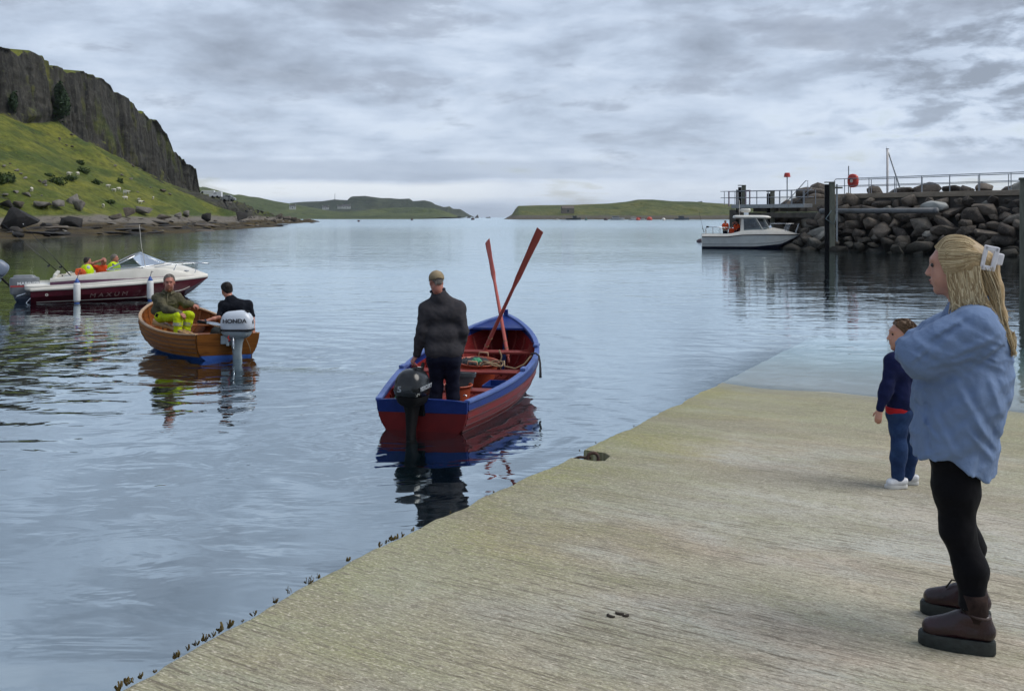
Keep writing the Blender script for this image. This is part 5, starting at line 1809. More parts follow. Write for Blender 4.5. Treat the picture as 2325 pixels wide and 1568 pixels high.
_mv = mat('mauve_gate_paint', (0.26, 0.21, 0.26), (0.20, 0.16, 0.2), 8, 0.5)
for x in (-8.9, -7.15, -6.75):
    MB().box(pl(x, 2.02, 3.95), (0.09, 0.09, 1.3)).build('gate_post', _mv, breakwater, bevel=0.01)
MB().box(pl(-6.95, 2.02, 4.6), (0.5, 0.09, 0.08)).build('gate_head', _mv, breakwater, bevel=0.01)


def pile(u, top, Y, w, label, zlow=-3, dark=True):
    c = at(u, 493, Y)
    zt = CAMZ + (493 - top) / F * Y
    o = empty('mooring_pile', (c.x, Y, 0), rz=-0.25)
    tag(o, label, 'pile')
    MB().box((w * 0.22, 0, (zt + zlow) / 2), (w * 0.56, w * 0.8, zt - zlow)).build('pile_shaft', PILE_GRN, o, bevel=0.03)
    MB().box((-w * 0.28, -0.02, (zt - 0.12 + zlow) / 2), (w * 0.42, w * 0.7, zt - 0.12 - zlow)).build('fender_strip', PILE_BLK, o, bevel=0.02)
    MB().box((0, 0, zt + 0.03), (w * 1.06, w * 0.9, 0.06)).build('pile_cap', PILE_GRN, o, bevel=0.015)
    return o


pile(1684, 422, 77.5, 0.66, 'tall dark mooring pile at the far end of the pier, behind the cabin boat')
pile(1749, 436, 73.5, 0.62, 'shorter mooring pile between the two tall ones at the pier head')
_c = pile(1883, 415, 66.0, 0.70, 'tall two-tone mooring pile standing before the rock face')
MB().box((0.5, 0.1, 2.6), (0.12, 0.12, 4.4)).build('ladder_stile', GALV, _c, bevel=0.01)
MB().box((0.62, 0.15, 4.55), (0.55, 0.25, 0.12)).build('bracket', PILE_GRN, _c, bevel=0.01)
MB().tube([(0.1, -0.3, 2.9), (-0.3, -0.32, 2.3), (0.25, -0.33, 1.9), (0.45, -0.3, 2.6)], 0.03, 6).build('hanging_rope', mat('blue_rope', (0.16, 0.22, 0.24), (0.10, 0.14, 0.16), 30, 0.8), _c, smooth=True)
_e = at(2334, 493, 30.5)
_p = empty('mooring_pile', (_e.x, 30.5, 0))
tag(_p, 'grey mooring pile cut by the right edge of the picture', 'pile')
MB().tube([(0, 0, -3), (0, 0, 3.66)], 0.26, 20).build('pile_shaft', PILE_GRN, _p, smooth=False, angle=40)
MB().tube([(0, 0, 3.66), (0, 0, 3.74)], 0.29, 20).build('pile_cap', PILE_GRN, _p, angle=40)
_q = at(1672.5, 493, 76.5)
_o = empty('thin_post', (_q.x, 76.5, 0))
tag(_o, 'thin black guide post beside the far mooring pile', 'post')
MB().tube([(0, 0, -2), (0, 0, 4.72)], 0.07, 8).build('pole', PILE_BLK, _o)
MB().box((0.22, 0, 4.6), (0.5, 0.12, 0.14)).build('arm', PILE_BLK, _o)

# beacon, life ring, poles, mast behind
_q = at(1786.5, 460, 82)
_o = empty('beacon', _q)
tag(_o, 'red topped navigation beacon on a thin pole behind the pier', 'beacon')
MB().tube([(0, 0, -1), (0, 0, 2.35)], 0.055, 8).build('pole', GALV, _o)
MB().lathe([(0.17, 2.28), (0.30, 2.30), (0.23, 2.66), (0.20, 2.68)], 16).build('lantern', REDP, _o, angle=40)
_q = at(1936, 426, 69.6)
_o = empty('life_ring_housing', _q, rz=PROT)
tag(_o, 'red life ring housing with a white disc on the pier rail', 'life ring')
b = MB()
loft(b, [superring((0, y, 0.52), (0.42 * f, 0, 0), (0, 0, 0.52 * f), 2.6, 28) for y, f in ((0.16, 0.8), (0.12, 0.97), (-0.10, 1.0), (-0.16, 0.9), (-0.18, 0.7))])
b.build('housing', REDP, _o, angle=50)
b = MB()
loft(b, [superring((-0.02, y, 0.50), (0.13 * f, 0, 0), (0, 0, 0.13 * f), 2.0, 20) for y, f in ((-0.17, 1.0), (-0.20, 0.95))])
b.build('disc', WHITE_GEL, _o)
b = MB()
b.tube([(0.2 * math.cos(t), -0.19, 0.5 + 0.24 * math.sin(t)) for t in np.linspace(0, 2 * math.pi, 20, endpoint=False)], 0.05, 6, closed=True)
b.build('ring', mat('dark_red', (0.36, 0.03, 0.02), (0.3, 0.025, 0.018), 8, 0.5), _o, smooth=True)
_q = at(1926, 440, 70.5)
_o = MB().tube([(0, 0, 0), (0, 0, 2.15)], 0.045, 8).build('signal_pole', GALV, None)
_o.location = _q
tag(_o, 'plain thin grey pole rising left of the life ring housing', 'pole')
_q = at(2014, 425, 84)
_o = empty('yacht_mast', _q)
tag(_o, 'white yacht mast with a slanting stay beyond the breakwater', 'mast')
MB().tube([(0, 0, -4), (0, 0, 3.5)], 0.10, 10).build('mast', mat('white_alloy', (0.55, 0.53, 0.52), (0.45, 0.43, 0.42), 5, 0.4), _o, smooth=True)
MB().tube([(0.1, 0, 3.2), (1.15, 0.2, 0.2), (2.2, 0.4, -3)], 0.07, 8).build('stay', GALV, _o, smooth=True)
MB().box((0, 0, 3.52), (0.26, 0.1, 0.06)).build('masthead', BLACK_RUB, _o)
b = MB()
b.tube([(0, 0, 3.5), (-0.12, 0, 3.75)], 0.015, 5)
b.build('wind_vane', GALV, _o)
for i, (du, lab) in enumerate(((0, 'small pale yellow pick-up buoy at the foot of the two-tone pile'),)):
    q = on_water(1894, 568)
    _o = MB().lathe([(0.02, -0.1), (0.14, -0.06), (0.2, 0.04), (0.2, 0.12), (0.13, 0.24), (0.03, 0.29)], 16).build('buoy', mat('yellow_buoy', (0.55, 0.45, 0.15), (0.45, 0.36, 0.12), 6, 0.4), None, smooth=True)
    _o.location = q
    tag(_o, lab, 'buoy')

# ---- white cabin boat ---------------------------------------------------------
TH_C = math.radians(101)
cabin = empty('cabin_boat', (15.0, 71.9, 0), rz=math.pi / 2 - TH_C)
tag(cabin, 'white cabin motor boat with blue waterline beside the pier head', 'boat')
M_cb = Matrix.Translation(cabin.location) @ cabin.rotation_euler.to_matrix().to_4x4()
LC = 7.45
xs = np.linspace(0, LC, 60)
half = smooth_tab(xs, [(0, 1.12), (3, 1.22), (5.0, 1.10), (6.3, 0.70), (7.1, 0.25), (LC, 0.02)])
zr = smooth_tab(xs, [(0, 0.88), (1.9, 0.88), (3.1, 1.03), (5, 1.06), (LC, 1.05)])
zc = smooth_tab(xs, [(0, 0.10), (4, 0.12), (6.0, 0.34), (7.0, 0.80), (LC, 1.03)])
zk = smooth_tab(xs, [(0, -0.45), (5.0, -0.42), (5.8, -0.15), (6.5, 0.35), (7.1, 0.80), (LC, 1.02)])
GEL = mat('white_hull', (0.60, 0.63, 0.62), (0.52, 0.55, 0.54), 2, 0.3, coat=0.2)
NAVY = mat('navy_boot_top', (0.010, 0.016, 0.055), (0.008, 0.012, 0.04), 4, 0.4)
BLACKR = BLACK_RUB
zmid = np.minimum(zc + 0.03, zr)
ln = 46
hull_part(cabin, 'hull', GEL, [cv(xs, half * 0.86, zmid), cv(xs, half * 0.93, (zmid + zr) * 0.5), cv(xs, half, zr)], smooth=40, close_stern=True)
hull_part(cabin, 'bottom', NAVY, [cv(xs, half * 0, zk), cv(xs, half * 0.82, np.minimum(zc - 0.02, zr)), cv(xs, half * 0.865, zmid + 0.004)], smooth=30, close_stern=True)
for sd in (1, -1):
    k = np.array([1, sd, 1])
    hull_part(cabin, 'rub_rail', BLACKR, [cv(xs, half, zr - 0.03) * k, cv(xs, half + 0.03, zr - 0.02) * k, cv(xs, half + 0.03, zr + 0.03) * k, cv(xs, half, zr + 0.04) * k], both=False)
    hull_part(cabin, 'spray_rail', mat('grey_line', (0.28, 0.30, 0.32), (0.22, 0.24, 0.26), 5, 0.5), [cv(xs[:52], half[:52] * 0.90, (zc + 0.25 * (zr - zc))[:52] + 0.02) * k, cv(xs[:52], half[:52] * 0.925 + 0.02, (zc + 0.25 * (zr - zc))[:52] + 0.03) * k, cv(xs[:52], half[:52] * 0.92, (zc + 0.25 * (zr - zc))[:52] + 0.06) * k], both=False)
zd = smooth_tab(xs, [(0, 1.08), (2.2, 1.12), (2.9, 1.32), (3.6, 1.42), (5.2, 1.46), (6.2, 1.34), (7.0, 1.16), (LC, 1.10)])
for sd in (1, -1):
    k = np.array([1, sd, 1])
    hull_part(cabin, 'deck_moulding', WHITE_GEL, [cv(xs, half, zr + 0.03) * k, cv(xs, half * 0.97, zr + 0.6 * (zd - zr)) * k, cv(xs, half * 0.90, zd) * k, cv(xs, half * 0.76, zd + 0.02) * k], both=False)
fd = slice(22, 60)
hull_part(cabin, 'foredeck', WHITE_GEL, [cv(xs, 0 * half, zd + 0.18 * np.sin(np.clip((xs - 2.5) / 5, 0, 1) * math.pi))[fd], cv(xs, half * 0.5, zd + 0.12 * np.sin(np.clip((xs - 2.5) / 5, 0, 1) * math.pi))[fd], cv(xs, half * 0.77, zd + 0.02)[fd]])
MB().box((1.4, 0, 0.45), (2.8, 1.9, 0.06)).build('cockpit_floor', MATS['grey_deck'], cabin)
MB().box((0.03, 0, 0.75), (0.08, 2.1, 0.66)).build('transom_board', WHITE_GEL, cabin, bevel=0.02)
# wheelhouse
b = MB()
loft(b, [superring((3.86 + dx, 0, z), (a, 0, 0), (0, w, 0), 4.5, 40) for z, a, w, dx in ((2.30, 1.30, 0.90, -0.02), (2.36, 1.42, 1.0, -0.02), (2.44, 1.43, 1.0, -0.05), (2.53, 1.30, 0.90, -0.12), (2.57, 1.05, 0.7, -0.2))])
b.build('wheelhouse_roof', WHITE_GEL, cabin, smooth=True)
for sd in (1, -1):
    y0, y1 = sd * 0.98, sd * 0.86
    base = {2.95: (2.95, y0, 1.36), 'b': (4.55, y0 * 0.98, 1.44), 'c': (5.15, sd * 0.62, 1.52), 'd': (5.55, sd * 0.0, 1.6)}
    MB().raw([(2.9, y0, 1.3), (3.18, y0, 1.36), (3.15, y1, 2.34), (2.98, y1, 2.34), (2.9, y0 - sd * 0.06, 1.3), (3.18, y0 - sd * 0.06, 1.36), (3.15, y1 - sd * 0.06, 2.34), (2.98, y1 - sd * 0.06, 2.34)],
             [(0, 1, 2, 3), (7, 6, 5, 4), (0, 4, 5, 1), (1, 5, 6, 2), (2, 6, 7, 3), (3, 7, 4, 0)]).build('pillar', WHITE_GEL, cabin)
    MB().raw([(3.17, y0, 1.40), (4.50, y0, 1.46), (4.05, y1, 2.32), (3.15, y1, 2.32)], [(0, 1, 2, 3)]).build('side_window', GLASS, cabin)
    MB().beam((4.62, y0, 1.42), (4.08, y1, 2.34), 0.07, 0.14, (0, 1, 0)).build('pillar', WHITE_GEL, cabin)
    MB().raw([(4.66, y0, 1.46), (5.10, sd * 0.66, 1.52), (4.66, sd * 0.6, 2.32), (4.14, y1, 2.32)], [(0, 1, 2, 3)]).build('side_window', GLASS, cabin)
    MB().beam((5.16, sd * 0.66, 1.48), (4.68, sd * 0.6, 2.34), 0.06, 0.10, (0, 1, 0)).build('pillar', WHITE_GEL, cabin)
    MB().raw([(5.16, sd * 0.62, 1.52), (5.40, 0, 1.56), (4.95, 0, 2.34), (4.72, sd * 0.58, 2.34)], [(0, 1, 2, 3)]).build('windscreen', GLASS, cabin)
    MB().raw([(2.9, y0, 1.3), (5.2, sd * 0.72, 1.45), (5.2, sd * 0.72, 1.53), (2.9, y0, 1.40)], [(0, 1, 2, 3)]).build('window_ledge', WHITE_GEL, cabin)
    # rails
    MB().tube([(4.9, sd * 0.85, 1.5), (5.2, sd * 0.83, 1.92), (6.6, sd * 0.55, 1.92), (7.55, sd * 0.06, 1.90)], 0.022, 6).build('bow_rail', CHROME, cabin, smooth=True)
    for x, y in ((6.25, 0.60), (6.45, 0.55), (7.1, 0.28)):
        MB().tube([(x, sd * y, 1.3 if x < 7 else 1.15), (x + 0.25, sd * (y - 0.05), 1.92)], 0.016, 6).build('rail_stanchion', CHROME, cabin)
    MB().tube([(0.30, sd * 1.0, 1.08), (0.32, sd * 1.0, 1.58), (0.45, sd * 1.0, 1.64), (2.2, sd * 1.02, 1.60)], 0.022, 6).build('cockpit_rail', CHROME, cabin, smooth=True)
    for x in (0.85, 1.4):
        MB().tube([(x, sd * 1.0, 1.08), (x, sd * 1.0, 1.62)], 0.018, 6).build('rail_stanchion', CHROME, cabin)
MB().box((5.2, 0, 1.3), (0.08, 1.3, 0.4)).build('dash', WHITE_GEL, cabin)
b = MB()
loft(b, [superring((3.35, 0, z), (a, 0, 0), (0, a * 0.9, 0), 3, 24) for z, a in ((2.78, 0.22), (2.83, 0.36), (2.98, 0.40), (3.06, 0.38), (3.08, 0.30))])
b.build('radar_dome', WHITE_GEL, cabin, smooth=True)
MB().box((3.4, 0, 2.67), (0.35, 0.3, 0.24)).build('radar_bracket', CHROME, cabin)
MB().tube([(2.9, 0.0, 2.5), (2.88, 0, 3.75)], 0.02, 6).build('aerial', WHITE_GEL, cabin)
MB().box((0.42, -1.0, 1.66), (0.2, 0.12, 0.12)).build('lamp', BLACK_RUB, cabin, bevel=0.02)
_o = MB().tube([on_water(1800, 561) + Vector((0, 0, 0.35)), at(1840, 553.5, 69.5), at(1881, 553, 66.2)], 0.02, 5).build('mooring_line', ROPE, None)
tag(_o, 'thin mooring line from the cabin boat to the two-tone pile', 'rope')
b = SDF((-0.75, -0.4, -0.3), (0.75, 0.4, 0.45), 0.05)
b.ell((0, 0, 0.02), (0.6, 0.28, 0.28)).ell((0.5, 0, 0.05), (0.2, 0.16, 0.16))
_o = b.build('floating_buoy', mat('plum_buoy', (0.07, 0.045, 0.055), (0.05, 0.03, 0.04), 4, 0.4), None)
_o.location = on_water(1594, 548.5)
tag(_o, 'dark plum float on the water behind the cabin boat', 'buoy')
rod(M_cb @ Vector((0.15, -0.9, 1.2)), M_cb @ Vector((-0.25, -0.9, 2.9)), 'thin fishing rod at the stern of the white cabin boat', 0.02)
# ------------------------------------------------------------------ people
def skin_mat(name, c1, c2):
    m = mat(name, c1, c2, 14, 0.5, 0.0015, 120, lo=0.3, hi=0.7)
    b = [n for n in m.node_tree.nodes if n.type == 'BSDF_PRINCIPLED'][0]
    b.inputs['Subsurface Weight'].default_value = 0.12
    b.inputs['Subsurface Radius'].default_value = (0.012, 0.005, 0.003)
    return m


SKIN = skin_mat('skin_warm', (0.46, 0.21, 0.145), (0.36, 0.145, 0.10))
SKIN_L = skin_mat('skin_light', (0.52, 0.275, 0.20), (0.42, 0.20, 0.145))
SKIN_R = skin_mat('skin_ruddy', (0.40, 0.17, 0.12), (0.31, 0.11, 0.08))


def cloth(name, c1, c2=None, scale=7, bump=0.006, bscale=22, rough=0.85, stretch=(1, 1, 1)):
    m = mat(name, c1, c2, scale, rough, bump, bscale, stretch=stretch, spec=0.08, dist=0.8)
    b = [n for n in m.node_tree.nodes if n.type == 'BSDF_PRINCIPLED'][0]
    b.inputs['Sheen Weight'].default_value = 0.03
    return m


def hair_mat(name, c1, c2, c3):
    m = bpy.data.materials.new(name)
    m.use_nodes = True
    n = NT(m.node_tree)
    r = n.add('ShaderNodeNewGeometry').outputs['Random Per Island']
    co = n.add('ShaderNodeTexCoord').outputs['Object']
    nz = n.noise(n.mapping(co, scale=(40, 40, 6)), 1.0, 3)
    f = n.math('ADD', n.math('MULTIPLY', r, 0.75), n.math('MULTIPLY', nz, 0.3))
    col = n.ramp(f, [(0.1, c1), (0.5, c2), (0.95, c3)])
    s = n.add('ShaderNodeBsdfPrincipled', {'Base Color': col, 'Roughness': 0.5, 'Specular IOR Level': 0.22})
    n.add('ShaderNodeOutputMaterial', {'Surface': s.outputs[0]})
    return m


BLONDE = hair_mat('blonde_hair', (0.20, 0.135, 0.068), (0.40, 0.30, 0.165), (0.68, 0.57, 0.37))
BROWN_H = hair_mat('brown_hair', (0.05, 0.028, 0.016), (0.085, 0.05, 0.028), (0.14, 0.085, 0.05))
DARK_H = hair_mat('dark_hair', (0.012, 0.010, 0.010), (0.022, 0.018, 0.016), (0.045, 0.038, 0.034))
GREY_H = hair_mat('grey_hair', (0.09, 0.075, 0.065), (0.16, 0.14, 0.125), (0.26, 0.24, 0.22))
EYE = mat('eye', (0.03, 0.025, 0.022), (0.02, 0.018, 0.016), 20, 0.2)


def basis(fwd, up=(0, 0, 1)):
    f = Vector(fwd).normalized()
    l = Vector(up).cross(f).normalized()
    u = f.cross(l)
    return Matrix((f, l, u)).transposed()          # columns: forward, left, up


def head_sdf(s, c, R, k=1.0, chin=1.0, nose=1.0, ears=True):
    c = Vector(c)
    P = lambda x, y, z: c + R @ (Vector((x, y, z)) * k)
    RR = [[R[i][j] for j in range(3)] for i in range(3)]
    E = lambda p, r, kk=0.015, cut=False: s.ell(P(*p), [q * k for q in r], RR, kk * k, cut)
    E((-0.014, 0, 0.036), (0.098, 0.077, 0.086))
    E((0.022, 0, -0.022), (0.068, 0.060, 0.086), 0.03)
    s.cone(P(-0.005, 0, -0.065), P(0.064, 0, -0.100 * chin), 0.046 * k, 0.021 * k, 0.03 * k)
    E((0.045, 0.030, -0.045), (0.034, 0.026, 0.036), 0.03)
    E((0.045, -0.030, -0.045), (0.034, 0.026, 0.036), 0.03)
    E((0.074, 0, 0.036), (0.022, 0.050, 0.016), 0.02)
    for y in (1, -1):
        E((0.098, y * 0.032, 0.013), (0.018, 0.017, 0.011), 0.012, True)
        if ears:
            E((-0.008, y * 0.078, -0.012), (0.019, 0.011, 0.032), 0.008)
    s.cone(P(0.086, 0, 0.016), P(0.108 + 0.006 * (nose - 1), 0, -0.024), 0.008 * k, 0.0115 * k * nose, 0.012 * k)
    E((0.100, 0.011, -0.030), (0.011, 0.009, 0.008), 0.008)
    E((0.100, -0.011, -0.030), (0.011, 0.009, 0.008), 0.008)
    E((0.088, 0, -0.054), (0.011, 0.023, 0.0075), 0.008)
    E((0.084, 0, -0.068), (0.011, 0.020, 0.0085), 0.008)
    E((0.105, 0, -0.061), (0.012, 0.022, 0.0025), 0.005, True)
    s.cone(P(-0.03, 0, -0.05), P(-0.035, 0, -0.10), 0.052 * k, 0.052 * k, 0.03 * k)
    return P


def hand_sdf(s, w, d, nrm, curl=0.5, k=1.0, side=1):
    """palm, four fingers and a thumb; w wrist, d pointing direction, nrm back of the hand"""
    w, d, nrm = Vector(w), Vector(d).normalized(), Vector(nrm)
    nrm = (nrm - d * nrm.dot(d)).normalized()
    t = d.cross(nrm) * side                      # towards the thumb
    for i in range(4):
        y = (1.5 - i) * 0.019 * k
        a = w + d * 0.045 * k + t * y * 0.8
        b = w + d * 0.092 * k + t * y
        s.cone(w + t * y * 0.5, b, 0.015 * k, 0.012 * k, 0.012 * k)
        Lf = (0.036, 0.042, 0.039, 0.030)[i] * k
        d1 = (d * math.cos(curl) - nrm * math.sin(curl))
        d2 = (d * math.cos(curl * 2.1) - nrm * math.sin(curl * 2.1))
        c = b + d1 * Lf
        s.cone(b, c, 0.0098 * k, 0.0088 * k, 0.005 * k)
        s.cone(c, c + d2 * Lf * 0.95, 0.0088 * k, 0.0074 * k, 0.005 * k)
    a = w + d * 0.025 * k + t * 0.026 * k
    b = a + (d * 0.6 + t * 0.6 - nrm * 0.35).normalized() * 0.042 * k
    s.cone(a, b, 0.014 * k, 0.0105 * k, 0.01 * k)
    s.cone(b, b + (d * 0.9 + t * 0.15 - nrm * 0.35).normalized() * 0.034 * k, 0.0105 * k, 0.008 * k, 0.005 * k)


def bounds(pts, pad):
    a = np.array([list(p) for p in pts])
    return a.min(0) - pad, a.max(0) + pad


def shoe(parent, name, ankle, fwd, m, sole_m, L=0.27, H=0.10, sole=0.025, k=1.0, shaft=0.0):
    """low shoe or ankle boot; ankle = point on the ground under the ankle joint"""
    R = basis(fwd)
    s = SDF((-0.14 * k, -0.08 * k, -0.01), (0.24 * k, 0.08 * k, (H + shaft + 0.08) * k), 0.0075 * k)
    x0, x1 = -0.075 * k, L * k - 0.075 * k
    s.cone((x0 + 0.035 * k, 0, sole + 0.035 * k), (x1 - 0.05 * k, 0.004, sole + 0.026 * k), 0.036 * k, 0.040 * k, 0.02)
    s.cone((x0 + 0.035 * k, 0, sole + 0.05 * k), (x0 + 0.05 * k, 0, sole + (H - 0.02) * k), 0.036 * k, 0.040 * k, 0.02)
    s.cone((0.02 * k, 0, sole + (H - 0.01) * k), (x1 - 0.09 * k, 0, sole + 0.045 * k), 0.038 * k, 0.030 * k, 0.03)
    if shaft:
        s.cone((0, 0, sole + H * k), (-0.005, 0, sole + (H + shaft) * k), 0.046 * k, 0.048 * k, 0.02)
    s.half((0, 0, sole), (0, 0, -1), 0.004)
    s.half((0, 0, sole + (H + shaft) * k + 0.005), (0, 0, 1), 0.004)
    o = s.build(name, m, parent, M=Matrix.Translation(Vector(ankle)) @ R.to_4x4())
    b = MB()
    outl = []
    for i in range(28):
        t = 2 * math.pi * i / 28
        ct, st = math.cos(t), math.sin(t)
        w = 0.046 * k * (1.0 if ct > 0 else 0.86)
        outl.append(Vector(((x0 + x1) / 2 + (x1 - x0) / 2 * 1.03 * math.copysign(abs(ct) ** 0.75, ct), w * math.copysign(abs(st) ** 0.75, st), 0)))
    loft(b, [[p * f + Vector((0, 0, z)) for p in outl] for z, f in ((0.001, 0.97), (0.006, 1.0), (sole - 0.004, 1.0), (sole + 0.006, 0.97))])
    me = b.mesh('sole')
    me.transform(Matrix.Translation(Vector(ankle)) @ R.to_4x4())
    link('sole', me, sole_m, o, angle=40)
    return o


def hair_cap(parent, m, P, R, k=1.0, front=0.055, low=-0.03, back=-0.05, thick=0.010, h=0.008, seed=1, side=0.0):
    """short hair: a shell over the skull with an uneven surface, face left free"""
    c = P(0, 0, 0)
    lo, hi = [c[i] - 0.17 * k for i in range(3)], [c[i] + 0.17 * k for i in range(3)]
    s = SDF(lo, hi, h)
    RR = [[R[i][j] for j in range(3)] for i in range(3)]
    t = thick / k
    s.ell(P(-0.016, 0, 0.038), [q * k for q in (0.098 + t, 0.077 + t, 0.086 + t)], RR)
    s.ell(P(-0.045, 0, -0.01), [q * k for q in (0.066 + t * 0.6, 0.070 + t * 0.5, 0.07)], RR, 0.02)
    s.half(P(front, 0, 0.07), R @ Vector((1.0, 0, -0.75)), 0.01)
    s.half(P(-0.01, 0, low), R @ Vector((0.75, 0, -1.0)), 0.012)
    s.half(P(-0.05, 0, back), R @ Vector((0, 0, -1)), 0.01)
    s.warp(lambda x, y, z: 0.006 * fbm(x * 60, y * 60, z * 25, 3, seed) + 0.004 * fbm(x * 20, y * 20, z * 20, 2, seed + 3))
    return s.build('hair', m, parent)


def hair_tufts(parent, m, P, k=1.0, n=500, front=0.05, low=-0.01, back=-0.065, seed=2, length=0.03, lift=0.010):
    q = random.Random(seed)
    mb = MB()
    made = 0
    while made < n:
        d = Vector((q.gauss(0, 1), q.gauss(0, 1), q.gauss(0, 1))).normalized()
        p = Vector((-0.016 + d.x * (0.098 + lift), d.y * (0.077 + lift), 0.038 + d.z * (0.086 + lift)))
        if (p.x - front) - 0.75 * (p.z - 0.07) > -0.012 or 0.75 * (p.x + 0.01) - (p.z - low) > -0.004 or p.z < back:
            continue
        t = Vector((-0.8, 0.25 * math.copysign(1, d.y) + q.gauss(0, 0.35), -0.25 + q.gauss(0, 0.3)))
        t = (t - d * t.dot(d)).normalized()
        L = length * q.uniform(0.6, 1.3)
        a, b, c = p - d * 0.004, p + t * L * 0.5 + d * 0.004, p + t * L - d * 0.001
        mb.tube([P(*a), P(*b), P(*c)], [0.0016 * k, 0.0022 * k, 0.0006], 3, cap=False)
        made += 1
    o = mb.build('hair_strands', m, parent)
    o['kind'] = 'stuff'
    return o


def limb(s, a, b, c, ra, rb, rc, k=0.03, bulge=0.0):
    a, b, c = Vector(a), Vector(b), Vector(c)
    m1 = a.lerp(b, 0.45)
    s.cone(a, m1, ra, (ra + rb) / 2 + bulge, k)
    s.cone(m1, b, (ra + rb) / 2 + bulge, rb, k)
    m2 = b.lerp(c, 0.35)
    s.cone(b, m2, rb, rb * 0.98 + bulge * 0.6, k)
    s.cone(m2, c, rb * 0.98 + bulge * 0.6, rc, k)


def figure(name, label, root, J, skin, top, legs, h=0.012, g=1.0, head_fwd=(1, 0, 0), head_up=(0, 0, 1), face=True, shoes=None, fold=0.008, hk=1.0, loose=1.0,
           hl=None, hr=None, sleeves='long', collar=None, top_name='jacket', leg_name='trousers', cat='person', low=None, hem=None, seed=3, trunk_flat=0.72):
    """root: world position (Empty); J: joints relative to it"""
    o = empty(name, root)
    tag(o, label, cat)
    J = {k: Vector(v) for k, v in J.items()}
    R = basis(head_fwd, head_up)
    lo, hi = bounds(J.values(), 0.24 * g)
    s = SDF(lo, hi, h)
    P = head_sdf(s, J['head'], R, hk)
    s.path([P(-0.032, 0, -0.08), J['neck'], J['chest'], J['pelvis']], [0.052 * hk, 0.054 * g, 0.095 * g, 0.10 * g], 0.05)
    lat = (J['sl'] - J['sr']).normalized()
    for q in ('l', 'r'):
        limb(s, J['s' + q], J['e' + q], J['w' + q], 0.042 * g, 0.034 * g, 0.026 * g)
        limb(s, J['h' + q], J['k' + q], J['a' + q], 0.07 * g, 0.05 * g, 0.036 * g)
        s.cone(J['s' + q], J['chest'], 0.045 * g, 0.08 * g, 0.05)
        hd = hl if q == 'l' else hr
        if hd is not None:
            hand_sdf(s, J['w' + q], hd[0], hd[1], hd[2] if len(hd) > 2 else 0.5, g * 1.02, 1 if q == 'l' else -1)
    s.build('body', skin, o)
    # upper garment
    t = SDF(lo, hi, h)
    c0, p0 = J['chest'], J['pelvis']
    mid = (c0 + p0) / 2
    wch = (J['sl'] - J['sr']).length
    for cc, hw, r in ((c0, 0.27, 0.128), (mid, 0.20, 0.130), (p0 + (c0 - p0) * 0.12, 0.21, 0.135)):
        t.cone(cc - lat * wch * hw, cc + lat * wch * hw, r * g * loose, r * g * loose, 0.07)
    t.cone(c0 + (J['neck'] - c0) * 0.5, J['neck'] + (J['head'] - J['neck']) * 0.30, 0.085 * g, 0.068 * g, 0.05)
    for q in ('l', 'r'):
        a, e, w = J['s' + q], J['e' + q], J['w' + q]
        if sleeves == 'long':
            limb(t, a, e, w + (e - w).normalized() * 0.015, 0.068 * g * loose, 0.060 * g * loose, 0.046 * g * loose, 0.04)
        else:
            t.cone(a, a.lerp(e, 0.8), 0.072 * g * loose, 0.062 * g * loose, 0.04)
        t.cone(a, c0, 0.074 * g * loose, 0.10 * g, 0.06)
        t.cone(J['neck'] + (c0 - J['neck']) * 0.25, a, 0.078 * g, 0.060 * g, 0.05)
    t.half(J['neck'] + (J['head'] - J['neck']) * 0.24, J['head'] - J['neck'], 0.01)
    axis = (c0 - p0).normalized()
    t.half(p0 - axis * (0.10 if hem is None else hem) * g, -axis, 0.012)
    t.warp(lambda x, y, z: fold * (fbm(x * 9 + z * 5, y * 9 - z * 6, z * 8, 3, seed) + 0.5 * np.abs(fbm(x * 16, y * 16, z * 22, 2, seed + 7)) - 0.1))
    t.build(top_name, top, o)
    # trousers
    t = SDF(lo, hi, h)
    t.cone(J['hl'], J['hr'], 0.118 * g, 0.118 * g, 0.05)
    t.cone(p0, p0 + axis * 0.10 * g, 0.122 * g, 0.118 * g, 0.05)
    for q in ('l', 'r'):
        limb(t, J['h' + q], J['k' + q], J['a' + q], 0.100 * g, 0.074 * g, 0.062 * g, 0.04)
    t.warp(lambda x, y, z: fold * 0.9 * (fbm(x * 8, y * 8, z * 10, 3, seed + 20) + 0.4 * np.abs(fbm(x * 15, y * 15, z * 20, 2, seed + 27))))
    t.build(leg_name, legs, o)
    if face:
        for y in (1, -1):
            e = MB().lathe([(0.0005, -0.008 * hk), (0.007 * hk, -0.005 * hk), (0.0095 * hk, 0), (0.007 * hk, 0.005 * hk), (0.0005, 0.008 * hk)], 10)
            me = e.mesh('eye')
            me.transform(Matrix.Translation(P(0.0815, y * 0.031, 0.013)))
            link('eye', me, EYE, o, smooth=True)
    return o, P, R


# ---- woman in the blue shirt ---------------------------------------------------
SHIRT = cloth('chambray_shirt', (0.165, 0.235, 0.385), (0.145, 0.21, 0.345), 5, 0.006, 26, 0.8)
LEGGING = cloth('black_leggings', (0.0050, 0.0052, 0.007), (0.0035, 0.0035, 0.005), 6, 0.002, 40, 0.75)
BOOT = mat('burgundy_leather', (0.026, 0.0075, 0.012), (0.013, 0.005, 0.007), 14, 0.28, 0.004, 50)
BOOT_SOLE = mat('dark_green_sole', (0.020, 0.028, 0.028), (0.012, 0.017, 0.017), 30, 0.6, 0.003, 60)


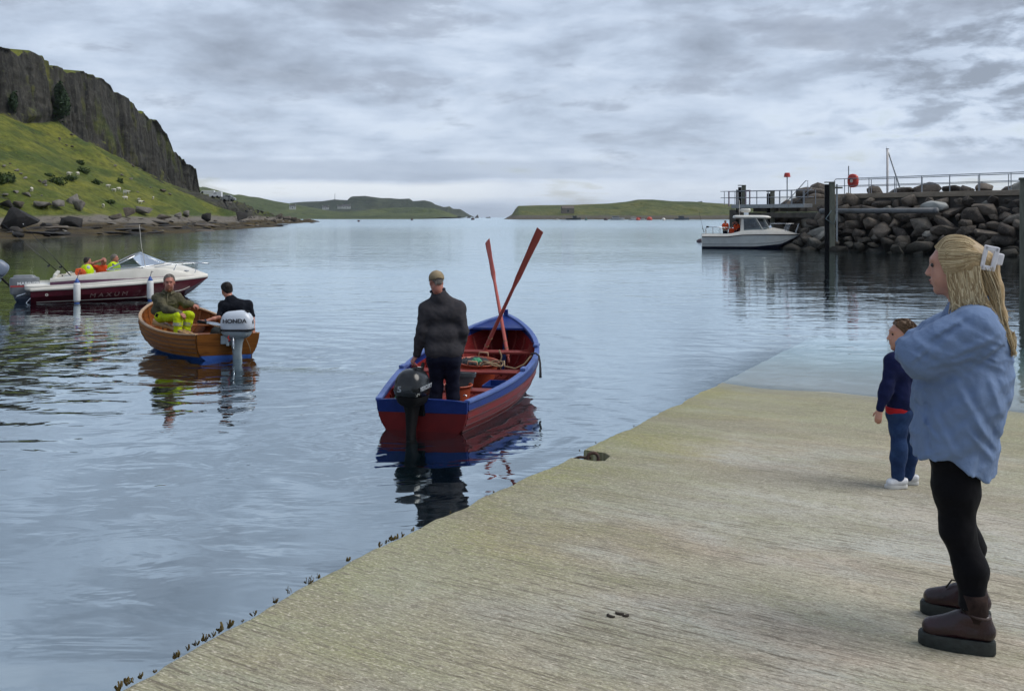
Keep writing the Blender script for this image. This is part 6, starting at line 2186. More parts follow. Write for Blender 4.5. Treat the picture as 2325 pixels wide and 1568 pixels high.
def woman():
    root = Vector((1.95, 3.95, 0.612))
    o = empty('person', root, rz=math.pi - 0.46)
    tag(o, 'woman in a loose blue shirt and black leggings, arms folded, blonde hair clipped back', 'person')
    h = 0.007
    lo, hi = np.array((-0.36, -0.36, 0.0)), np.array((0.40, 0.36, 1.80))
    hc = Vector((0.028, 0, 1.588))
    R = basis((1, -0.10, -0.03))
    # body: one surface from head to ankles
    s = SDF(lo, hi, h)
    P = head_sdf(s, hc, R, 1.0, chin=0.98, nose=0.92, ears=False)
    s.path([P(-0.032, 0, -0.08), (-0.028, 0, 1.42), (-0.045, 0, 1.26), (-0.02, 0, 1.05), (0.015, 0, 0.88)], [0.052, 0.056, 0.10, 0.10, 0.11], 0.05)
    AL = [(-0.055, 0.160, 1.335), (0.150, 0.190, 1.220), (0.188, -0.03, 1.230)]
    AR = [(-0.055, -0.160, 1.335), (0.150, -0.190, 1.210), (0.188, 0.05, 1.185)]
    for A in (AL, AR):
        limb(s, A[0], A[1], A[2], 0.045, 0.038, 0.027)
        s.cone(A[0], (-0.045, 0, 1.30), 0.045, 0.08, 0.05)
    hand_sdf(s, AL[2], (-0.5, -1, 0.0), (1, 0, 0.2), 0.9, 0.85, -1)
    hand_sdf(s, AR[2], (-0.6, 0.8, 0.0), (1, 0, -0.2), 0.9, 0.85, 1)
    LL = [(0.025, 0.088, 0.84), (0.015, 0.125, 0.47), (-0.052, 0.185, 0.10)]
    LR = [(0.025, -0.088, 0.84), (0.02, -0.125, 0.47), (-0.045, -0.195, 0.10)]
    for A in (LL, LR):
        limb(s, A[0], A[1], A[2], 0.075, 0.038, 0.020)
    s.build('body', SKIN_L, o)
    # leggings
    t = SDF((-0.25, -0.32, 0.10), (0.28, 0.32, 1.0), h)
    t.cone(LL[0], LR[0], 0.106, 0.106, 0.05)
    t.cone((0.01, 0, 0.86), (0.0, 0, 0.95), 0.12, 0.11, 0.05)
    for A in (LL, LR):
        a, kx, an = (Vector(q) for q in A)
        m1 = a.lerp(kx, 0.5)
        t.path([a, m1, kx + Vector((0, 0, 0.02))], [0.104, 0.088, 0.064], 0.04)
        calf = kx.lerp(an, 0.36) + Vector((-0.028, 0, 0))
        t.path([kx + Vector((0, 0, 0.02)), calf, kx.lerp(an, 0.78) + Vector((-0.004, 0, 0)), an], [0.063, 0.062, 0.043, 0.037], 0.04)
    t.half((0, 0, 0.185), (0, 0, -1), 0.006)
    t.warp(lambda x, y, z: 0.0022 * fbm(x * 25, y * 25, z * 30, 2, 4))
    t.build('leggings', LEGGING, o)
    # loose shirt
    t = SDF((-0.34, -0.36, 0.66), (0.38, 0.36, 1.52), 0.0065)
    lev = [(0.66, 0.19, -0.13, 0.20), (0.76, 0.210, -0.150, 0.215), (0.86, 0.214, -0.172, 0.225), (0.95, 0.208, -0.198, 0.23), (1.04, 0.200, -0.214, 0.235), (1.13, 0.190, -0.220, 0.24),
           (1.22, 0.165, -0.215, 0.235), (1.30, 0.125, -0.196, 0.22), (1.36, 0.09, -0.172, 0.195), (1.405, 0.062, -0.150, 0.155), (1.44, 0.040, -0.128, 0.105), (1.475, 0.028, -0.105, 0.075)]
    Z = t.ax[2]
    zc_, xf, xb, ry = (np.array(q) for q in zip(*lev))
    f_, b_, r_ = (np.interp(Z, zc_, q) for q in (xf * 0.92, xb * 0.92, ry * np.interp(zc_, [0.9, 1.25], [1.04, 0.84])))
    cx_, rx_ = (f_ + b_) / 2, (f_ - b_) / 2
    X, Y = t.ax[0][:, None, None], t.ax[1][None, :, None]
    q = np.sqrt(((X - cx_) / rx_) ** 2 + (Y / r_) ** 2)
    t.d = ((q - 1) * np.minimum(rx_, r_) * 0.95).astype(np.float32)
    for A, kk in ((AL, 0), (AR, 1)):
        a, e, w = (Vector(q) for q in A)
        t.cone(a, a.lerp(e, 0.5), 0.088, 0.094, 0.05)
        t.cone(a.lerp(e, 0.5), e, 0.094, 0.086, 0.05)
        t.cone(e, e.lerp(w, 0.55), 0.086, 0.078, 0.045)
        t.cone(e.lerp(w, 0.55), w + (e - w) * 0.12, 0.086, 0.058, 0.035)
        t.cone(a, (-0.05, 0, 1.36), 0.085, 0.085, 0.06)
    hemz = lambda x: np.interp(x, [-0.25, -0.14, -0.09, -0.02, 0.06, 0.13, 0.17, 0.25], [0.76, 0.715, 0.708, 0.755, 0.80, 0.80, 0.785, 0.815])
    hz = hemz(t.ax[0] / 0.92)[:, None, None] + 0.006 * np.sin(40 * Y) - t.ax[2][None, None, :]
    t.d = np.maximum(t.d, hz).astype(np.float32)
    t.half((0, 0, 1.465), (0.35, 0, 1), 0.01)

    def crease(x, z, x0, z0, x1, z1, w, amp):
        dx, dz = x1 - x0, z1 - z0
        L2 = dx * dx + dz * dz
        tt = ((x - x0) * dx + (z - z0) * dz) / L2
        tc = np.clip(tt, 0, 1)
        dd = (x - x0 - tc * dx) * dz - (z - z0 - tc * dz) * dx
        dd = dd / math.sqrt(L2)
        fall = np.exp(-((tt - tc) * math.sqrt(L2) / w) ** 2) * np.sin(np.clip(tt, 0.05, 0.95) * math.pi) ** 0.5
        return amp * fall * (np.exp(-(dd / w) ** 2) - 0.75 * np.exp(-((dd - 1.5 * w) / w) ** 2))

    def folds(x, y, z):
        # long diagonal pulls from the shoulder blade, creases gathering at the elbow, soft vertical fall below
        a = np.exp(-((z - 1.27) / 0.10) ** 2)
        b = sstep(1.18, 1.0, z)
        dg = np.abs(fbm(x * 5.5 + z * 8.5, y * 4 + 1.7, z * 2.0, 2, 51))
        cr = np.abs(fbm(x * 10 - z * 17, y * 6, z * 6, 2, 52))
        vf = fbm(x * 11 + z * 3.5, y * 11, z * 2.2, 3, 53)
        r = 0.016 * (0.42 - dg) * (0.5 + b) + 0.017 * (0.4 - cr) * a + 0.008 * vf * b + 0.003 * fbm(x * 30, y * 30, z * 30, 2, 54)
        for x0, z0, x1, z1, w, amp in ((0.02, 1.13, -0.14, 0.82, 0.016, 0.013), (-0.02, 0.95, -0.12, 0.80, 0.014, 0.011), (-0.10, 1.16, -0.17, 0.95, 0.015, 0.010), (0.148, 1.06, 0.135, 0.79, 0.010, 0.007), (0.10, 0.99, 0.02, 0.83, 0.014, 0.008),
                                       (0.17, 0.98, 0.09, 0.88, 0.010, 0.006), (-0.02, 1.40, 0.13, 1.31, 0.012, 0.011), (0.02, 1.37, 0.16, 1.27, 0.011, 0.011), (-0.12, 1.32, 0.06, 1.23, 0.013, 0.011), (-0.05, 1.24, 0.12, 1.19, 0.012, 0.009), (-0.155, 1.30, -0.04, 1.20, 0.012, 0.010), (0.10, 1.30, 0.19, 1.20, 0.010, 0.009)):
            r = r + crease(x, z, x0, z0, x1, z1, w, amp) * sstep(-0.05, 0.03, y)
        return r
    t.warp(folds)
    t.build('shirt', SHIRT, o)
    cb = MB()
    cb.tube([(-0.105 + 0.085 * math.cos(tt) + 0.05, 0.078 * math.sin(tt), 1.452 + 0.02 * math.cos(tt) * -1) for tt in np.linspace(0.9, 2 * math.pi - 0.9, 24)], 0.020, 8)
    cb.build('collar', SHIRT, o, smooth=True)
    cl2 = MB()
    for y in (1, -1):
        cl2.raw([(-0.055, y * 0.075, 1.470), (0.012, y * 0.062, 1.452), (0.060, y * 0.040, 1.405), (0.020, y * 0.085, 1.418)], [(0, 1, 2, 3)])
    cq = cl2.build('collar_leaf', SHIRT, o)
    cq.modifiers.new('s', 'SOLIDIFY').thickness = 0.006
    cq['kind'] = 'stuff'
    # boots and laces
    for (x, y, dz) in ((-0.050, 0.185, 0.013), (-0.042, -0.195, -0.014)):
        sh = shoe(o, 'boot', (x, y, dz), (1, 0.06 if y > 0 else -0.06, 0), BOOT, BOOT_SOLE, L=0.285, H=0.105, sole=0.052, k=1.0, shaft=0.0)
        R2 = Matrix.Translation(Vector((x, y, dz)))
        MB().tube([R2 @ Vector((-0.006, 0, 0.13)), R2 @ Vector((-0.006, 0, 0.165)), R2 @ Vector((-0.004, 0, 0.20)), R2 @ Vector((-0.003, 0, 0.235))], [0.041, 0.047, 0.045, 0.048], 18).build('sock', cloth('brown_sock', (0.035, 0.022, 0.019), (0.02, 0.013, 0.012), 20, 0.004, 60), o, smooth=True)
        wl = MB()
        wl.tube([R2 @ Vector((0.046 * math.cos(q) - 0.012, 0.045 * math.sin(q), 0.158 + 0.008 * math.cos(q))) for q in np.linspace(0, 2 * math.pi, 16, endpoint=False)], 0.006, 6, closed=True)
        wl.build('boot_collar', mat('brown_lining', (0.05, 0.03, 0.026), (0.035, 0.02, 0.018), 20, 0.8), sh, smooth=True)
        la = MB()
        for i in range(4):
            zz, xx = 0.112 + i * 0.016, 0.100 - i * 0.021
            la.tube([R2 @ Vector((xx, -0.026, zz)), R2 @ Vector((xx + 0.012, 0, zz + 0.012)), R2 @ Vector((xx, 0.026, zz))], 0.0035, 5)
        if y < 0:
            la.tube([R2 @ Vector(q) for q in ((0.045, 0.0, 0.17), (0.065, 0.01, 0.22), (0.085, 0.015, 0.27), (0.07, 0.015, 0.29), (0.055, 0.01, 0.24), (0.045, 0, 0.18))], 0.004, 5)
            la.tube([R2 @ Vector(q) for q in ((0.045, 0.0, 0.17), (0.08, 0.02, 0.18), (0.105, 0.02, 0.14))], 0.004, 5)
        lo_ = la.build('lace', mat('dark_lace', (0.02, 0.016, 0.014), (0.012, 0.01, 0.009), 30, 0.8), sh, smooth=True)
        lo_['kind'] = 'stuff'
    # hair: combed back to the clip, long fall behind, loose strands at the side
    s = SDF((-0.30, -0.16, 1.18), (0.16, 0.16, 1.76), 0.0065)
    RR = [[R[i][j] for j in range(3)] for i in range(3)]
    s.ell(P(-0.018, 0, 0.046), (0.101, 0.081, 0.086), RR)
    s.ell(P(-0.075, 0, 0.02), (0.052, 0.066, 0.080), RR, 0.03)
    s.path([(-0.085, 0, 1.60), (-0.105, 0, 1.50), (-0.135, 0, 1.38), (-0.17, 0, 1.26)], [0.062, 0.050, 0.034, 0.010], 0.04)
    for y in (1, -1):
        s.path([P(-0.01, y * 0.066, 0.03), P(-0.022, y * 0.070, -0.05), P(-0.02, y * 0.075, -0.13), P(-0.03, y * 0.085, -0.19)], [0.010, 0.010, 0.010, 0.006], 0.03)
        s.path([P(-0.06, y * 0.05, 0.0), P(-0.075, y * 0.06, -0.10), P(-0.12, y * 0.07, -0.22), P(-0.17, y * 0.06, -0.32)], [0.034, 0.032, 0.024, 0.008], 0.03)
    s.half(P(0.066, 0, 0.078), R @ Vector((1, 0, -0.55)), 0.012)
    s.half(P(0.028, 0, -0.01), R @ Vector((1, 0, -0.15)), 0.012)
    s.warp(lambda x, y, z: 0.004 * fbm(x * 14, y * 55, z * 30, 3, 8) + 0.004 * fbm(x * 40, y * 40, z * 8, 2, 9) * sstep(1.62, 1.5, z))
    s.build('hair', mat('hair_base_blonde', (0.38, 0.27, 0.125), (0.24, 0.16, 0.07), 1.0, 0.5, stretch=(30, 160, 14)), o)  # base shell under the strands, toned close to their blonde
    r2 = random.Random(5)
    st = MB()

    def strand(pts, r, jig=0.004, n=14):
        pts = [Vector(p) for p in pts]
        out = []
        for i in range(n):
            f = i / (n - 1) * (len(pts) - 1)
            k = min(int(f), len(pts) - 2)
            f -= k
            p0, p1, p2, p3 = pts[max(k - 1, 0)], pts[k], pts[k + 1], pts[min(k + 2, len(pts) - 1)]
            out.append(0.5 * ((2 * p1) + (p2 - p0) * f + (2 * p0 - 5 * p1 + 4 * p2 - p3) * f * f + (3 * p1 - p0 - 3 * p2 + p3) * f ** 3))
        ph = r2.uniform(0, 6)
        out = [p + Vector((math.sin(ph + i * 0.9), math.cos(ph * 1.7 + i * 0.7), 0)) * jig * (i / n) for i, p in enumerate(out)]
        st.tube(out, [r * (0.5 + 0.5 * math.sin(math.pi * (0.15 + 0.8 * i / (n - 1)))) for i in range(n)], 4, cap=False)

    clip = Vector((-0.095, 0, 1.655))
    for i in range(900):            # combed over the top and sides
        a = r2.uniform(-1.0, 1.0)
        th = a * 1.75
        ca, sa = math.cos(th), math.sin(th)
        S0 = P(0.074 - 0.07 * (1 - max(ca, 0)) - 0.03 * max(-ca, 0), 0.086 * sa * (0.75 + 0.25 * abs(sa)), 0.042 + 0.052 * max(ca, 0) - 0.055 * max(-ca, 0) - 0.01 * abs(sa))
        ww = r2.uniform(0.985, 1.05)
        S1 = P(0.02, 0.085 * ww * math.sin(a * 1.45), 0.046 + 0.0905 * ww * math.cos(a * 1.45))
        S2 = P(-0.06, 0.080 * ww * math.sin(a * 1.35), 0.046 + 0.082 * ww * math.cos(a * 1.3))
        strand([S0, S1, S2, clip + Vector((0, 0.030 * a, 0.012 * r2.uniform(-1, 1.5) - 0.035 * abs(a)))], r2.uniform(0.0011, 0.0024), 0.002)
    for i in range(700):            # combed back along the sides
        y = r2.choice((1, 1, -1))
        zz = r2.uniform(-0.035, 0.07)
        xs0 = 0.052 - 0.35 * max(0.0, 0.03 - zz)
        ww = r2.uniform(0.99, 1.06)
        strand([P(xs0, y * 0.070, zz + 0.012), P(0.01, y * 0.084 * ww, zz + 0.012), P(-0.04, y * 0.083 * ww, zz * 0.8 + 0.02), P(-0.085, y * 0.072 * ww, zz * 0.55 + 0.035), P(-0.118, y * 0.05 * ww, zz * 0.4 + 0.03)], r2.uniform(0.0011, 0.0024), 0.002)
    for i in range(900):            # the fall down the back
        a = r2.uniform(-1, 1)
        e = r2.uniform(0, 1)
        x0 = -0.05 - 0.07 * r2.random()
        strand([(x0, 0.078 * a, 1.60 - 0.03 * e), (x0 - 0.03, 0.088 * a, 1.50), (-0.115 - 0.05 * e, 0.092 * a, 1.39), (-0.16 - 0.04 * e, 0.085 * a + r2.uniform(-0.02, 0.02), 1.29 - 0.04 * e), (-0.17 - 0.035 * e, 0.08 * a, 1.22 + 0.1 * r2.random())],
               r2.uniform(0.0012, 0.0026), 0.006)
    for i in range(800):             # beside the face
        y = r2.choice((1, 1, -1))
        x0 = r2.uniform(-0.115, 0.015)
        strand([P(x0 + 0.005, y * 0.080, 0.01), P(x0, y * 0.092, -0.06), P(x0 - 0.012, y * 0.100, -0.13), P(x0 - 0.03 + r2.uniform(-0.035, 0.03), y * 0.108, -0.17 - 0.09 * r2.random()), P(x0 - 0.055 + r2.uniform(-0.05, 0.03), y * (0.112 + 0.02 * r2.random()), -0.19 - 0.13 * r2.random())], r2.uniform(0.0012, 0.0026), 0.014)
    sto = st.build('hair_strands', BLONDE, o, smooth=True)
    sto['kind'] = 'stuff'
    # brows, lips and shirt buttons
    for y in (1, -1):
        MB().tube([P(0.090, y * 0.014, 0.033), P(0.090, y * 0.030, 0.039), P(0.080, y * 0.047, 0.034)], [0.002, 0.0032, 0.0015], 6).build('eyebrow', mat('brow_brown', (0.16, 0.09, 0.05), (0.11, 0.06, 0.035), 40, 0.7), o, smooth=True)
    LIP = mat('lip_rose', (0.36, 0.12, 0.10), (0.30, 0.09, 0.08), 40, 0.45)
    MB().tube([P(0.088, 0.020, -0.0575), P(0.098, 0.008, -0.054), P(0.0985, 0, -0.055), P(0.098, -0.008, -0.054), P(0.088, -0.020, -0.0575)], [0.001, 0.0038, 0.0036, 0.0038, 0.001], 6).build('upper_lip', LIP, o, smooth=True)
    MB().tube([P(0.086, 0.018, -0.063), P(0.094, 0.008, -0.067), P(0.0945, 0, -0.0675), P(0.094, -0.008, -0.067), P(0.086, -0.018, -0.063)], [0.001, 0.0042, 0.0045, 0.0042, 0.001], 6).build('lower_lip', LIP, o, smooth=True)
    # white claw clip
    cl = MB()
    Rc = Matrix.Translation(Vector((-0.106, 0.066, 1.634))) @ Matrix.Rotation(math.radians(-12), 4, 'Y') @ Matrix.Rotation(math.radians(12), 4, 'Z')
    for c, sz in (((0.020, 0, 0), (0.017, 0.016, 0.104)), ((-0.022, 0, 0), (0.020, 0.016, 0.104)), ((0, 0, 0.042), (0.056, 0.016, 0.022)), ((0, 0, -0.042), (0.056, 0.016, 0.022))):
        cl.box(Rc @ Vector(c), sz, Rc.to_3x3())
    cl.build('hair_clip', mat('white_acrylic', (0.74, 0.73, 0.77), (0.62, 0.62, 0.66), 30, 0.3), o, bevel=0.004)
    c2 = MB()
    c2.box(Rc @ Vector((-0.043, -0.02, 0.004)), (0.030, 0.03, 0.050), Rc.to_3x3())
    c2.box(Rc @ Vector((-0.020, -0.10, 0.0)), (0.05, 0.016, 0.10), Rc.to_3x3())
    c2.box(Rc @ Vector((-0.034, -0.05, 0.004)), (0.012, 0.09, 0.040), Rc.to_3x3())
    c2.build('clip_tab', MATS['white_acrylic'], o, bevel=0.006)
    for y in (1, -1):
        e = MB().lathe([(0.0005, -0.0105), (0.008, -0.006), (0.0105, 0), (0.008, 0.006), (0.0005, 0.0105)], 10)
        me = e.mesh('eye')
        me.transform(Matrix.Translation(P(0.0800, y * 0.031, 0.013)))
        link('eye', me, EYE, o, smooth=True)
    return o


woman()

# ---- small boy ------------------------------------------------------------------
def boy():
    YB = 6.68
    root = ramp_hit(2047, 1103)
    sc = F / root.y

    def L(u, v, d=0.0):
        """joint at photo column u, row v, d metres nearer (-) or farther (+)"""
        p = at(u, v, root.y + d)
        return p - root
    J = dict(head=L(2046, 762, 0.0), neck=L(2052, 797), chest=L(2053, 840), pelvis=L(2052, 930), sl=L(2027, 820, -0.06), el=L(2012, 878, -0.10), wl=L(1997, 930, -0.10), sr=L(2076, 818, 0.06), er=L(2084, 872, 0.12), wr=L(2078, 915, 0.18),
             hl=L(2039, 938, -0.03), kl=L(2040, 1015, -0.06), al=L(2038, 1083, -0.06), hr=L(2062, 938, 0.04), kr=L(2064, 1012, 0.08), ar=L(2062, 1080, 0.08))
    o, P, R = figure('person', 'small boy in a navy sweater, jeans and white trainers watching the boats', root, J, SKIN_L, cloth('navy_sweater', (0.011, 0.016, 0.062), (0.008, 0.011, 0.042), 8, 0.004, 60),
                     cloth('blue_jeans', (0.026, 0.055, 0.135), (0.014, 0.030, 0.085), 7, 0.004, 40), h=0.0085, g=0.70, head_fwd=(-0.98, 0.05, 0.02), head_up=(0.05, 0, 1), hk=0.93, hl=((-0.25, -0.1, -1), (-0.6, -0.8, 0.1), 0.55), hr=((-0.2, 0.1, -1), (0.6, 0.8, 0), 0.4), top_name='sweater', leg_name='jeans', fold=0.006, hem=0.02, loose=0.98, seed=11)
    hair_cap(o, BROWN_H, P, R, 0.93, front=0.045, low=-0.005, back=-0.075, thick=0.012, h=0.007, seed=4)
    hair_tufts(o, BROWN_H, P, 0.93, 900, 0.045, -0.005, -0.075, 5, 0.03, 0.011)
    # red shirt tail and collar
    pel = J['pelvis']
    t = SDF(*bounds([pel], 0.2), 0.0085)
    t.cone(J['hl'] + Vector((0, 0, 0.03)), J['hr'] + Vector((0, 0, 0.03)), 0.092, 0.092, 0.03)
    t.half(pel + Vector((0, 0, 0.03)), (0, 0, 1), 0.004)
    t.half(pel + Vector((0, 0, -0.022)), (0.15, 0, -1), 0.004)
    red = cloth('red_tshirt', (0.42, 0.02, 0.025), (0.33, 0.015, 0.02), 8, 0.003)
    t.build('shirt_tail', red, o)
    c = J['neck']
    MB().tube([c + Vector((0.045 * math.cos(q), 0.045 * math.sin(q), -0.012 + 0.01 * math.cos(q))) for q in np.linspace(0, 2 * math.pi, 18, endpoint=False)], 0.011, 6, closed=True).build('collar', red, o, smooth=True)
    WS = mat('white_leather', (0.66, 0.67, 0.70), (0.56, 0.57, 0.60), 12, 0.4, 0.003, 60)
    for a, f in ((J['al'], (-1, -0.12, 0)), (J['ar'], (-1, 0.3, 0))):
        w = root + a
        g = Vector((a.x, a.y, ramp_z(w.x, w.y) - root.z))
        shoe(o, 'trainer', g + Vector((0.01, 0, 0)), f, WS, mat('white_sole', (0.60, 0.60, 0.58), (0.5, 0.5, 0.48), 10, 0.5), L=0.215, H=0.060, sole=0.020, k=0.80)
    return o


boy()

# ---- man standing in the red boat --------------------------------------------------
def boatman():
    root = M_red @ Vector((0.574, -0.015, 0.056))
    Y0 = root.y
    L = lambda u, v, d=0.0: at(u, v, Y0 + d) - root
    J = dict(head=L(990, 640, 0.0), neck=L(996, 662, 0.02), chest=L(1004, 712, 0.03), pelvis=L(1007, 805, 0.0), sl=L(968, 700, 0.02), el=L(957, 750, -0.03), wl=L(946, 806, 0.02), sr=L(1040, 698, 0.03), er=L(1050, 752, 0.0), wr=L(1042, 800, 0.14),
             hl=L(991, 815), kl=L(990, 880, 0.03), al=L(987, 944, 0.0), hr=L(1025, 815), kr=L(1028, 880, 0.04), ar=L(1028, 943, 0.02))
    TH = cloth('charcoal_fleece', (0.052, 0.048, 0.052), (0.038, 0.037, 0.043), 9, 0.0025, 60)
    o, P, R = figure('person', 'man in a tan cap and charcoal jacket standing at the outboard, seen from behind', root, J, SKIN_R, TH, cloth('navy_work_trousers', (0.010, 0.012, 0.026), (0.006, 0.007, 0.016), 6, 0.004, 25),
                     h=0.010, g=1.04, head_fwd=(-0.38, 0.92, -0.04), hk=0.98, hl=((-0.55, -0.1, -0.8), (-0.5, -0.4, 0.7), 0.9), hr=((-0.2, 0.8, -0.5), (0.8, 0.2, 0.4), 0.5), fold=0.007, loose=1.05, face=False, hem=0.06, seed=31)
    hair_cap(o, GREY_H, P, R, 0.98, front=-0.02, low=-0.04, back=-0.062, thick=0.004, h=0.008, seed=6)
    # cap with peak, strap opening behind
    s = SDF(*bounds([P(0, 0, 0.03)], 0.2), 0.008)
    RR = [[R[i][j] for j in range(3)] for i in range(3)]
    s.ell(P(-0.012, 0, 0.046), (0.112, 0.092, 0.094), RR)
    s.half(P(0, 0, 0.020), R @ Vector((-0.10, 0, -1)), 0.006)
    s.ell(P(-0.125, 0, 0.012), (0.05, 0.048, 0.034), RR, 0.006, True)
    CAP = cloth('tan_cap', (0.29, 0.23, 0.145), (0.21, 0.165, 0.10), 9, 0.003, 40)
    s.build('cap', CAP, o)
    b = MB()
    rows = []
    for t in np.linspace(-1, 1, 13):
        y = 0.075 * t
        x1 = 0.085 + 0.085 * (1 - t * t)
        rows.append([tuple(P(0.05, y, 0.030 - 0.004 * t * t)), tuple(P(x1, y * 0.95, 0.020 - 0.014 * t * t))])
    b.grid(np.array(rows))
    pk = b.build('cap_peak', CAP, o)
    md = pk.modifiers.new('solid', 'SOLIDIFY')
    md.thickness = 0.006
    MB().tube([P(-0.118 - 0.006 * math.sin(q), 0.052 * math.cos(q), 0.014 + 0.036 * math.sin(q)) for q in np.linspace(0, math.pi, 12)], 0.004, 6).build('cap_strap', mat('dark_brown_trim', (0.03, 0.02, 0.013), (0.02, 0.013, 0.009), 20, 0.7), o)
    MB().lathe([(0.001, 0), (0.008, 0.001), (0.008, 0.005), (0.001, 0.008)], 10, Matrix.Translation(P(-0.012, 0, 0.138))).build('cap_button', CAP, o)
    nk = J['neck'] + (J['head'] - J['neck']) * 0.10
    MB().tube([nk + Vector((0.078 * math.cos(q) - 0.012, 0.075 * math.sin(q), 0.018 - 0.030 * max(0, -math.cos(q)) * 1.0)) for q in np.linspace(0, 2 * math.pi, 22, endpoint=False)], 0.019, 8, closed=True).build('collar', cloth('navy_collar', (0.014, 0.017, 0.032), (0.01, 0.012, 0.02), 8, 0.003), o, smooth=True)
    for a, f in ((J['al'], (-0.2, 1, 0)), (J['ar'], (0.3, 1, 0))):
        shoe(o, 'boot', Vector((a.x, a.y, 0.0)), f, BLACK_RUB, BLACK_RUB, L=0.28, H=0.10, sole=0.025)
    return o


boatman()

# ---- man in yellow trousers, in the dinghy ------------------------------------------
def seated():
    root = M_din @ Vector((1.42, 0.42, 0.06))
    Y0 = root.y
    L = lambda u, v, d=0.0: at(u, v, Y0 + d) - root
    J = dict(head=L(384, 641, -0.06), neck=L(381, 662, 0.04), chest=L(379, 685, 0.06), pelvis=L(371, 712, 0.10), sl=L(403, 674, 0.10), el=L(420, 690, 0.12), wl=L(437, 691, 0.10), sr=L(357, 676, -0.02), er=L(377, 702, -0.22), wr=L(408, 711, -0.40),
             hl=L(386, 716, 0.06), kl=L(430, 716, -0.22), al=L(421, 757, -0.24), hr=L(366, 718, -0.02), kr=L(405, 718, -0.40), ar=L(402, 757, -0.42))
    HV = cloth('hi_vis_yellow', (0.50, 0.60, 0.012), (0.40, 0.50, 0.01), 7, 0.006, 18, 0.6)
    o, P, R = figure('person', 'grey haired man in an olive jacket and bright yellow trousers sitting in the dinghy', root, J, SKIN_R, cloth('olive_jacket', (0.105, 0.098, 0.062), (0.072, 0.066, 0.042), 7, 0.006, 25), HV,
                     h=0.010, g=0.99, head_fwd=(0.32, -0.93, -0.10), hk=1.14, hl=((0.9, 0.1, -0.4), (0.3, -0.4, 0.8), 0.8), hr=((0.8, -0.4, -0.35), (0.2, -0.4, 0.85), 0.7), fold=0.014, loose=1.06, seed=44, hem=0.02)
    hair_cap(o, GREY_H, P, R, 1.14, front=0.045, low=0.0, back=-0.06, thick=0.007, h=0.008, seed=9)
    hair_tufts(o, GREY_H, P, 1.14, 500, 0.045, 0.0, -0.06, 7, 0.025, 0.006)
    nk = J['neck'] + (J['head'] - J['neck']) * 0.08
    fw = Vector((0.32, -0.93, 0)).normalized()
    MB().tube([nk + Vector((0.080 * math.cos(q), 0.075 * math.sin(q), 0.012)) - fw * 0.005 for q in np.linspace(-0.7, 2 * math.pi - 2.4, 18)], [0.016] * 16 + [0.014, 0.008], 8).build('collar', MATS['olive_jacket'], o, smooth=True)
    OD = cloth('olive_trim', (0.13, 0.12, 0.078), (0.09, 0.083, 0.053), 7, 0.004)
    for sg in (1, -1):                       # turned down collar leaves
        lt = Vector((0, 0, 1)).cross(fw) * sg
        c0_ = nk + lt * 0.055 + fw * 0.045
        MB().raw([nk + lt * 0.085 - fw * 0.01 + Vector((0, 0, 0.025)), c0_ + Vector((0, 0, 0.02)), nk + lt * 0.05 + fw * 0.115 + Vector((0, 0, -0.055)), nk + lt * 0.125 + fw * 0.05 + Vector((0, 0, -0.035))], [(0, 1, 2, 3)]).build('collar_leaf', OD, o).modifiers.new('s', 'SOLIDIFY').thickness = 0.014
    mid_ = (J['chest'] + J['pelvis']) / 2
    MB().tube([J['neck'] + fw * 0.085 - Vector((0, 0, 0.03)), J['chest'] + fw * 0.142, mid_ + fw * 0.146, J['pelvis'] + fw * 0.135 + Vector((0, 0, 0.03))], 0.012, 6).build('zip_placket', OD, o, smooth=True)
    for sg in (1, -1):
        lt = Vector((0, 0, 1)).cross(fw) * sg
        MB().box(J['chest'] + lt * 0.085 + fw * 0.128 - Vector((0, 0, 0.03)), (0.10, 0.016, 0.035), basis(-fw.cross(Vector((0, 0, 1))))).build('pocket_flap', OD, o, bevel=0.004)
    GR = mat('reflective_grey', (0.34, 0.35, 0.28), (0.28, 0.29, 0.23), 12, 0.5)
    for q in ('l', 'r'):
        a, b = J['k' + q].lerp(J['a' + q], 0.36), J['k' + q].lerp(J['a' + q], 0.54)
        MB().tube([a, b], [0.086, 0.084], 16, cap=False).build('reflective_band', GR, o, smooth=True)
    MB().box(J['hr'] + Vector((-0.03, -0.115, 0.03)), (0.06, 0.015, 0.06), Matrix.Rotation(0.4, 3, 'Y')).build('pocket_patch', BLACK_RUB, o, bevel=0.01)
    return o


seated()


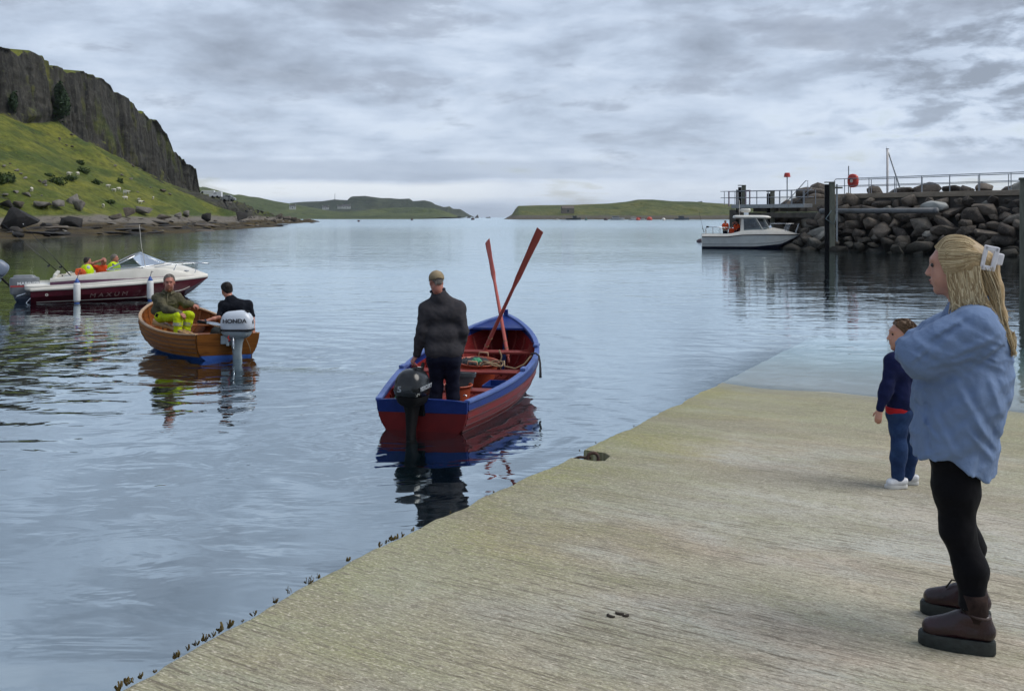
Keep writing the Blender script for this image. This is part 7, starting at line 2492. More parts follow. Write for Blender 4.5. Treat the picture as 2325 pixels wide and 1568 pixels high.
def helmsman():
    root = M_din @ Vector((0.36, -0.28, 0.06))
    Y0 = root.y
    L = lambda u, v, d=0.0: at(u, v, Y0 + d) - root
    J = dict(head=L(514, 658, 0.10), neck=L(521, 678, 0.06), chest=L(533, 698, 0.02), pelvis=L(541, 742, 0.0), sl=L(506, 694, 0.06), el=L(497, 720, -0.10), wl=L(463, 730, -0.22), sr=L(562, 692, 0.06), er=L(573, 722, 0.02), wr=L(576, 748, -0.16),
             hl=L(528, 748, 0.02), kl=L(490, 752, -0.10), al=L(470, 790, 0.0), hr=L(552, 748, 0.08), kr=L(512, 748, 0.28), ar=L(500, 786, 0.3))
    o, P, R = figure('person', 'dark haired man in a black top steering the dinghy, back turned', root, J, SKIN, cloth('black_polo', (0.010, 0.012, 0.018), (0.006, 0.007, 0.011), 8, 0.005, 25), cloth('grey_trousers', (0.045, 0.052, 0.052), (0.03, 0.035, 0.036), 8, 0.005, 25),
                     h=0.010, g=0.97, head_fwd=(-0.75, 0.62, -0.15), head_up=(-0.25, 0.1, 1), hk=1.04, hl=((-0.95, -0.05, 0.05), (0.0, -0.5, 0.85), 0.9), hr=((0.1, -0.3, -0.9), (0.9, -0.2, 0.1), 0.4), fold=0.009, loose=1.0, face=False, sleeves='half', seed=61, top_name='polo_shirt')
    hair_cap(o, DARK_H, P, R, 1.04, front=0.055, low=-0.02, back=-0.07, thick=0.011, h=0.008, seed=12)
    hair_tufts(o, DARK_H, P, 1.04, 700, 0.055, -0.02, -0.07, 8, 0.03, 0.010)
    w = J['wl'] + (J['el'] - J['wl']) * 0.12
    d = (J['el'] - J['wl']).normalized()
    MB().tube([w - d * 0.012, w + d * 0.012], 0.033, 14).build('watch_strap', mat('dark_watch', (0.025, 0.02, 0.04), (0.018, 0.014, 0.03), 10, 0.5), o, smooth=True)
    return o


helmsman()


# ---- people farther off ----------------------------------------------------------------
def sitter(label, u, v, Y, k, top, hairm, skin, fwd, vest=None, bald=False, arm_up=False, stand=False, legm=None, h=0.016, scale=1.0, arm_fwd=0.25):
    """small figure whose head centre is at (u, v); seated unless stand"""
    hd = at(u, v, Y)
    g = scale
    f = Vector(fwd).normalized()
    l = Vector((0, 0, 1)).cross(f)
    up = Vector((0, 0, 1))
    base = hd - up * ((1.62 if stand else 1.22) * g)
    J = dict(head=hd - base)
    J['neck'] = J['head'] - up * 0.135 * g - f * 0.02
    J['chest'] = J['head'] - up * 0.32 * g - f * 0.02
    J['pelvis'] = J['head'] - up * 0.70 * g - f * 0.03
    for q, sg in (('l', 1), ('r', -1)):
        J['s' + q] = J['neck'] + l * sg * 0.175 * g - up * 0.075 * g
        J['e' + q] = J['s' + q] - up * 0.26 * g + l * sg * 0.05 * g + f * 0.04
        J['w' + q] = J['e' + q] + f * arm_fwd * g - up * (0.06 if arm_fwd > 0.1 else 0.24) * g - l * sg * 0.05 * g
        J['h' + q] = J['pelvis'] + l * sg * 0.09 * g
        if stand:
            J['k' + q] = J['h' + q] - up * 0.42 * g
            J['a' + q] = J['k' + q] - up * 0.40 * g
        else:
            J['k' + q] = J['h' + q] + f * 0.40 * g
            J['a' + q] = J['k' + q] - up * 0.38 * g
    if arm_up:
        q = arm_up
        sg = 1 if q == 'l' else -1
        J['e' + q] = J['s' + q] + up * 0.17 * g + l * sg * 0.20 * g + f * 0.05
        J['w' + q] = J['head'] + up * 0.10 * g + f * 0.10 * g + l * sg * 0.03 * g
    o, P, R = figure('person', label, base, J, skin, top, legm or MATS['grey_trousers'], h=h, g=g, head_fwd=fwd, hk=g, fold=0.01, face=False, seed=int(u) % 50, hl=((f - up * 0.3), up, 0.5), hr=((f - up * 0.3), up, 0.5))
    if not bald:
        hair_cap(o, hairm, P, R, g, h=0.011, seed=int(v) % 30, front=0.05, low=-0.02, back=-0.07)
    if vest is not None:
        t = SDF(*bounds([J['chest'], J['pelvis'], J['sl'], J['sr']], 0.22), h)
        lat = (J['sl'] - J['sr']).normalized()
        for cc, hw, r in ((J['chest'] + up * 0.10 * g, 0.12, 0.135), (J['chest'], 0.13, 0.162), ((J['chest'] + J['pelvis']) / 2, 0.10, 0.165)):
            t.cone(cc - lat * hw * g, cc + lat * hw * g, r * g, r * g, 0.06)
        t.half(J['pelvis'] + up * 0.12 * g, -up, 0.01)
        t.cone(J['neck'] + up * 0.04, J['neck'] - up * 0.05 + f * 0.13, 0.06 * g, 0.05 * g, 0.02, True)
        t.warp(lambda x, y, z: 0.012 * fbm(x * 8, y * 8, z * 8, 2, 5))
        t.build('life_vest', vest, o)
    return o


HVY = cloth('neon_vest', (0.55, 0.75, 0.01), (0.45, 0.62, 0.01), 8, 0.004, 20, 0.6)
ORG = cloth('orange_vest', (0.62, 0.075, 0.018), (0.46, 0.05, 0.012), 8, 0.006, 20, 0.6)
GREYT = cloth('grey_top', (0.14, 0.14, 0.155), (0.10, 0.10, 0.11), 8, 0.004)
DARKT = cloth('dark_top', (0.03, 0.024, 0.03), (0.02, 0.016, 0.02), 8, 0.004)
WHT = cloth('pale_top', (0.42, 0.44, 0.50), (0.34, 0.36, 0.42), 8, 0.004)
CREAM = cloth('cream_jacket', (0.36, 0.32, 0.25), (0.28, 0.25, 0.19), 8, 0.004)
sitter('dark haired person in a neon yellow vest at the back of the speedboat', 199, 593, 26.6, 1, WHT, DARK_H, SKIN, (0.8, 0.6, 0), vest=HVY, scale=0.95)
sitter('bald man in an orange jacket raising an arm in the speedboat', 235.5, 594, 27.3, 1, ORG, GREY_H, SKIN_R, (0.7, -0.7, -0.2), bald=True, arm_up='r', scale=0.97)
sitter('grey haired person in a neon vest at the speedboat windscreen', 260.5, 587, 27.0, 1, GREYT, GREY_H, SKIN_R, (0.97, 0.2, 0), vest=HVY, scale=1.0, arm_fwd=0.35)
sitter('person in a cream jacket and red vest standing in the cabin boat cockpit', 1646.5, 504, 71.3, 1, CREAM, GREY_H, SKIN_R, (0.2, -1, 0), vest=ORG, stand=True, legm=MATS['navy_work_trousers'], h=0.022)
sitter('person in an orange vest shading the eyes with one arm by the wheelhouse', 1672, 506, 71.6, 1, DARKT, DARK_H, SKIN_R, (-0.7, -0.7, 0), vest=ORG, arm_up='r', stand=True, legm=MATS['blue_jeans'], h=0.022)
sitter('child in an orange vest low in the cabin boat cockpit', 1660, 516.5, 71.2, 1, ORG, BROWN_H, SKIN, (-0.2, -1, 0), vest=ORG, stand=True, h=0.022, scale=0.72)
# ------------------------------------------------------------------ shore, hillside and far details
SHORE_ROCK = rock_material('shore_rock', (0.075, 0.062, 0.050), (0.14, 0.118, 0.095), (0.24, 0.22, 0.20))
BLACK_ROCK = rock_material('black_weeded_rock', (0.020, 0.019, 0.019), (0.030, 0.028, 0.027), (0.05, 0.045, 0.04))
CRAG = rock_material('grey_crag', (0.13, 0.12, 0.105), (0.20, 0.185, 0.165), (0.30, 0.28, 0.26))
SR = [rock_mesh(300 + i, 13, 1.0, 0.010) for i in range(12)]
SETS = {}
for nm, m in (('shore', SHORE_ROCK), ('black', BLACK_ROCK), ('crag', CRAG)):
    SETS[nm] = []
    for me in SR:
        c = me.copy()
        c.materials.clear()
        c.materials.append(m)
        SETS[nm].append(c)
r3 = random.Random(19)


def boulder(kind, p, sx, sz, parent=hill, rot=None, sy=None):
    o = bpy.data.objects.new('boulder', r3.choice(SETS[kind]))
    COL.objects.link(o)
    o.parent = parent
    o.location = p
    o.scale = (sx, sy or sx * r3.uniform(0.7, 1.0), sz)
    o.rotation_euler = rot or (r3.uniform(-0.25, 0.25), r3.uniform(-0.25, 0.25), r3.uniform(0, 6.28))
    return o


def px_boulder(kind, u0, u1, v0, v1, Y, **kw):
    Y = min(hill_ray((u0 + u1) / 2, v1).y, hill_ray((u0 + u1) / 2, (v0 + v1) / 2).y)
    w, hgt = (u1 - u0) / F * Y, (v1 - v0) / F * Y
    c = at((u0 + u1) / 2, (v0 + v1) / 2, Y)
    boulder(kind, c, w * 1.08, hgt * 1.6, rot=(r3.uniform(-0.12, 0.12), r3.uniform(-0.15, 0.15), r3.choice((0, 3.14, 0.4))), **kw)


for q in (('black', 8, 82, 476, 527, 122), ('black', 90, 106, 504, 524, 122), ('black', 137, 189, 491, 521, 125), ('black', 21, 53, 513, 531, 112), ('black', 22, 56, 528, 538, 106), ('shore', 245, 276, 484, 500, 150),
          ('shore', 274, 306, 471, 495, 152), ('crag', 306, 346, 468, 487, 158), ('shore', 355, 388, 487, 500, 158), ('black', 458, 482, 484, 505, 190), ('black', 529, 561, 481, 503, 205), ('crag', 138, 180, 437, 478, 150),
          ('shore', 165, 194, 452, 478, 148), ('crag', 120, 148, 452, 474, 152), ('crag', 77, 118, 455, 471, 140), ('shore', 150, 172, 470, 484, 143), ('black', 0, 30, 455, 475, 135), ('shore', 28, 55, 456, 472, 138), ('crag', 395, 412, 480, 496, 175), ('crag', 416, 432, 478, 494, 180),
          ('shore', 640, 662, 490, 500, 330), ('shore', 655, 675, 492, 503, 340), ('shore', 625, 642, 486, 497, 330), ('black', 703, 720, 505, 512, 250)):
    px_boulder(*q)
for u, v, w in ((58, 406, 16), (50, 398, 12), (88, 413, 12), (101, 417, 18), (22, 372, 10), (34, 388, 16), (10, 380, 12), (297, 408, 13), (370, 436, 16), (384, 441, 12), (312, 436, 9), (262, 380, 12), (276, 398, 10), (230, 418, 14), (340, 428, 8), (40, 440, 16), (60, 446, 22), (12, 446, 16), (106, 424, 12), (8, 462, 24), (95, 446, 10), (325, 460, 9)):
    p = hill_ray(u, v)
    s = w / F * p.y
    boulder('crag' if r3.random() < 0.7 else 'shore', p + Vector((0, 0, s * 0.12)), s, s * 0.75)
for i in range(120):                             # talus under the road end
    y = r3.uniform(248, 395)
    p = hill_point(y, r3.uniform(1.15, 2.95))
    s = r3.uniform(0.8, 2.4) if r3.random() < 0.6 else r3.uniform(0.5, 1.1)
    boulder(r3.choice(('shore', 'shore', 'crag', 'black')), p + Vector((0, 0, s * 0.15)), s, s * 0.8)
for i in range(110):                             # ledges and cobbles of the foreshore
    y = r3.uniform(92, 245)
    w = r3.uniform(1.05, 2.95)
    p = hill_point(y, w)
    s = r3.uniform(0.4, 1.6)
    boulder('black' if w < 2.0 and r3.random() < 0.6 else r3.choice(('shore', 'shore', 'crag')), p, s * 1.5, s * 0.45)
for i in range(46):                              # long dark ledges of weeded rock
    y = r3.uniform(95, 243)
    p = hill_point(y, r3.uniform(1.1, 2.5))
    boulder('black' if r3.random() < 0.6 else 'shore', p, r3.uniform(2.5, 6.5), r3.uniform(0.5, 1.1), rot=(r3.uniform(-0.08, 0.08), r3.uniform(-0.08, 0.08), r3.uniform(-0.5, 0.5) + 1.2))
for i in range(26):                              # blocks below the crag
    y = r3.uniform(200, 320)
    p = hill_point(y, 3.0 + r3.uniform(0.7, 0.97))
    s = r3.uniform(0.5, 1.4)
    boulder('shore', p + Vector((0, 0, s * 0.1)), s, s * 0.8)


def leaf_cloud(n, ctr, rad, size, rr_, shell=0.55, squash=None):
    """many small leaf faces spread through an uneven volume"""
    V, Q = [], []
    k = 0
    while k < n:
        d = Vector((rr_.gauss(0, 1), rr_.gauss(0, 1), rr_.gauss(0, 1))).normalized()
        t = shell + (1 - shell) * rr_.random()
        lump = 0.75 + 0.35 * float(vnoise(d.x * 2.3 + ctr[0], d.y * 2.3, d.z * 2.3, 77))
        p = Vector((d.x * rad[0], d.y * rad[1], d.z * rad[2])) * t * lump
        if squash and not squash(p):
            continue
        nrm = (d + Vector((rr_.gauss(0, 0.6), rr_.gauss(0, 0.6), rr_.gauss(0, 0.6)))).normalized()
        a = nrm.orthogonal().normalized()
        b = nrm.cross(a)
        s = size * rr_.uniform(0.6, 1.3)
        o = len(V)
        V += [p + a * s, p + b * s * 0.7, p - a * s, p - b * s * 0.7]
        Q.append((o, o + 1, o + 2, o + 3))
        k += 1
    return np_mesh('leaves', np.array([tuple(v) for v in V]), np.array(Q))


def leaf_material(name, c1, c2, c3):
    m = bpy.data.materials.new(name)
    m.use_nodes = True
    n = NT(m.node_tree)
    g = n.add('ShaderNodeNewGeometry')
    col = n.ramp(g.outputs['Random Per Island'], [(0.0, c1), (0.5, c2), (1.0, c3)])
    big = n.noise(g.outputs['Position'], 0.35, 3)
    col = n.mix(n.mapr(big, 0.35, 0.65, 0.0, 0.5), col, c1)
    d = n.add('ShaderNodeBsdfPrincipled', {'Base Color': col, 'Roughness': 0.75, 'Specular IOR Level': 0.25})
    n.add('ShaderNodeOutputMaterial', {'Surface': d.outputs[0]})
    return m


IVY = leaf_material('ivy_leaves', (0.014, 0.030, 0.012), (0.022, 0.045, 0.018), (0.035, 0.065, 0.025))
BUSH = leaf_material('bush_leaves', (0.025, 0.045, 0.012), (0.04, 0.065, 0.016), (0.06, 0.09, 0.024))
GRASSL = leaf_material('bracken_leaves', (0.085, 0.105, 0.020), (0.13, 0.145, 0.026), (0.19, 0.19, 0.04))
p = hill_ray(131, 262)
o = link('ivy_thicket', leaf_cloud(2600, (0, 0, 0), (2.4, 2.2, 5.4), 0.30, r3), IVY)
o.location = p + Vector((1.2, -0.6, 2.8))
tag(o, 'tall dark green ivy thicket growing up the cliff face', 'ivy')
p = hill_ray(24, 240)
o = link('ivy_thicket', leaf_cloud(900, (3, 0, 0), (1.2, 1.2, 2.9), 0.26, r3), IVY)
o.location = p + Vector((0.8, -0.4, 0.8))
tag(o, 'small dark ivy patch at the left end of the cliff', 'ivy')
for u, v, w, hh in ((131, 417, 4.0, 1.6), (188, 393, 3.2, 1.8), (218, 417, 2.4, 1.6), (272, 414, 2.2, 1.4), (182, 372, 2.6, 1.3), (20, 410, 3.6, 1.8), (8, 416, 3.2, 1.8), (110, 400, 2.4, 1.0), (160, 408, 3.0, 1.2), (245, 462, 3.4, 0.9)):
    p = hill_ray(u, v)
    o = link('bush', leaf_cloud(int(260 * w / 2.4), (u, 0, 0), (w * 0.5, w * 0.45, hh * 0.6), 0.20, r3), BUSH)
    o.location = p + Vector((0, 0, hh * 0.2))
    tag(o, 'low dark green bush on the grassy slope under the cliff', 'bush', 'bushes on the hillside')


# sheep
s = SDF((-0.75, -0.35, 0), (0.85, 0.35, 1.0), 0.05)
s.ell((0, 0, 0.55), (0.52, 0.26, 0.28)).ell((0.58, 0, 0.62), (0.18, 0.11, 0.13), None, 0.06).cone((0.4, 0, 0.62), (0.6, 0, 0.68), 0.14, 0.09, 0.06)
for x in (-0.32, 0.32):
    for y in (-0.13, 0.13):
        s.cone((x, y, 0.4), (x, y, 0.04), 0.06, 0.045, 0.03)
s.warp(lambda x, y, z: 0.02 * fbm(x * 9, y * 9, z * 9, 2, 3))
sh0 = s.build('sheep', mat('fleece', (0.62, 0.59, 0.52), (0.5, 0.47, 0.40), 9, 0.9, 0.02, 20), None)
first = True
for x_, y_ in ((1100, 285), (1225, 312), (1215, 365), (1330, 372), (1350, 400), (990, 443), (750, 130), (655, 133), (1150, 276), (310, 290), (1480, 362), (1040, 250)):
    p = hill_ray(x_ / 2.906 / 1.4664, (540 + y_ / 2.906) / 1.4664)
    o = sh0 if first else sh0.copy()
    if not first:
        COL.objects.link(o)
    first = False
    o.location = p + Vector((0.1, 0, 0.05))
    o.rotation_euler = (0, 0, r3.uniform(0, 6.28))
    o.scale = (0.85,) * 3
    tag(o, 'white sheep grazing on the green slope below the cliff', 'sheep', 'sheep on the hillside')
p = hill_ray(283.5, 446)
o = empty('notice_board', p)
tag(o, 'small white notice board standing on the hillside grass', 'sign')
MB().box((0, 0, 1.0), (0.7, 0.06, 0.6)).build('board', WHITE_GEL, o)
for x in (-0.25, 0.25):
    MB().box((x, 0.05, 0.35), (0.07, 0.07, 0.9)).build('post', GALV, o)


# vans on the coast road
def van(u, v, label, kind='van', L=5.6, H=2.4, face=-1, col=None):
    p = hill_ray(u, v)
    o = empty('parked_van' if kind != 'car' else 'parked_camper', p + Vector((1.0, 0, 0.15)), rz=0.1)
    tag(o, label, 'van')
    pr = [(-L / 2, 0.35), (-L / 2, 1.0), (-L / 2 + 0.75, 1.25), (-L / 2 + 1.45, H - 0.12), (-L / 2 + 2.0, H), (L / 2 - 0.1, H), (L / 2, H - 0.15), (L / 2, 0.35)]
    pr = [(x * -face, z) for x, z in pr]
    body = MB().prism(pr, -0.95, 0.95, 'y').build('body', col or mat('white_van_paint', (0.66, 0.68, 0.70), (0.58, 0.60, 0.62), 2, 0.3), o, bevel=0.08)
    f = -face
    DK = mat('van_glass', (0.03, 0.035, 0.04), (0.02, 0.024, 0.028), 3, 0.1)
    MB().raw([(f * (-L / 2 + 0.80), y, z) for y, z in ((-0.85, 1.30), (0.85, 1.30))] + [(f * (-L / 2 + 1.40), y, H - 0.2) for y in (0.8, -0.8)], [(0, 1, 2, 3)]).build('windscreen', DK, o).location = (f * -0.03, 0, 0.02)
    for y in (-0.965, 0.965):
        MB().raw([(f * (-L / 2 + 1.15), y, 1.28), (f * (-L / 2 + 2.1), y, 1.28), (f * (-L / 2 + 2.1), y, H - 0.35), (f * (-L / 2 + 1.55), y, H - 0.35)], [(0, 1, 2, 3)]).build('window', DK, o)
        for x in (-L / 2 + 1.0, L / 2 - 1.1):
            MB().lathe([(0.2, -0.1), (0.34, -0.1), (0.34, 0.1), (0.2, 0.1)], 18, Matrix.Translation((f * x, y * 0.95, 0.34)) @ Matrix.Rotation(math.pi / 2, 4, 'X')).build('wheel', BLACK_RUB, o)
    return o


van(461, 450, 'large white van parked at the end of the coast road')
van(482, 451, 'smaller white van parked behind the large van', L=3.4, H=1.8)
van(511, 459, 'dark sided camper with pale roof parked farthest down the road', kind='car', L=4.2, H=1.9, face=1, col=mat('camper_paint', (0.10, 0.11, 0.11), (0.4, 0.42, 0.42), 1.2, 0.4))


# far houses, hut and moored boats
def house(u, v, Y, w, label, hgt=3.2, stone=False):
    p = at(u, v, Y)
    o = empty('cottage' if not stone else 'stone_hut', p, rz=0.15)
    tag(o, label, 'house' if not stone else 'hut')
    d = w * 0.5
    wm = mat('white_harling', (0.50, 0.51, 0.50), (0.42, 0.43, 0.42), 0.5, 0.8) if not stone else mat('hut_stone', (0.15, 0.13, 0.11), (0.10, 0.09, 0.075), 0.6, 0.9, 0.1)
    rm = mat('slate_roof', (0.07, 0.07, 0.075), (0.05, 0.05, 0.055), 0.6, 0.8) if not stone else mat('hut_roof', (0.14, 0.115, 0.095), (0.10, 0.085, 0.07), 0.6, 0.9)
    MB().box((0, 0, hgt / 2 - 1), (w, d, hgt + 2)).build('wall', wm, o)
    MB().prism([(-d / 2 - 0.3, hgt), (d / 2 + 0.3, hgt), (0, hgt + d * 0.42)], -w / 2 - 0.2, w / 2 + 0.2, 'x').build('roof', rm, o)
    if not stone:
        for x in (-w * 0.3, w * 0.3):
            MB().box((x, -d / 2 - 0.02, hgt * 0.55), (w * 0.10, 0.1, hgt * 0.35)).build('window', MATS['van_glass'], o)
        for x in (-w * 0.45, w * 0.45):
            MB().box((x, 0, hgt + d * 0.42 + 0.3), (0.8, 0.8, 1.4)).build('chimney', wm, o)
    MB().box((0, -d / 2 - 0.03, 1.0), (1.1 if not stone else 2.0, 0.12, 2.2)).build('door', MATS['van_glass'], o)
    return o


house(664, 473, 1330, 9, 'white cottage farthest left below the wooded headland')
house(739, 474, 1860, 13, 'white house left of the larger one below the headland')
house(786, 472, 1870, 18, 'larger long white house in the middle below the headland cliffs')
house(762, 488, 1700, 7, 'tiny white cottage low on the shore of the headland')
house(772, 472, 1880, 11, 'grey white house between its two white neighbours', hgt=2.6)
house(1288, 481, 1010, 13.5, 'ruined stone hut on the grassy island', hgt=4.0, stone=True)
for i, (u, z0) in enumerate(((1064, 6), (1082, 9), (1110, 2.5))):
    b = SDF((-14, -8, -2), (14, 8, 12), 1.0)
    b.cone((0, 0, -2), (2, 0, z0 * 0.8), 7 if i < 2 else 9, 1.5, 1.0)
    b.warp(lambda x, y, z: 1.2 * fbm(x * 0.3, y * 0.3, z * 0.3, 3, i))
    o = b.build('sea_stack', BLACK_ROCK, None, smooth=False)
    o.location = at(u, 493, 2350)
    o.location.z = 0
    tag(o, ('dark skerry just off the tip of the headland', 'pointed sea stack farther off the headland', 'lowest skerry out in the gap to the island')[i], 'rock')
o = empty('radio_mast', at(760, 452, 2280))
tag(o, 'thin radio mast on top of the wooded headland', 'mast')
MB().tube([(0, 0, -2), (0, 0, 13)], 0.7, 6).build('pole', GALV, o)


def moored(u, Y, L, label, hm, cm, cab=(0.2, 0.55), H=0.12, face=1, mast=0.0):
    p = at(u, 493, Y)
    o = empty('moored_boat', (p.x, Y, 0), rz=0.08 if face > 0 else math.pi - 0.1)
    tag(o, label, 'boat', 'boats moored off the island')
    n = 18
    xs_ = np.linspace(0, 1, n)
    hb = L * 0.15 * np.clip(1 - np.clip((xs_ - 0.5) / 0.5, 0, 1) ** 2.2, 0.02, 1)
    zs_ = L * H * (0.75 + 0.55 * xs_ ** 2)
    X_ = (xs_ - 0.5) * L
    hull_part(o, 'hull', hm, [cv(X_, hb * 0.6, 0 * zs_ - 0.3), cv(X_, hb, zs_ * 0.6), cv(X_, hb, zs_)], close_stern=True)
    hull_part(o, 'deck', cm, [cv(X_, hb * 0.0, zs_ - 0.05), cv(X_, hb * 0.98, zs_ - 0.06)])
    x0, x1 = (cab[0] - 0.5) * L, (cab[1] - 0.5) * L
    zc0 = L * H * 0.75
    w = L * 0.11
    MB().prism([(x0, zc0), (x1 + 0.05 * L, zc0), (x1, zc0 + L * 0.15), (x0, zc0 + L * 0.16)], -w, w, 'y').build('wheelhouse', cm, o, bevel=0.05)
    MB().box(((x0 + x1) / 2, 0, zc0 + L * 0.10), ((x1 - x0) * 0.92, 2 * w + 0.06, L * 0.05)).build('window_band', MATS['van_glass'], o)
    MB().box(((x0 + x1) / 2, 0, zc0 + L * 0.165), ((x1 - x0) * 1.15, 2.1 * w, L * 0.015)).build('roof', cm, o)
    if mast:
        MB().tube([((x0 + x1) / 2, 0, zc0), ((x0 + x1) / 2, 0, zc0 + mast)], 0.12, 6).build('mast', GALV, o)
    return o


DKH = mat('dark_green_hull', (0.018, 0.026, 0.028), (0.012, 0.018, 0.02), 0.5, 0.4)
NVH = mat('slate_hull', (0.04, 0.055, 0.075), (0.03, 0.04, 0.055), 0.5, 0.4)
GYH = mat('pale_grey_hull', (0.36, 0.38, 0.40), (0.3, 0.32, 0.34), 0.5, 0.4)
moored(1301, 800, 13.5, 'dark green fishing boat moored left, below the stone hut', DKH, DKH, (0.45, 0.7), mast=3.0)
moored(1401, 800, 12.5, 'pale grey motor boat moored off the middle of the island', GYH, GYH, (0.15, 0.6))
moored(1437, 790, 9, 'white boat moored beside the orange boat', GYH, WHITE_GEL, (0.3, 0.75), mast=2.5)
moored(1452, 800, 9, 'boat with an orange wheelhouse moored off the island', GYH, REDP, (0.2, 0.6))
moored(1547, 790, 13, 'slate blue boat moored right, nearest the pier', NVH, NVH, (0.3, 0.62), mast=2.0)
moored(1263, 800, 5, 'small white tender moored left of the other boats', WHITE_GEL, WHITE_GEL, (0.5, 0.7), 0.10)


def marker(u, v, Y, r, m, label, cone=False):
    p = at(u, 493, Y)
    prof = [(r * 0.3, -r * 0.5), (r, -r * 0.2), (r, r * 0.6), (r * 0.6, r * 1.1), (r * 0.1, r * 1.2)] if not cone else [(r, -r * 0.4), (r, r * 0.3), (r * 0.25, r * 1.6), (r * 0.2, r * 2.2)]
    o = MB().lathe(prof, 14).build('mooring_buoy', m, None, smooth=True)
    o.location = (p.x, Y, 0)
    tag(o, label, 'buoy', 'buoys out in the bay')


OB_ = mat('orange_buoy', (0.55, 0.06, 0.03), (0.42, 0.045, 0.02), 1, 0.5)
GB_ = mat('green_buoy', (0.03, 0.10, 0.08), (0.02, 0.07, 0.06), 1, 0.5)
DB_ = mat('dark_buoy', (0.05, 0.025, 0.03), (0.035, 0.018, 0.02), 1, 0.5)
marker(1330, 498, 700, 1.1, GB_, 'green conical buoy off the island', True)
marker(1474, 496, 720, 2.2, OB_, 'bright red buoy right of the orange boat')
marker(1448, 497, 700, 1.6, OB_, 'red buoy in front of the orange boat')
marker(1506, 495, 720, 1.5, WHITE_GEL, 'white buoy left of the slate boat')
marker(1375, 496, 720, 1.6, DB_, 'dark buoy left of the pale grey boat')
marker(1073, 498, 800, 1.6, DB_, 'dark red buoy out in the middle of the bay')
marker(935, 499, 700, 1.0, DB_, 'dark conical buoy off the headland', True)
marker(814, 503, 480, 0.7, DB_, 'small dark float nearest the left shore')

# ------------------------------------------------------------------ slip details
TUFT = [leaf_material('bladder_wrack', (0.045, 0.030, 0.010), (0.085, 0.060, 0.018), (0.13, 0.10, 0.03))]


def tuft_mesh(seed):
    q = random.Random(seed)
    mb = MB()
    for i in range(q.randint(4, 8)):
        a = q.uniform(0, 6.28)
        lean = q.uniform(0.1, 0.9)
        hh = q.uniform(0.022, 0.05)
        d = Vector((math.cos(a) * lean, math.sin(a) * lean, 1)).normalized()
        b = Vector((q.uniform(-0.012, 0.012), q.uniform(-0.006, 0.006), 0))
        sd = d.cross(Vector((math.sin(a), -math.cos(a), 0.2))).normalized()
        w = q.uniform(0.004, 0.009)
        t = d.cross(sd)
        mid, tip = b + d * hh * 0.6 + sd * 0.003, b + d * hh + t * 0.006
        loft(mb, [[b - sd * w * 0.4, b + t * 0.0015, b + sd * w * 0.4, b - t * 0.0015], [mid - sd * w, mid + t * 0.002, mid + sd * w, mid - t * 0.002], [tip - sd * w * 0.7, tip + t * 0.002, tip + sd * w * 0.7, tip - t * 0.002]])
    return mb.mesh('seaweed_tuft')


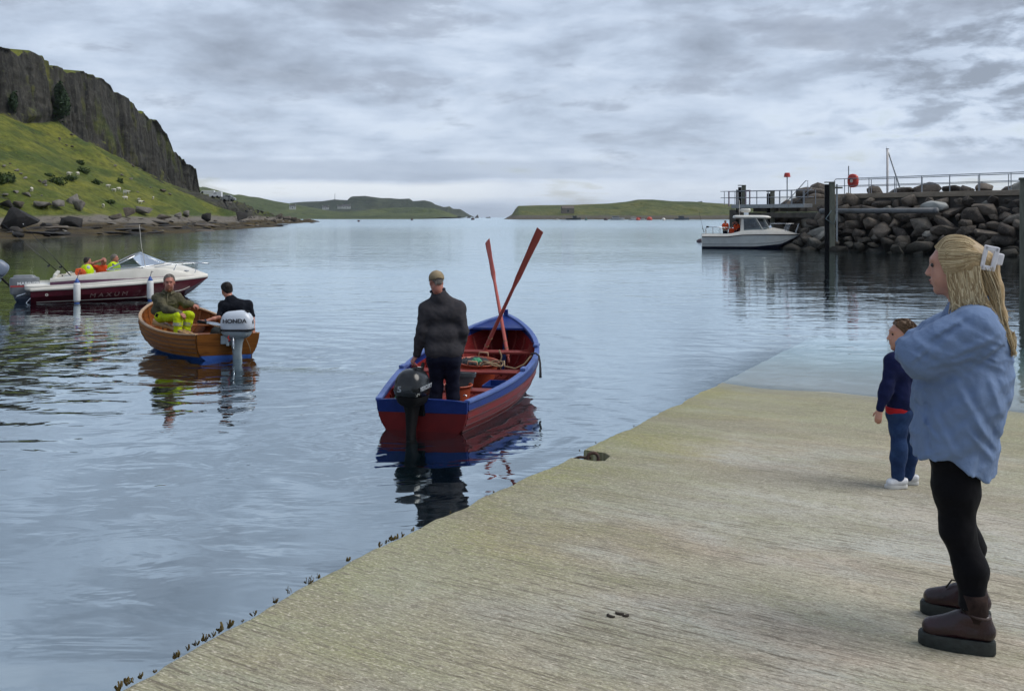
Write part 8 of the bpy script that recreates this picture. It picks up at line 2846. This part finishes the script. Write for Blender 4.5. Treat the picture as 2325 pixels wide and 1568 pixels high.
TM = [tuft_mesh(i) for i in range(8)]
for me in TM:
    me.materials.append(TUFT[0])
r4 = random.Random(3)
for u in (268, 297, 306, 323, 349, 402, 408, 430, 452, 470, 487, 505, 522, 549, 575, 625, 664, 703, 712, 728, 800, 866, 880, 888, 893, 900, 912, 936, 1020, 1122, 1320, 1358, 1436, 1500, 1560):
    v = float(np.interp(u, [q[0] for q in _edge_uv], [q[1] for q in _edge_uv]))
    t = ramp_hit(u, v).dot(RD)
    p = tc_xyz(t, edge_c(t) - 0.006, -0.008)
    o = bpy.data.objects.new('seaweed_tuft', r4.choice(TM))
    COL.objects.link(o)
    o.location = p
    sc_ = r4.choice((0.3, 0.4, 0.5, 0.6, 0.75)) * (1.0 if u < 1000 else 0.8)
    o.scale = (sc_,) * 3
    o.rotation_euler = (r4.uniform(-0.2, 0.2), r4.uniform(-0.2, 0.2), r4.uniform(0, 6.28))
    tag(o, 'small brown seaweed tuft growing on the edge of the slipway', 'seaweed', 'seaweed tufts along the slip edge')
for i, (u, v) in enumerate(((1388, 1399), (1406, 1393), (1416, 1397))):
    p = ramp_hit(u, v)
    pts = [p + RC * (0.018 * math.cos(t)) + RD * (0.012 * math.sin(t)) + Vector((0, 0, 0.006)) for t in np.linspace(2.6 + i, 6.0 + i * 0.6, 7)]
    o = MB().tube(pts, [0.004, 0.006, 0.007, 0.007, 0.007, 0.006, 0.003], 6).build('seaweed_scrap', mat('dried_weed', (0.03, 0.02, 0.012), (0.02, 0.013, 0.008), 30, 0.7), None, smooth=True)
    tag(o, ('curled dark seaweed scrap lying left on the slip', 'tiny dark weed scrap at the top of the three on the slip', 'tiny dark weed scrap at the right of the three on the slip')[i], 'seaweed')
# mooring ring in its recess
q = tc_xyz(_nt - 0.03, _nc + 0.16, -0.045)
o = empty('mooring_ring', q)
tag(o, 'rusty mooring ring and bar in the recess of the slip edge', 'ring')
RUST = mat('rusted_iron', (0.085, 0.045, 0.030), (0.045, 0.03, 0.024), 30, 0.85, 0.004, 60)
MB().tube([Vector((0.045 * math.cos(t), 0.02 * math.sin(t) * 0.3, 0.03 + 0.045 * math.sin(t))) for t in np.linspace(0, 2 * math.pi, 22, endpoint=False)], 0.014, 8, closed=True).build('ring', RUST, o, smooth=True)
MB().tube([RC * -0.19 + Vector((0, 0, -0.005)), RC * -0.12 + Vector((0, 0, 0.025)), RC * -0.02 + Vector((0, 0, 0.03))], 0.012, 8).build('bar', RUST, o, smooth=True)

# ------------------------------------------------------------------ moist air
def air():
    m = bpy.data.materials.new('moist_air')
    m.use_nodes = True
    n = NT(m.node_tree)
    v = n.add('ShaderNodeVolumePrincipled', {'Color': (0.80, 0.88, 1.0), 'Density': 0.00006, 'Anisotropy': 0.2})
    n.add('ShaderNodeOutputMaterial', {'Volume': v.outputs[0]})
    o = link('haze', box_mesh('haze', -9100, 9100, -100, 16100, -6.5, 140), m)
    o.display_type = 'WIRE'
    tag(o, 'thin moist sea air over the bay', 'haze', kind='stuff')


air()
